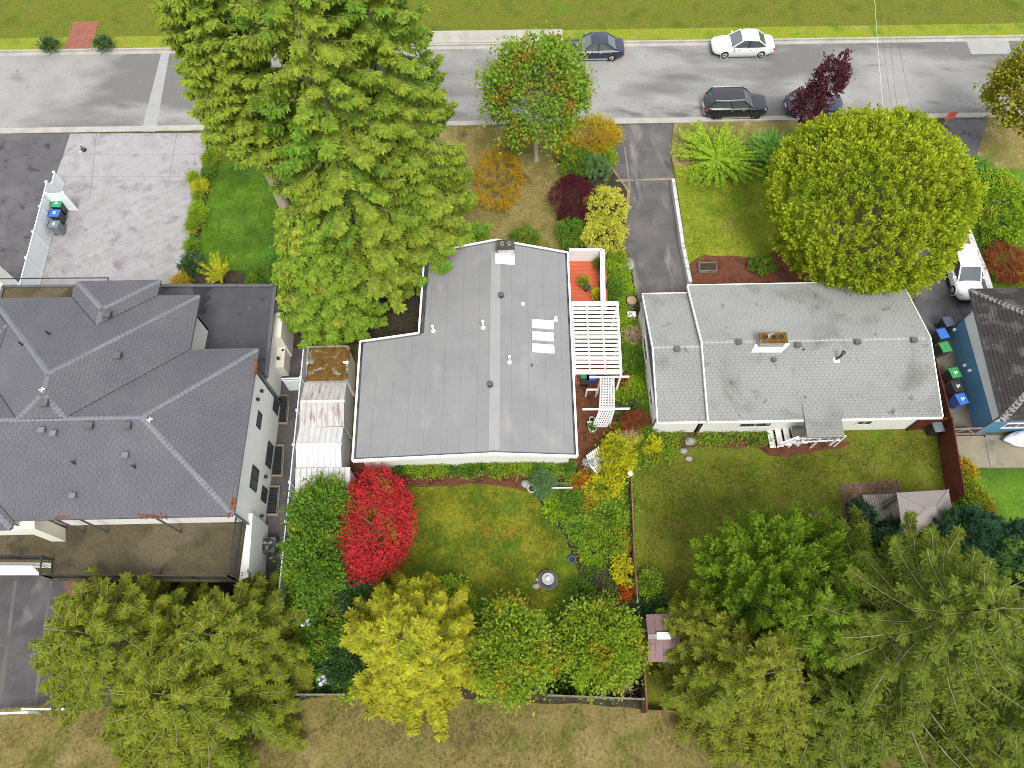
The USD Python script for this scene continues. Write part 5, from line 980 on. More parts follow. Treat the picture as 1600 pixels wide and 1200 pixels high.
# ------------------------------------------------------------------ shrubs, beds
def sh_(name, label, px, py, w, h, hgt, m, seed, n=None, L=.13, W=.08, **k):
    c, rad = crown_frame(px, py, w, h, hgt * .5, hgt * .5); n = n or int(min(8500, 4.0 * math.pi * rad[0] * rad[1] / (.5 * L * W) + 300))
    kw = dict(clump=.28, cl=26, low=-.15, rough=.3, limbs=6, shell=(.6, 1.0), crownname='foliage'); kw.update(k)
    return broadleaf(name, label, 'shrub', px, py, w, h, hgt * .5, hgt * .5, F[m], n, L, W, seed=seed, **kw)
sh_('amber_bush', 'rounded amber weeping bush on the dry front lawn', 778, 282, 82, 98, 1.5, 'amber', 201, L=.12, W=.05, hang=.5, rough=.18, clump=.2)
sh_('amber_tree_bush', 'amber-yellow bush at the kerb end of the asphalt driveway', 925, 213, 92, 50, 1.9, 'orange', 202, L=.13, W=.06, rough=.25)
sh_('leafy_shrub', 'mid green shrub under the kerbside amber bush', 903, 255, 52, 56, 1.2, 'green', 203)
sh_('leafy_shrub', 'lime shrub between the amber bush and the driveway', 945, 246, 36, 36, 1.0, 'lime', 204)
sh_('brown_shrub', 'small brownish shrub on the left of the lime one', 884, 232, 34, 34, .9, 'orange', 205)
plume_bush('blue_conifer', 'little blue-green conifer beside the asphalt driveway', 934, 268, 34, 48, .9, .9, F['bluegreen'], 120, 34, seed=206, plen=.4, L=.12, W=.04)
sh_('smoke_bush', 'dark maroon rounded bush on the front lawn', 897, 310, 74, 74, 1.5, 'maroon', 207, L=.11, W=.045, hang=.3, rough=.12, clump=.2)
sh_('golden_shrub', 'bright golden shrub at the driveway edge, larger upper lobe', 946, 325, 62, 66, 1.6, 'gold_shrub', 208, L=.13, W=.10, rough=.25, clump=.2)
sh_('golden_shrub', 'bright golden shrub, lower lobe above the white sundeck fence', 944, 370, 70, 56, 1.4, 'gold_shrub', 209, L=.13, W=.10, rough=.3, clump=.2)
sh_('leafy_shrub', 'green shrub beside the golden shrub behind the sundeck fence', 895, 365, 46, 46, 1.0, 'green', 210)
sh_('leafy_shrub', 'low dark shrub in front of the grey roof chimney', 822, 372, 44, 26, .8, 'green', 211)
sh_('lime_shrub', 'yellow-green shrub at the front corner of the grey roof', 744, 362, 34, 22, 1.0, 'lime', 212)
star_plant('juniper', 'bright lime juniper with radiating fronds on the right front lawn', 1122, 246, 148, F['juniper'], .8, 210, 44, .17, .085, 213, ell=.85)
star_plant('juniper', 'darker green juniper beside the lime one', 1206, 242, 92, F['juniper_d'], .9, 170, 40, .16, .08, 214, ell=1.0)
sh_('round_shrub', 'small round green shrub in the red bed in front of the pale roof', 1190, 414, 38, 26, .8, 'green', 215, rough=.15)
sh_('lime_tree_shrub', 'big bright lime-green shrub right of the concrete drive wall', 1568, 322, 92, 96, 2.2, 'lime', 216, L=.16, W=.10)
sh_('dark_shrub', 'dark green shrub between the broad cedar and the drive wall', 1530, 276, 46, 60, 1.3, 'juniper_d', 217)
sh_('rust_bush', 'rounded rust-red bush near the white car', 1572, 411, 66, 56, 1.2, 'redbrown', 218, L=.11, W=.045, rough=.12, clump=.2, hang=.3)
sh_('lime_shrub', 'small yellow-green plant just left of the rust-red bush', 1551, 375, 30, 40, .6, 'lime', 219, L=.11)
sh_('lime_shrub', 'yellow-green plant at the corner of the brown shingle roof', 1592, 434, 24, 16, .6, 'yellow', 220, L=.11)
for k, (px, py, s, m, lb) in enumerate(((330, 246, 22, 'ywgreen', 'yellowish plant at the top of the driveway border'), (326, 268, 20, 'green', 'green plant second down the driveway border'), (304, 278, 15, 'lime', 'small lime tuft leaning over the driveway edge'), (312, 291, 20, 'yellow', 'yellow flowering plant in the driveway border'), (310, 308, 14, 'ywgreen', 'small mustard plant below the yellow flowers'), (309, 330, 24, 'lime', 'lime plant halfway down the driveway border'), (304, 352, 24, 'ywgreen', 'yellow-green plant beside the stamped concrete'), (300, 385, 22, 'mixed', 'dull green plant low in the driveway border'), (298, 414, 32, 'dark', 'dark leafy shrub near the lower end of the border'), (283, 440, 24, 'orange', 'orange flowering clump at the house end of the border'), (405, 432, 34, 'green', 'low shrub beside the black flat roof'), (425, 402, 26, 'juniper_d', 'dark shrub at the lawn corner near the cedar trunk'))):
    sh_('border_plant', lb, px, py, s, s, .55, m, 230 + k, L=.11, W=.07)
star_plant('yellow_fern_bush', 'yellow-green feathery bush at the foot of the left front lawn', 343, 432, 50, F['yellow'], .8, 50, 22, .13, .06, 245, rise=.8)
# side bed between the two middle houses
cover('ground_cover', 'bright green leafy ground cover along the side of the white pergola', 'ground cover', [(948, 400), (972, 400), (988, 470), (978, 500), (1000, 520), (1006, 600), (1014, 650), (965, 656), (966, 590), (974, 580), (968, 480), (950, 470)], F['lime'], 16000, .5, .13, .08, .2, seed=250)
for k, (px, py, s, m, lb) in enumerate(((957, 425, 36, 'lime', 'lime bush under the sundeck rail'), (958, 455, 34, 'green', 'green bush at the pergola top corner'), (985, 615, 50, 'lime', 'yellow-green bush right of the trellis arbour'), (985, 560, 40, 'green', 'leafy bush beside the pale wing of the white house'), (968, 600, 26, 'redbrown', 'rusty brown bush by the trellis'), (992, 525, 24, 'dry', 'dry brown bush beside the side wall'), (995, 575, 28, 'green', 'narrow green bush against the white side wall'), (964, 405, 24, 'ywgreen', 'straggly yellowish plant near the pale stone'), (985, 640, 40, 'dark', 'dark shaded shrub above the rust hedge'))):
    sh_('side_shrub', lb, px, py, s, s, .9, m, 255 + k, L=.13)
sh_('rust_hedge', 'clipped rust-brown hedge screen beside the corner of the pale wing', 992, 660, 40, 30, 1.4, 'redbrown', 266, L=.1, W=.03, rough=.1)
sh_('dry_shrub', 'tangled dry brown shrub in front of the rust hedge', 988, 685, 30, 30, .8, 'dry', 267, L=.12, W=.03)
# along the rear wall of the grey-roofed house
for k in range(13):
    px = 626 + k * 21.5; m = ('green', 'mixed', 'ywgreen', 'lime', 'green', 'mixed')[k % 6]
    lb = ['green clump at the left end of the rear wall planting', 'bushy plant second from the left under the rear fascia', 'yellow-flecked plant third along the rear wall', 'lime plant fourth along the rear wall', 'dense plant fifth along the rear wall', 'mixed plant left of the roof ridge on the rear wall', 'dark bushy plant below the roof ridge', 'speckled plant just right of the roof ridge', 'yellow-green plant in the right half of the rear wall', 'light green plant five from the right on the rear wall', 'green plant four from the right on the rear wall', 'yellow-leaved plant three from the right on the rear wall', 'bright leaved plant at the right end of the rear wall'][k]
    sh_('wall_plant', lb, px, 730 + (k % 3) * 2, 26, 20 + (k % 2) * 6, .95, m, 270 + k, L=.12)
sh_('grey_shrub', 'grey-green feathery shrub at the corner of the mossy lawn', 848, 754, 34, 44, 1.0, 'bluegreen', 290, L=.1, W=.03)
sh_('fern_plant', 'lush green plant beside the mossy lawn', 890, 786, 48, 44, .7, 'green', 291, L=.14, W=.07)
sh_('lime_plant', 'lighter green plant on the lawn edge left of the orange clump', 868, 792, 34, 34, .6, 'lime', 292)
sh_('orange_plant', 'orange-red azalea below the white garden bench', 912, 752, 28, 26, .7, 'redorange', 293, L=.1)
sh_('orange_plant', 'orange-yellow azalea in the middle of the border', 924, 788, 28, 26, .7, 'amber', 294, L=.1)
sh_('forsythia', 'large yellow shrub spreading over the white garden chair', 964, 716, 54, 66, 1.6, 'yellow', 295, L=.14, rough=.4, clump=.3)
sh_('forsythia', 'yellow shrub at the corner of the white house with the pale roof', 1006, 694, 48, 28, .9, 'yellow', 296, L=.13, rough=.4)
sh_('forsythia', 'yellow-green shrub left of the fence post', 942, 762, 52, 42, 1.0, 'yellow', 297, L=.13, rough=.4)
sh_('fern_plant', 'small green fern shrub at the top of the olive lawn', 1008, 676, 26, 34, .9, 'green', 298)
sh_('border_shrub', 'green shrub tumbling to the fence in the middle border', 950, 806, 62, 56, .9, 'mixed', 299)
sh_('border_shrub', 'silvery green shrub beside the white ringed pot', 925, 830, 54, 44, .7, 'mixed', 300)
sh_('border_shrub', 'yellow-green shrub against the brown fence, above the bare soil', 960, 848, 44, 44, .9, 'ywgreen', 301)
sh_('border_shrub', 'yellow shrub low on the brown fence beside the vegetable bed', 974, 888, 30, 44, .9, 'yellow', 302)
sh_('lime_tuft', 'bright round lime tuft at the edge of the bare soil', 918, 872, 16, 14, .4, 'lime', 303, L=.08)
sh_('lime_tuft', 'tiny yellow-green tuft on the bare soil', 938, 876, 9, 8, .25, 'lime', 304, L=.07)
cover('ground_cover', 'mixed low planting filling the border along the brown fence', 'ground cover', [(862, 770), (905, 745), (985, 740), (985, 860), (905, 862), (880, 815)], F['mixed'], 20000, .5, .13, .07, .22, seed=305)
cover('ground_cover', 'yellow-green creeping plants by the white house corner', 'ground cover', [(960, 660), (1035, 680), (1060, 712), (1000, 730), (930, 730)], F['ywgreen'], 5000, .4, .12, .06, .2, seed=306)
cover('ground_cover', 'sparse vegetable seedlings on the bare soil', 'ground cover', [(908, 880), (975, 875), (985, 945), (910, 940)], F['green'], 1500, .15, .1, .05, .15, seed=307)
cover('ground_cover', 'leafy undergrowth beneath the back border trees', 'ground cover', [(445, 930), (560, 905), (590, 960), (720, 960), (880, 960), (990, 945), (1005, 1085), (860, 1085), (540, 1075), (450, 1075)], F['green'], 15000, .6, .16, .09, .25, seed=308)
# bottom border
sh_('camellia', 'dark glossy evergreen below the scarlet maple', 562, 934, 60, 70, 1.6, 'dark', 310, L=.13)
sh_('hydrangea', 'green bush beside the white flower heads', 492, 935, 60, 60, 1.2, 'green', 311)
def heads(t, c, rad, cp, r):
    for k in range(16):
        e = cp[r.integers(len(cp))]; mh = trimesh.creation.icosphere(2, .13); v = np.array(mh.vertices); v *= 1 + .25 * (meshkit.noise(v * 30 + k)[:, None] - .5); put('flower_head', (v + e + [0, 0, .1], mh.faces), heads.m, t)
heads.m = mat('hydrangea_petals', [(.50, .55, .66), (.70, .71, .76)], 20, detail=2)
sh_('hydrangea', 'hydrangea with pale blue-white flower heads by the vinyl fence', 470, 968, 38, 44, 1.0, 'green', 312, extra=heads)
sh_('hydrangea', 'low hydrangea with white flowers above the grey fence', 510, 1064, 30, 22, .7, 'green', 313, extra=heads)
for k, (px, py, w, h, m, lb, hg) in enumerate(((500, 1006, 56, 50, 'green', 'green shrub right of the lowest olive conifer', 1.3), (535, 1040, 56, 56, 'dark', 'dark shrub at the left foot of the golden conifer', 1.4), (548, 985, 50, 50, 'green', 'leafy shrub touching the golden conifer', 1.3), (545, 1075, 40, 34, 'lime', 'bright green shrub at the end of the grey fence', .9), (700, 930, 60, 44, 'lime', 'lime shrub behind the golden conifer on the lawn edge', 1.5), (735, 955, 44, 50, 'green', 'green shrub between the golden conifer and the fruit tree', 1.3), (930, 955, 30, 36, 'green', 'green shrub at the top of the autumn fruit tree', 1.1), (905, 975, 34, 40, 'orange', 'orange-leaved shrub at the lawn corner', 1.0), (905, 925, 36, 30, 'green', 'low green plant on the edge of the bare soil', .6), (858, 1045, 22, 24, 'orange', 'small orange bush between the two fruit trees', .8), (975, 1000, 50, 60, 'lime', 'lime shrub next to the mauve shed', 1.5), (965, 1068, 40, 30, 'dry', 'twiggy brown shrub behind the leaning grey boards', .9), (460, 890, 30, 40, 'lime', 'small bright shrub growing through the vinyl fence', .9))):
    sh_('back_shrub', lb, px, py, w, h, hg, m, 320 + k, L=.14)
star_plant('fern', 'large bright green fern in front of the leaning grey boards', 918, 1064, 70, F['lime'], .9, 60, 26, .15, .06, 335, rise=.7)
sh_('red_plant', 'red-leaved clump at the foot of the brown fence', 981, 925, 20, 18, .5, 'redorange', 336, L=.1)
sh_('speckled_shrub', 'purple and yellow speckled shrub right of the brown fence', 1014, 916, 38, 44, 1.1, 'mixed', 337)
sh_('dark_shrub', 'dark shaded shrub above the mauve shed', 1020, 945, 50, 30, .9, 'dark', 338)
for k, (px, py, w, h, m, lb, hg) in enumerate(((1508, 735, 22, 40, 'orange', 'orange climber at the end of the red fence', .9), (1520, 775, 40, 50, 'ywgreen', 'yellow-green shrub under the end of the red fence', 1.0), (1532, 792, 30, 40, 'amber', 'amber shrub at the edge of the far lawn', .9), (1302, 838, 60, 26, 'ywgreen', 'yellow-green plant along the old brick paving', .7), (1434, 800, 22, 60, 'ywgreen', 'climber growing over the gazebo canopy', 2.6), (1490, 820, 50, 40, 'green', 'green shrub right of the gazebo', 1.4), (1400, 828, 40, 30, 'darkpine', 'dark shrub under the plank platform', .9))):
    sh_('corner_shrub', lb, px, py, w, h, hg, m, 340 + k, L=.12)
cover('grass', 'dry tufted grass along the bottom verge', 'grass', [(-50, 1112), (420, 1108), (545, 1095), (860, 1104), (1010, 1115), (1700, 1116), (1700, 1240), (-50, 1240)], leafmat('straw_tufts', [(.05, .042, .012), (.07, .055, .02), (.038, .042, .008)], .2), 12000, .16, .14, .03, .3, seed=350)
cover('grass', 'rough grass tufts on the verge and dry lawn', 'grass', [(720, 200), (870, 225), (880, 300), (870, 390), (740, 380), (730, 290)], leafmat('dry_tufts', [(.075, .058, .018), (.05, .052, .012), (.09, .07, .026)], .2), 5000, .08, .1, .025, .3, seed=351)

for k, (px, py) in enumerate(((78, 71), (162, 70))): sh_('far_shrub', ('dark shrub left of the brick path across the street', 'dark shrub right of the brick path across the street')[k], px, py, 24, 18, 1.0, 'dark', 360 + k)

GT = {k: leafmat('tufts_' + k, c, .15) for k, c in (('moss', [(.045, .06, .004), (.08, .075, .005), (.03, .05, .004)]), ('olive', [(.045, .05, .006), (.075, .07, .011), (.05, .06, .005)]), ('green', [(.03, .065, .004), (.05, .09, .006)]), ('bright', [(.065, .09, .006), (.10, .115, .01), (.12, .11, .02)]))}
for nm, lb, m, n, po in (('grass', 'short mossy grass of the back lawn around the fountain', 'moss', 14000, [(575, 775), (640, 765), (760, 762), (825, 775), (875, 835), (898, 900), (880, 950), (850, 1000), (710, 1000), (580, 955), (560, 840)]), ('grass', 'olive grass of the lawn behind the pale-roofed house', 'olive', 20000, [(995, 720), (1200, 720), (1470, 680), (1490, 780), (1350, 830), (1150, 950), (1020, 960)]),
    ('grass', 'lush green grass beside the front cedars', 'green', 9000, [(322, 235), (440, 255), (440, 430), (315, 420)]), ('grass', 'bright grass of the front lawn beside the broad cedar', 'bright', 9000, [(1060, 275), (1230, 265), (1270, 390), (1080, 405)])):
    cover(nm, lb, 'grass', po, GT[m], n, .05, .11, .03, .22, 8, 370 + n % 97, zbase=.012)

LF = leafmat('fallen_leaf', [(.10, .06, .01), (.13, .10, .015), (.06, .032, .008)], .1)
for k, (lb, n, po) in enumerate((('yellow fallen leaves scattered on the grass beside the front cedars', 150, [(322, 240), (440, 255), (440, 430), (312, 425)]), ('brown fallen leaves scattered over the straw verge and dry lawn', 260, [(720, 205), (880, 205), (880, 380), (740, 380)]), ('fallen leaves scattered over the two back lawns', 240, [(580, 770), (860, 800), (1480, 690), (1480, 780), (1000, 960), (600, 950)]), ('fallen leaves lying on the bark path behind the grey-roofed house', 160, [(880, 600), (955, 600), (955, 700), (880, 750)]))):
    r = np.random.default_rng(400 + k); g = sg.Polygon(pxpoly(po)); q = r.uniform(g.bounds[:2], g.bounds[2:], (n * 3, 2)); q = q[shapely.contains_xy(g, q[:, 0], q[:, 1])][:n]; put('leaf_litter', leaf_mesh(np.c_[q, np.full(len(q), .035)], rdirs(r, len(q)) * [1, 1, .15], unit(rdirs(r, len(q)) * .3 + [0, 0, 1]), .11, .08), LF, label=lb, cat='leaves', kind='stuff')
r = np.random.default_rng(440); lit = []
for px0, py0, px1, py1, n in ((357, 807, 366, 780, 40), (215, 806, 262, 808, 40), (85, 807, 105, 808, 20), (398, 560, 399, 590, 24), (5, 800, 18, 808, 22)):
    for _ in range(n): s = r.random(); p = P(px0 + (px1 - px0) * s + r.normal() * 1.5, py0 + (py1 - py0) * s + r.normal() * 1.2, EZ + .06); lit.append(p)
lit = np.array(lit); put('leaf_litter', leaf_mesh(lit, rdirs(r, len(lit)) * [1, 1, .2], unit(rdirs(r, len(lit)) * .3 + [0, 0, 1]), .14, .09), F['redbrown'], label='reddish fallen leaves caught in the gutters of the big slate roof', cat='leaves', kind='stuff')
cover('ground_cover', 'low mossy planting along the rear wall of the pale-roofed house', 'ground cover', [(1030, 678), (1205, 678), (1205, 692), (1040, 696)], F['mixed'], 2200, .35, .12, .07, .18, seed=450)

# ------------------------------------------------------------------ fences and walls
def fence_run(name, label, a, b, h, m, w=.16, posts=2.4, cap=True, postm=None, rail=.05, pw=.11, board=True, cat='fence', group=None, skipend=False):
    """a board fence between two ground points: boards, rails, posts with caps"""
    a, b = np.array(a[:2], float), np.array(b[:2], float); t = thing(name, label, cat, (*a, 0), group); L = np.linalg.norm(b - a); d = (b - a) / L; an = math.atan2(d[1], d[0])
    boards(t, a, b, .06, h - .03, w, m, .006, .03)
    put('top_rail', MB().bar([*a, h], [*b, h], .06, rail), m, t); put('bottom_rail', MB().bar([*a, .1], [*b, .1], .045, .09), m, t); n = max(1, round(L / posts))
    for k in range(n + (0 if skipend else 1)):
        p = a + d * L * k / n; po = put('post', MB().box([*p, (h + .06) / 2], (pw, pw, h + .06), an), postm or m, t)
        if cap: put('post_cap', MB().add(np.array([[x * .085, y * .085, 0] for x, y in ((-1, -1), (1, -1), (1, 1), (-1, 1))] + [[0, 0, .09]] + [[x * .085, y * .085, -.04] for x, y in ((-1, -1), (1, -1), (1, 1), (-1, 1))]) + [*p, h + .10], [[0, 1, 4], [1, 2, 4], [2, 3, 4], [3, 0, 4], [0, 5, 6], [0, 6, 1], [1, 6, 7], [1, 7, 2], [2, 7, 8], [2, 8, 3], [3, 8, 5], [3, 5, 0]]), postm or m, po)
    return t
V = G['vinyl']; FH = 1.8
fa, fb = P2(73, 285, FH), P2(30, 446, FH)
fence_run('vinyl_fence', 'white vinyl panel fence between the dark driveway and the stamped concrete driveway', fa, fb, FH, V)
fence_run('vinyl_fence', 'short stepped-down white vinyl panel at the street end of the driveway fence', P2(84, 269, 1.3), P2(80, 287, 1.3), 1.25, V, posts=1.2)
fence_run('vinyl_fence', 'short white vinyl return screening the green and blue wheeled bins', P2(72, 303, FH), P2(99, 302, FH), FH, V, posts=1.4)
sw = [P2(475, 536, FH), P2(470, 590, FH), P2(459, 695, FH), P2(447, 815, FH), P2(436, 925, FH), P2(424, 1050, FH)]
for k, (a, b) in enumerate(zip(sw, sw[1:])):
    fence_run('vinyl_fence', ('white vinyl fence section between the mossy shed and the side walk, above the gate', 'white vinyl fence section running from the side gate past the pink-stained shed', 'white vinyl fence section beside the lowest lean-to roof', 'white vinyl fence section behind the two green leafy trees', 'lowest white vinyl fence section by the pale hydrangea')[k], a, b, FH, V, skipend=k < 4)
t = thing('side_gate', 'grey-white panel gate across the side walk of the white stucco house', 'gate', (*P2(456, 592, 1.7), 0)); a, b = P2(440, 592, 1.7), P2(468, 591, 1.7)
boards(t, a, b, .08, 1.5, .17, V, .006, .03, name='gate_board'); put('gate_frame', MB().bar([*a, 1.7], [*b, 1.7], .07).bar([*a, 1.45], [*b, 1.45], .05).bar([*a, 1.47], [*a, 1.7], .06).bar([*b, 1.47], [*b, 1.7], .06), V, t); put('latch', MB().box([*(b * .9 + a * .1), 1.2], (.12, .08, .05)), G['black'], t)
# red stained fence beside the right house
RH = 1.75
fence_run('red_fence', 'red-brown board fence running down between the olive lawn and the blue house', P2(1488, 655, RH), P2(1508, 772, RH), RH, G['redwood'], .24, cap=False, rail=.05)
fence_run('red_fence', 'narrow strip of red fence beside the right end of the pale shingle roof', P2(1462, 560, RH), P2(1486, 652, RH), RH, G['redwood'], .15, cap=False, rail=.06)
fence_run('red_fence', 'short red fence closing the gap at the rear corner of the pale-roofed house', P2(1438, 657, 1.6), P2(1484, 653, 1.6), 1.6, G['redwood'], .15, cap=False, rail=.06)
# brown fence in the back border
fence_run('brown_fence', 'low brown weathered fence dividing the mossy lawn border from the olive lawn', P2(986, 742, 1.0), P2(991, 866, 1.0), 1.0, G['brownwood'], .15, cap=False, rail=.20)
fence_run('brown_fence', 'lower end of the brown fence with a flaking white top', P2(991, 868, 1.0), P2(996, 940, 1.0), 1.0, G['brownwood'], .15, cap=False, rail=.20, skipend=False)
fence_run('brown_fence', 'dark brown fence below the mauve shed', P2(1007, 1046, 1.5), P2(1011, 1112, 1.5), 1.5, G['brownwood'], .15, cap=False, rail=.12)
pc = thing('fence_post', 'white capped post at the top end of the brown fence', 'post', (*P2(985, 740, 1.3), 0)); put('shaft', MB().box([*P2(985, 740, 1.3), .62], (.13, .13, 1.24)), G['brownwood'], pc); put('cap', MB().box([*P2(985, 740, 1.3), 1.27], (.24, .24, .06), .6), G['trim'], pc)
fence_run('board_fence', 'leaning weathered grey board fence along the back verge', P2(857, 1086, 1.4), P2(1006, 1092, 1.4), 1.35, G['greywood'], .16, cap=False, rail=.10)
fence_run('board_fence', 'weathered grey board fence left of the golden conifer', P2(463, 1085, 1.4), P2(537, 1085, 1.4), 1.35, G['greywood'], .16, cap=False, rail=.10)
fence_run('board_fence', 'low dark board edging along the verge under the yellow-green conifer', P2(1010, 1110, .6), P2(1070, 1112, .6), .6, G['brownwood'], .16, cap=False)
t = thing('rail_barrier', 'white metal rail barrier at the bottom of the rear driveway', 'barrier', (*P2(50, 1112), 0)); a, b = P(-30, 1116, .75), P(46, 1113, .75); c, d = P(38, 1108, .85), P(100, 1108, .85)
put('rail', MB().bar(a, b, .09), G['vinyl'], t); put('rail', MB().bar(a - [0, 0, .25], b - [0, 0, .25], .07), G['vinyl'], t); put('rail', MB().bar(c, d, .09), G['vinyl'], t); put('rail', MB().bar(c - [0, 0, .25], d - [0, 0, .25], .07), G['vinyl'], t)
for p in (b, d, c): put('post', MB().bar([p[0], p[1], 0], [p[0], p[1], 1.0], .11), G['vinyl'], t)
t = thing('concrete_wall', 'low weathered whitish concrete wall along the right side of the asphalt driveway', 'wall', (*P2(1066, 360), 0)); w0 = [P2(1052, 279, .55), P2(1058, 320, .55), P2(1067, 380, .55), P2(1079, 440, .55)]
for a, b in zip(w0, w0[1:]): d = (b - a) / np.linalg.norm(b - a); put('wall_block', MB().bar([*a, .275], [*(b - d * .01), .275], .24, .55), G['walldry'], t)
t = thing('drive_wall', 'grey concrete retaining wall curving along the drive beside the white car', 'wall', (*P2(1522, 390), 0)); w0 = [P2(1500, 318, .6), P2(1508, 345, .6), P2(1523, 385, .6), P2(1538, 420, .6), P2(1548, 452, .6)]
for a, b in zip(w0, w0[1:]): d = (b - a) / np.linalg.norm(b - a); put('wall_block', MB().bar([*a, .3], [*(b - d * .01), .3], .38, .6), G['walldry'], t)
t = thing('timber_gate', 'low timber gate with a crossed brace between the gravel strip and the patio slabs', 'gate', (*P2(1512, 677), 0)); a, b = P(1490, 671, 1.0), P(1535, 669, 1.0)
put('top_bar', MB().bar(a, b, .08), G['greywood'], t); put('bottom_bar', MB().bar(a - [0, 0, .85], b - [0, 0, .85], .08), G['greywood'], t); put('brace', MB().bar(a - [0, .02, .8], (a + b) / 2 - [0, .02, .05], .06), G['greywood'], t); put('brace', MB().bar(b - [0, .02, .8], (a + b) / 2 - [0, .02, .05], .06), G['greywood'], t)
boards(t, a + [0, .05, 0], b + [0, .05, 0], .1, .95, .2, G['redwood'], .02, .02)
# ------------------------------------------------------------------ vehicles
CG = mat('car_glass', [(.055, .066, .07), (.085, .10, .104)], 1, rough=.05, spec=.9, coat=.4); TYRE = mat('tyre_rubber', (.018, .018, .019), rough=.8); RIM = mat('alloy_rim', [(.55, .55, .56), (.65, .65, .66)], 4, rough=.35, metallic=.3)
REDL = mat('tail_light', (.45, .012, .015), rough=.2, spec=.6); HEADL = mat('head_light', (.62, .65, .68), rough=.12, spec=.8); PLATE = mat('number_plate', (.7, .7, .7), rough=.5); CHROME = mat('chrome_trim', (.70, .70, .72), rough=.2, metallic=.9); GRILL = mat('car_grille', (.02, .02, .022), rough=.5)
def car(name, label, loc, rz, pm, L=4.7, W=1.84, H=1.46, kind='sedan', rimm=None, roofm=None, group=None, rails=False):
    """x is forward. A lofted body, a glasshouse with a painted roof and pillars, wheels with rims, lamps, mirrors, plates"""
    rm, lm = math.radians(rz), np.array([*loc[:2], 0.0]); R = np.array([[math.cos(rm), -math.sin(rm), 0], [math.sin(rm), math.cos(rm), 0], [0, 0, 1]])
    t = thing(name, label, 'car', lm, group); wf = lambda v: np.asarray(v, float) @ R.T + lm
    def pt(nm, m, mtl, par=None, smooth=False):
        v, f = m.build(); return put(nm, (wf(v), f), mtl, par or t, smooth=smooth)
    suv = kind == 'suv'; hb = (1.08 if suv else .92); clr = .20 if suv else .16; x0, x1 = -L / 2, L / 2
    # loft: stations along x with half width, bottom and belt height
    xs = np.array([0, .015, .05, .12, .25, .5, .75, .87, .94, .98, 1.0]); wd = np.array([.62, .80, .90, .965, 1, 1, .99, .95, .88, .76, .58]) * W / 2
    top = (np.array([.80, .90, .97, 1, 1.0, 1.0, .985, .93, .88, .83, .72]) if suv else np.array([.80, .95, 1.0, 1.02, 1.01, 1.0, .97, .89, .83, .77, .66])) * hb; bot = np.array([.42, .32, .26, clr, clr, clr, clr, .22, .26, .32, .42]); n = 22; V_, F_ = [], []
    for u, w, tz, bz in zip(xs, wd, top, bot):
        a = np.linspace(0, 2 * np.pi, n, endpoint=False); ex = .42; cy = np.sign(np.cos(a)) * np.abs(np.cos(a)) ** ex; cz = np.sign(np.sin(a)) * np.abs(np.sin(a)) ** ex; zm, zh = (tz + bz) / 2, (tz - bz) / 2
        V_ += [[x0 + u * L, w * c * (1 - .05 * max(0, s) ** 2), zm + zh * s] for c, s in zip(cy, cz)]
    ns = len(xs); F_ = [[i * n + j, i * n + (j + 1) % n, (i + 1) * n + (j + 1) % n, (i + 1) * n + j] for i in range(ns - 1) for j in range(n)]
    V_ += [[x0, 0, .62 * hb], [x1, 0, .57 * hb]]; F3 = [[(j + 1) % n, j, ns * n] for j in range(n)] + [[(ns - 1) * n + j, (ns - 1) * n + (j + 1) % n, ns * n + 1] for j in range(n)]
    b = MB().add(np.array(V_), np.vstack([np.array(F_)[:, [0, 1, 2]], np.array(F_)[:, [0, 2, 3]], np.array(F3)])); body = pt('body', b, pm, smooth=50)
    # glasshouse: rear base, rear roof, front roof, front base (x from the middle)
    gx = {'sedan': (-.36, -.20, .055, .22), 'hatch': (-.44, -.33, .05, .24), 'suv': (-.475, -.40, .07, .245)}[kind]; gx = [g * L for g in gx]; zb = hb - .03; wb_, wr = W / 2 * .90, W / 2 * (.80 if suv else .74)
    def sec(x, z, w): return [[x, w, z], [x, -w, z]]
    rear = sec(gx[0], zb, wb_ * .88) ; rr = sec(gx[1], H - .05, wr * .95); fr2 = sec(gx[2], H - .03, wr); ff = sec(gx[3], zb - .04, wb_ * .93); mid = sec((gx[1] + gx[2]) / 2, H, wr); bm = sec((gx[0] + gx[3]) / 2, zb, wb_)
    v = np.array(rear + rr + mid + fr2 + ff + bm); # 0-1 rear,2-3 rr,4-5 mid,6-7 fr,8-9 ff,10-11 bm
    pt('rear_window', MB().add(v[[0, 1, 3, 2]], [[0, 1, 2, 3]]), CG); pt('windscreen', MB().add(v[[8, 6, 7, 9]], [[0, 1, 2, 3]]), CG)
    pt('side_window', MB().add(v[[0, 2, 4, 6, 8, 10]], [[0, 1, 2], [0, 2, 5], [5, 2, 4], [2, 3, 4]]), CG); pt('side_window', MB().add(v[[1, 3, 5, 7, 9, 11]], [[0, 2, 1], [0, 5, 2], [5, 4, 2], [2, 4, 3]]), CG)
    g = MB(); ys = np.linspace(-1, 1, 9); xr_ = np.linspace(gx[1] - .05, gx[2] + .06, 9); gv = []
    for x in xr_:
        s = (x - xr_[0]) / (xr_[-1] - xr_[0]); w = (wr * .97) + .02; z = H - .035 + .05 * math.sin(math.pi * min(1, max(0, s * .9 + .05)))
        gv += [[x, y * w, z + .05 * (1 - abs(y) ** 2.5)] for y in ys]
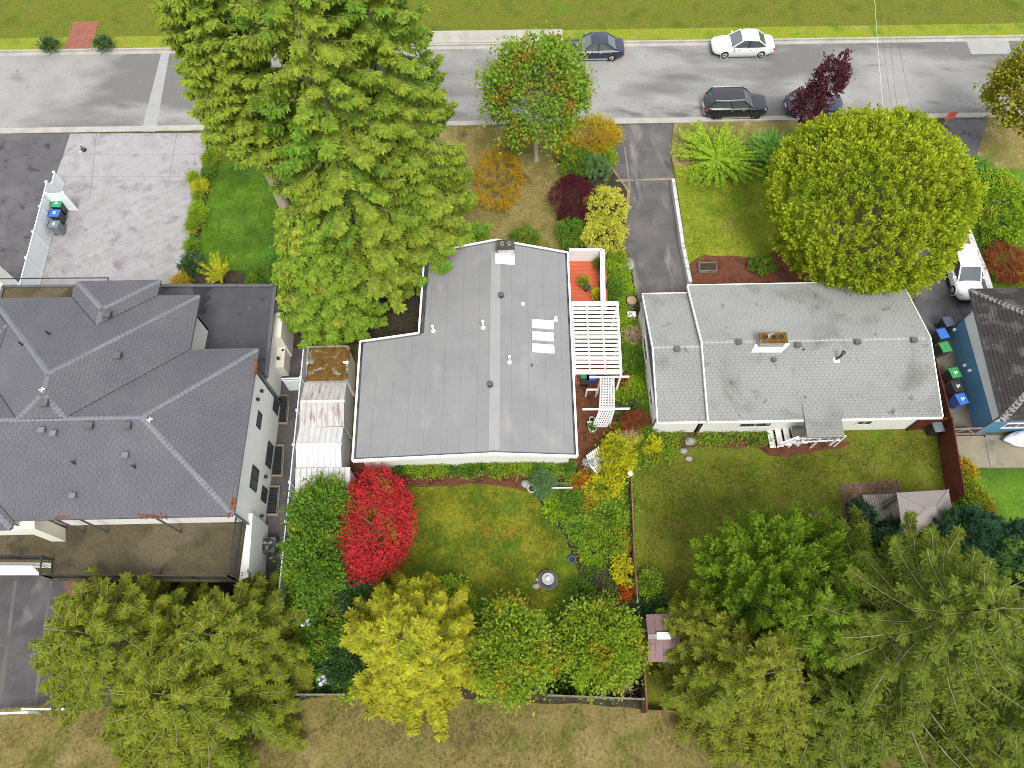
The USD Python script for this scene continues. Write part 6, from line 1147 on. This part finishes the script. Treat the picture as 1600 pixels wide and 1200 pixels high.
    q = np.arange(81).reshape(9, 9); fq_ = np.stack([q[:-1, :-1], q[1:, :-1], q[1:, 1:], q[:-1, 1:]], -1).reshape(-1, 4); g.add(np.vstack([gv, np.array(gv) - [0, 0, .05]]), np.vstack([fq_, fq_[:, ::-1] + 81, *[np.array([[e[i], e[i + 1], e[i + 1] + 81, e[i] + 81]]) for e in (q[0], q[:, -1], q[-1][::-1], q[::-1, 0]) for i in range(8)]])); pt('roof', g, roofm or pm, smooth=40)
    for s in (0, 1):
        for a_, b_, w in ((v[0 + s], v[2 + s], .10), (v[8 + s], v[6 + s], .075)): pt('pillar', MB().bar(a_, b_ + [0, 0, .02], w, .05), pm)
        k = v[10 + s]; m_ = v[4 + s]; pt('door_pillar', MB().bar(k + [0.1, 0, 0], m_ + [.05, 0, 0], .06, .04), GRILL if True else pm)
        pt('waist_trim', MB().bar(v[0 + s] + [0, 0, .01], v[10 + s] + [0, 0, .01], .03).bar(v[10 + s] + [0, 0, .01], v[8 + s] + [0, 0, .01], .03), CHROME)
        sy = 1 if s == 0 else -1
        for xq in (-.02 * L, .16 * L): pt('door_handle', MB().box([xq - .35, sy * W * .487, hb - .16], (.18, .03, .03)), CHROME)
        mr = pt('mirror', MB().box([gx[3] - .28, sy * (W / 2 + .07), hb + .02], (.12, .2, .13)), pm)
        if rails: pt('roof_rail', MB().bar([gx[1] + .05, sy * wr * .93, H + .04], [gx[2] - .05, sy * wr * .93, H + .05], .04), CHROME)
        pt('sill', MB().bar([-.29 * L, sy * (W / 2 - .03), clr + .06], [.28 * L, sy * (W / 2 - .03), clr + .06], .05, .1), CHROME if rails or kind == 'sedan' else GRILL)
        pt('headlight', MB().add(np.array([[x1 - .06, sy * W * .28, .70 * hb], [x1 - .27, sy * W * .455, .78 * hb], [x1 - .34, sy * W * .43, .875 * hb], [x1 - .13, sy * W * .27, .80 * hb]]), [[0, 1, 2, 3]] if sy > 0 else [[3, 2, 1, 0]]), HEADL)
        pt('tail_light', MB().box([x0 + .10, sy * W * .385, .80 * hb], (.10, .20, .13)), REDL)
        for xw in (-.285 * L, .305 * L):
            r_ = .345 if suv else .325; prof = [(r_ * .6, -.11), (r_ * .92, -.115), (r_, -.08), (r_, .08), (r_ * .92, .115), (r_ * .6, .11)]
            w = trimesh.creation.revolve(np.array(prof), sections=22); w.apply_transform(trimesh.transformations.rotation_matrix(math.pi / 2, [1, 0, 0])); w.apply_translation([xw, sy * (W / 2 - .105), r_]); wh = pt('wheel', MB().tm(w), TYRE)
            rim = MB(); c = np.array([xw, sy * (W / 2 - .0), r_])
            rim.tm(trimesh.creation.cylinder(radius=r_ * .66, height=.03, sections=20, transform=trimesh.transformations.translation_matrix(c - [0, sy * .045, 0]) @ trimesh.transformations.rotation_matrix(math.pi / 2, [1, 0, 0])))
            pt('rim_back', rim, GRILL, wh); sp = MB()
            for q_ in range(5): an = q_ * 2 * math.pi / 5 + .3; sp.bar(c - [0, sy * .02, 0], c - [0, sy * .02, 0] + np.array([math.cos(an), 0, math.sin(an)]) * r_ * .66, .11, .03, up=(0, 1, 0))
            sp.tm(trimesh.creation.annulus(r_ * .58, r_ * .76, .04, sections=20, transform=trimesh.transformations.translation_matrix(c - [0, sy * .03, 0]) @ trimesh.transformations.rotation_matrix(math.pi / 2, [1, 0, 0]))); pt('rim', sp, rimm or RIM, wh)
            ar = trimesh.creation.annulus(r_ * 1.03, r_ * 1.16, .05, sections=24, transform=trimesh.transformations.translation_matrix([xw, sy * (W / 2 - .035), r_ + .01]) @ trimesh.transformations.rotation_matrix(math.pi / 2, [1, 0, 0])); pt('wheel_arch', MB().tm(ar), GRILL if suv else pm)
    pt('grille', MB().box([x1 - .07, 0, .55 * hb], (.12, W * .42, .2)), GRILL); pt('number_plate', MB().box([x0 - .005, 0, .58 * hb], (.03, .42, .12)), PLATE); pt('bumper', MB().box([x1 - .10, 0, .33], (.18, W * .66, .12)), GRILL); pt('bumper', MB().box([x0 + .08, 0, .38], (.18, W * .7, .14)), CHROME if suv else pm)
    for xq in (.0, .215 * L): pass
    return t
PB, PW_, PSV = paint('black', (.012, .013, .02)), paint('white', (.80, .80, .80)), paint('silver', (.62, .63, .64)); PN = paint('night_blue', (.018, .022, .045))
c = (P2(1144, 176) + P2(1146, 150)) / 2; car('parked_car', 'black estate-type off-roader with roof rails parked by the straw verge', P2(1145, 174), -math.degrees(_y) * 0 + 0.0, PB, 4.75, 1.90, 1.68, 'suv', mat('dark_rim', (.12, .12, .125), rough=.3, metallic=.8), rails=True)
car('parked_car', 'dark blue hatchback half hidden under the purple-leaved tree', P2(1268, 172), 0.0, PN, 4.35, 1.80, 1.5, 'hatch')
car('parked_car', 'black saloon parked across the street above the round maple', P2(927, 84), 180.0, PN, 4.75, 1.83, 1.45, 'sedan')
car('parked_car', 'silver white saloon parked across the street', P2(1157, 79), 180.0, PSV, 4.9, 1.84, 1.45, 'sedan')
a, b = P2(1492, 385, .6), P2(1517, 462, .6); d = b - a; car('parked_car', 'white hatchback standing nose-down in the right side driveway', (a + b) / 2, math.degrees(math.atan2(d[1], d[0])), PW_, 4.45, 1.80, 1.47, 'hatch')
# ------------------------------------------------------------------ wheeled bins
def bin_(label, px, py, lid, body='black', rz=0.0, h=1.05, marks=True, group=None):
    p = P2(px, py, h * .95); t = thing('wheeled_bin', label, 'bin', (*p, 0), group); R = np.array([[math.cos(rz), -math.sin(rz), 0], [math.sin(rz), math.cos(rz), 0], [0, 0, 1]]); wf = lambda m: (lambda v, f: (v @ R.T + [*p, 0], f))(*m.build())
    bd = MB().tm(trimesh.convex.convex_hull(np.array([[x * w, y * w2, z] for z, w, w2 in ((.06, .22, .24), (.12, .24, .26), (h - .08, .29, .33)) for x in (-1, 1) for y in (-1, 1)]))); put('bin_body', wf(bd), G['bin_' + body], t)
    ld = MB().tm(trimesh.convex.convex_hull(np.array([[x * w, y * w2, z] for z, w, w2 in ((h - .08, .31, .35), (h - .03, .315, .36), (h + .02, .24, .28)) for x in (-1, 1) for y in (-1, 1)]))); l = put('lid', wf(ld), G['bin_' + lid], t)
    put('lid_hinge', wf(MB().bar([-.24, .36, h - .03], [.24, .36, h - .03], .05)), G['bin_black'], l); put('handle', wf(MB().bar([-.2, .42, h - .12], [.2, .42, h - .12], .04).bar([-.2, .33, h - .12], [-.2, .42, h - .12], .03).bar([.2, .33, h - .12], [.2, .42, h - .12], .03)), G['bin_black'], t)
    for s in (-.22, .22): put('bin_wheel', wf(MB().tm(trimesh.creation.cylinder(radius=.1, height=.05, sections=14, transform=trimesh.transformations.translation_matrix([s, .3, .1]) @ trimesh.transformations.rotation_matrix(math.pi / 2, [0, 1, 0])))), G['bin_black'], t)
    if marks: put('lid_mark', wf(MB().box([-.06, -.04, h + .022], (.07, .2, .006)).box([.07, -.02, h + .022], (.08, .12, .006))), G['trim'], l)
bin_('green-lidded wheeled bin nearest the street behind the white vinyl return', 88, 318, 'green', 'black', 1.5)
bin_('blue-lidded wheeled bin in the driveway row', 85, 333, 'blue', 'black', 1.5)
bin_('dark grey wheeled bin, last of the driveway row', 84, 350, 'grey', 'grey', 1.5)
bin_('navy lidded bin standing highest beside the gravel strip', 1482, 502, 'navy', 'black', .2, marks=False)
bin_('bright blue-lidded bin next to the corner of the blue house', 1473, 521, 'blue', 'black', .2, marks=False)
bin_('plain green-lidded bin below the bright blue one', 1477, 542, 'green2', 'black', .2, marks=False)
bin_('green-lidded bin with white marks beside the gravel', 1492, 582, 'green2', 'black', .2)
bin_('black bin between the marked green and marked blue bins', 1496, 603, 'black', 'black', .2)
bin_('blue bin with white marks, lowest of the row by the blue wall', 1503, 623, 'blue', 'blue', .2)
bin_('grey-lidded bin in the corner behind the red fence', 1466, 666, 'grey', 'black', .1, marks=False)
# ------------------------------------------------------------------ garden things
def pot(label, px, py, r, h, m, plant=None, seed=1, ring=None):
    p = P2(px, py, h); t = thing('flower_pot', label, 'pot', (*p, 0)); put('pot_wall', MB().lathe([(r * .65, 0.0), (r * .95, h * .9), (r, h), (r * .82, h), (r * .76, h * .8), (0, h * .78)], (*p, .012), 20), m, t, smooth=30); put('pot_soil', MB().lathe([(0, h * .80), (r * .77, h * .80)], (*p, .012), 16), G['soil'], t)
    if plant:
        r_ = np.random.default_rng(seed); n = 260; o = unit(rdirs(r_, n) + [0, 0, .5]); c = np.array([*p, h]) + o * r_.uniform(.2, 1, n)[:, None] * [r * 1.25, r * 1.25, r * 1.3]; put('plant', leaf_mesh(c, unit(o + rdirs(r_, n) * .6), unit(rdirs(r_, n) * .5 + [0, 0, 1]), .11, .06), F[plant], t)
WP = mat('white_pot', [(.70, .69, .66), (.8, .79, .77)], 4); BP = mat('blue_glazed_pot', [(.03, .07, .25), (.05, .10, .33)], 4, rough=.2, spec=.6); DP = mat('dark_pot', (.035, .045, .045), rough=.4); TP = mat('terracotta_pot', [(.35, .12, .07), (.42, .16, .09)], 4)
pot('white-rimmed pot on the edge of the mossy lawn by the border', 892, 822, .24, .35, WP); pot('blue glazed pot on the right edge of the mossy lawn', 894, 874, .22, .35, BP); pot('white ring-shaped pot beside the grey-green shrub', 831, 763, .26, .35, WP)
pot('white pot with a leafy plant at the foot of the trellis arbour', 926, 668, .27, .4, WP, 'green', 3); pot('small white pot near the corner of the white fascia', 925, 655, .18, .3, WP); pot('yellowish round pot below the arbour', 952, 690, .26, .35, TP, 'ywgreen', 5)
pot('dark pot holding white flowers beside the garden chair', 920, 725, .3, .45, DP, 'white_fl', 6); pot('terracotta pot at the rear right corner of the grey-roofed house', 880, 718, .25, .4, TP)
def deckpot(label, px, py, r, h, m, plant, seed):
    global SDZ
    p = P2(px, py, SD + h); t = thing('deck_pot', label, 'pot', (*p, SD)); put('pot_wall', MB().lathe([(r * .65, 0.0), (r, h), (r * .82, h), (r * .76, h * .8), (0, h * .78)], (*p, SD + .004), 18), m, t, smooth=30)
    if plant: r_ = np.random.default_rng(seed); n = 420; o = unit(rdirs(r_, n) + [0, 0, .6]); c = np.array([*p, SD + h]) + o * r_.uniform(.2, 1, n)[:, None] * [r * 1.7, r * 1.7, r * 1.5]; put('plant', leaf_mesh(c, unit(o + rdirs(r_, n) * .6), unit(rdirs(r_, n) * .5 + [0, 0, 1]), .12, .07), F[plant], t)
deckpot('leafy green pot plant in the corner of the red deck', 936, 412, .24, .4, DP, 'green', 11); deckpot('yellow-green pot plant in the middle of the red deck', 912, 440, .25, .35, DP, 'ywgreen', 12); deckpot('empty dark pot beside the middle plant on the red deck', 917, 448, .24, .4, DP, None, 13)
deckpot('yellow flowering pot plant at the lower right of the red deck', 933, 458, .24, .4, DP, 'yellow', 14); deckpot('dark green pot plant against the deck fence', 943, 447, .2, .4, DP, 'dark', 15)
# trellis arbour
t = thing('trellis_arbour', 'white lattice trellis arbour below the pergola', 'arbour', (*P2(946, 620), 0)); az_ = 2.3; q = [P2(939, 590, az_), P2(959, 590, az_), P2(959.5, 640, az_), P2(937, 640, az_)]; q = [np.array(p) for p in q]; f = lambda a, b, s: a * (1 - s) + b * s
for k in range(13): s = k / 12; put('lattice_bar', MB().bar([*f(q[0], q[3], s), az_], [*f(q[1], q[2], s), az_], .05, .025), G['trim'], t)
for k in range(6): s = k / 5; put('lattice_bar', MB().bar([*f(q[0], q[1], s), az_ + .026], [*f(q[3], q[2], s), az_ + .026], .05, .025), G['trim'], t)
for a, b in ((q[0] - [.7, 0], q[1] + [.9, 0]), (q[3] - [1.0, 0], q[2] + [.9, 0])): put('cross_beam', MB().bar([*a, az_ + .08], [*b, az_ + .08], .09, .09), G['trim'], t)
for p in q: put('post', MB().bar([*p, 0], [*p, az_], .09), G['trim'], t)
g0, g1 = q[3], q[2]      # the sloping lattice skirt on the south side
for k in range(7): s = k / 6; a = f(g0, g1, s); put('lattice_bar', MB().bar([*a, az_], [*(a + np.array([-.25, -.35])), .5], .05, .03), G['trim'], t)
for k in range(8): zz = .6 + k * .23; s = (az_ - zz) / (az_ - .5); o = np.array([-.25, -.35]) * s; put('lattice_bar', MB().bar([*(g0 + o), zz], [*(g1 + o), zz], .045, .03), G['trim'], t)
put('foot_rail', MB().bar([*P2(918, 660, .5), .5], [*P2(941, 658, .5), .5], .09, .06), G['trim'], t)
t = thing('side_bench_rail', 'white painted rail sticking out from the arbour over the bark path', 'rail', (*P2(924, 609, 1.0), 0)); a, b = P(917, 609, 1.0), P(933, 609, 1.0); put('rail', MB().bar(a, b, .12, .07), G['whitewood'], t); put('rail_post', MB().bar([*a[:2], 0], a, .08), G['whitewood'], t); put('rail_post', MB().bar([*b[:2], 0], b, .08), G['whitewood'], t)
# things stacked under the end of the pergola
for lb, px, py, mm, sz in (('bright green storage tub under the pergola end', 914, 588, 'bin_green', .5), ('blue storage tub beside the green one', 924, 589, 'bin_blue', .55), ('black storage tub in front of the coloured tubs', 914, 596, 'bin_black', .5)):
    p = P2(px, py, .5); t = thing('storage_tub', lb, 'tub', (*p, 0)); put('tub_wall', MB().tm(trimesh.convex.convex_hull(np.array([[x * w, y * w * .75, z] for z, w in ((.0, sz * .42), (.45, sz * .5)) for x in (-1, 1) for y in (-1, 1)]) + [*p, .02])), G[mm], t); put('tub_lid', MB().box([*p, .49], (sz * 1.06, sz * .8, .05)), G[mm], t)
t = thing('brick_step', 'red brick step beside the storage tubs', 'step', (*P2(902, 590), 0))
for k in range(10): put('brick', MB().box([*(P2(899 + (k % 2) * 6, 577 + (k // 2) * 5.5)), .09], (.21, .2, .14)), G['brick'], t)
# garden chair, benches
p = P2(936, 725, .5); t = thing('garden_chair', 'white slatted wooden garden chair under the yellow shrub', 'chair', (*p, 0)); an = .6; R2 = np.array([[math.cos(an), -math.sin(an)], [math.sin(an), math.cos(an)]])
for k in range(7): o = R2 @ [-.42 + k * .14, 0]; e = R2 @ [0, .38]; put('back_slat', MB().bar([*(p + o + e), .42], [*(p + o + e * 1.9), 1.1], .10, .025), G['whitewood'], t)
for k in range(5): o = R2 @ [0, -.3 + k * .15]; w = R2 @ [.5, 0]; put('seat_slat', MB().bar([*(p + o - w), .42], [*(p + o + w), .42], .12, .03), G['whitewood'], t)
for sx in (-1, 1):
    for sy in (-1, 1): o = R2 @ [sx * .46, sy * .32]; put('leg', MB().bar([*(p + o), 0], [*(p + o), .6 if sy < 0 else .42], .06), G['whitewood'], t)
    put('armrest', MB().bar([*(p + R2 @ [sx * .5, -.36]), .62], [*(p + R2 @ [sx * .5, .4]), .62], .09, .03), G['whitewood'], t)
p = P2(877, 758, .5); t = thing('garden_bench', 'white rustic bench at the top edge of the border by the bark path', 'bench', (*p, 0))
for k in range(3): put('seat_slat', MB().box([*(p + [0, -.15 + .14 * k]), .44], (1.15, .11, .03)), G['greywood'], t)
put('backrest', MB().box([*(p + [0, -.25]), .75], (1.2, .05, .16)), G['whitewood'], t)
for sx in (-.52, .52):
    for sy in (-.22, .18): put('leg', MB().box([*(p + [sx, sy]), .38 if sy < 0 else .21], (.06, .06, .76 if sy < 0 else .42)), G['greywood'], t)
# fountain, its lamp, stones
p = P2(856, 906, .4); t = thing('garden_fountain', 'grey round tiered fountain with a pale ball on the mossy lawn', 'fountain', (*p, 0)); put('basin', MB().lathe([(0, .01), (.42, .01), (.50, .34), (.53, .36), (.48, .37), (.40, .28), (0, .26)], p.tolist() + [0.01], 28), mat('fountain_stone', [(.09, .09, .095), (.14, .14, .145)], 6, fine=.2), t, smooth=30)
put('water', MB().lathe([(0, .31), (.43, .31)], p.tolist() + [0.01], 24), mat('fountain_water', (.06, .065, .07), rough=.05, spec=.8), t); put('bowl', MB().lathe([(0, .3), (.1, .32), (.10, .55), (.30, .66), (.33, .70), (.26, .68), (0, .62)], p.tolist() + [0.01], 24), mat('bowl_stone', [(.30, .30, .30), (.40, .40, .40)], 6, fine=.2), t, smooth=30)
mh = trimesh.creation.icosphere(2, .13); put('ball', (np.array(mh.vertices) + [*p, .78], mh.faces), G['trim'], t, smooth=True)
t = thing('garden_ornament', 'small turquoise and white ornament left of the fountain', 'ornament', (*P2(841, 905), 0)); m = MB().tube([P(838, 905, .1), P(841, 906, .25), P(846, 910, .1)], [.05, .09, .04], 8); put('figure', m, mat('turquoise_glaze', [(.05, .40, .32), (.7, .75, .7)], 9), t); put('base', MB().lathe([(0, 0), (.12, 0), (.1, .06), (0, .06)], P(841, 907), 12), G['stone'], t)
def boulder(label, px, py, s, seed, name='stone', m='stone', flat=.6):
    r_ = np.random.default_rng(seed); mh = trimesh.creation.icosphere(2, s); v = np.array(mh.vertices) * [1, .8, flat]; v *= 1 + .5 * (meshkit.fbm(v / s * 1.3 + seed, 2)[:, None] - .5); v = v + [*P2(px, py, s * .3), s * flat * .6]; put(name, (v, mh.faces), G[m], label=label, cat='stone', smooth=35)
boulder('pale flat stone at the edge of the asphalt driveway by the golden shrub', 977, 411, .7, 1, flat=.3); boulder('grey boulder in the border plants left of the fence', 918, 838, .45, 2); boulder('light boulder at the left corner of the grey-green shrub', 822, 756, .3, 3); boulder('tiny white stone on the lawn edge below the grey-green shrub', 851, 782, .14, 4)
boulder('whitish rock beside the olive lawn near the white house corner', 1068, 705, .24, 5); boulder('second whitish rock below the first near the white house corner', 1076, 717, .22, 6); boulder('grey rock under the rear wall of the pale-roofed house', 1078, 690, .35, 7); boulder('white stone in the rear wall planting', 707, 733, .2, 8); boulder('brown rock at the left of the fountain', 838, 916, .22, 9)
boulder('slate grey slab leaning among the autumn shrubs', 903, 948, .5, 10, flat=.2)
t = thing('edging', 'pale timber edging in front of the rear wall planting', 'edging', (*P2(750, 740), 0))
pts = [(690, 738), (745, 738), (800, 737), (845, 741), (872, 741)]
for a, b in zip(pts, pts[1:]): put('edging_board', MB().bar(P(*a, .12), P(*b, .12), .07, .2), G['greywood'], t)
# planter box in the red bed
p = P2(1106, 416, .3); t = thing('planter_box', 'small timber-edged planting box in the red bed', 'planter', (*p, 0))
for a, b in (((-.58, -.32), (.58, -.32)), ((.58, -.36), (.58, .36)), ((.58, .32), (-.58, .32)), ((-.58, .36), (-.58, -.36))): put('box_board', MB().bar([*(p + a), .15], [*(p + b), .15], .05, .3), G['greywood'], t)
put('box_soil', MB().box([*p, .12], (1.12, .6, .2)), G['soil'], t)
# air conditioner
p = P2(418, 851, .8); t = thing('air_conditioner', 'dark grey fan unit standing by the white stucco wall', 'air conditioner', (*p, 0)); put('cabinet', MB().box([*p, .42], (.82, .82, .8)), G['darktrim'], t); put('fan_ring', MB().lathe([(.36, .83), (.36, .87), (.31, .87), (.31, .83)], (*p, 0), 28), G['black'], t); put('fan_well', MB().lathe([(0, .825), (.31, .825)], (*p, 0), 24), G['under'], t)
for k in range(3): a = k * 2.094 + .5; put('fan_blade', MB().bar([*p, .845], [p[0] + .29 * math.cos(a), p[1] + .29 * math.sin(a), .845], .15, .012), G['joint'], t)
put('guard', MB().bar([*(p - [.31, 0]), .875], [*(p + [.31, 0]), .875], .015).bar([*(p - [0, .31]), .876], [*(p + [0, .31]), .876], .015), G['black'], t)
# bits by the side door and drive
p = P2(955, 467, .5); t = thing('round_table', 'round wooden lid of a barrel by the asphalt driveway end', 'barrel', (*P2(987, 469, .7), 0)); p = P2(987, 469, .7); put('barrel_wall', MB().lathe([(0, .02), (.26, .02), (.30, .35), (.27, .66), (0, .66)], (*p, 0), 18), G['greywood'], t, smooth=30); put('barrel_lid', MB().lathe([(0, .66), (.31, .66), (.31, .70), (0, .70)], (*p, 0), 18), mat('tan_lid', [(.33, .23, .13), (.42, .31, .19)], 4), t)
p = P2(985, 479, .5); t = thing('watering_can', 'dark bucket next to the barrel', 'bucket', (*p, 0)); put('bucket_wall', MB().lathe([(.13, 0), (.18, .36), (.15, .36), (.12, .05), (0, .05)], (*p, .01), 16), DP, t); put('bucket_handle', MB().tube([[*(p - [.17, 0]), .36], [*p, .52], [*(p + [.17, 0]), .36]], .015, 6), G['stone'], t)
p = P2(987, 491, .4); t = thing('white_chest', 'small white chest against the side of the pale wing', 'chest', (*p, 0)); put('chest_box', MB().box([*p, .2], (.52, .36, .36)), G['trim'], t); put('chest_lid', MB().box([*p, .40], (.56, .4, .05)), G['trim'], t)
# sign at the kerb, cat-sized bag on the driveway, wires over the road
p = P2(1474, 196, 0); t = thing('post_sign', 'pinkish red board on a pale post behind the broad golden cedar', 'sign', (*p, 0)); put('sign_post', MB().bar([*p, 0], [*p, 1.6], .1), G['stone'], t); put('sign_board', MB().box([p[0], p[1] - .08, 1.05], (.65, .04, .75)), mat('pink_board', [(.62, .10, .09), (.68, .16, .12)], 3), t)
p = P2(130, 233, .2); t = thing('rubbish_bag', 'small black bag with a pale scrap lying on the stamped concrete driveway', 'bag', (*p, 0)); mh = trimesh.creation.icosphere(2, .2); v = np.array(mh.vertices) * [1, .8, .75]; v *= 1 + .6 * (meshkit.fbm(v * 9, 2)[:, None] - .5); put('bag_body', (v + [*p, .16], mh.faces), G['bin_black'], t, smooth=True); put('bag_neck', MB().tube([[*p, .26], [p[0] - .12, p[1] + .14, .34], [p[0] - .2, p[1] + .2, .27]], [.05, .03, .05], 6), G['bin_black'], t); put('paper_scrap', MB().box([p[0] - .25, p[1] - .1, .05], (.16, .12, .02), .5), G['trim'], t)
for k, (a, b) in enumerate((((1372, 40), (1386, 205)), ((1380, 40), (1400, 205)), ((1392, 40), (1408, 205)), ((1401, 40), (1436, 205)))):
    A, B = P(*a, 7.5), P(*b, 6.2); s = np.linspace(-.6, 1.3, 14); pts = A + (B - A) * s[:, None] - np.array([0, 0, .25]) * (1 - (2 * (s + .6) / 1.9 - 1) ** 2)[:, None]
    t = thing('overhead_wire', ('pale service wire over the road, leftmost of the four', 'dark service wire over the road, second of the four', 'dark service wire over the road, third of the four', 'dark service wire over the road, rightmost of the four')[k], 'wire', A); put('strand', MB().tube(pts, .007, 5), G['trim'] if k == 0 else G['black'], t); put('splice', MB().tube([pts[6], pts[6] * .97 + pts[7] * .03], .025, 6), G['black'], t)
t = thing('spare_stair', 'pale reddish brick steps at the deck foot by the olive conifers', 'steps', (*P2(137, 930), 0))
for k in range(3): put('step', MB().box([*P2(137, 926 + k * 4), .42 - .14 * k], (.9, .3, .14)), G['brick'], t)
print('triangles', TRIS)
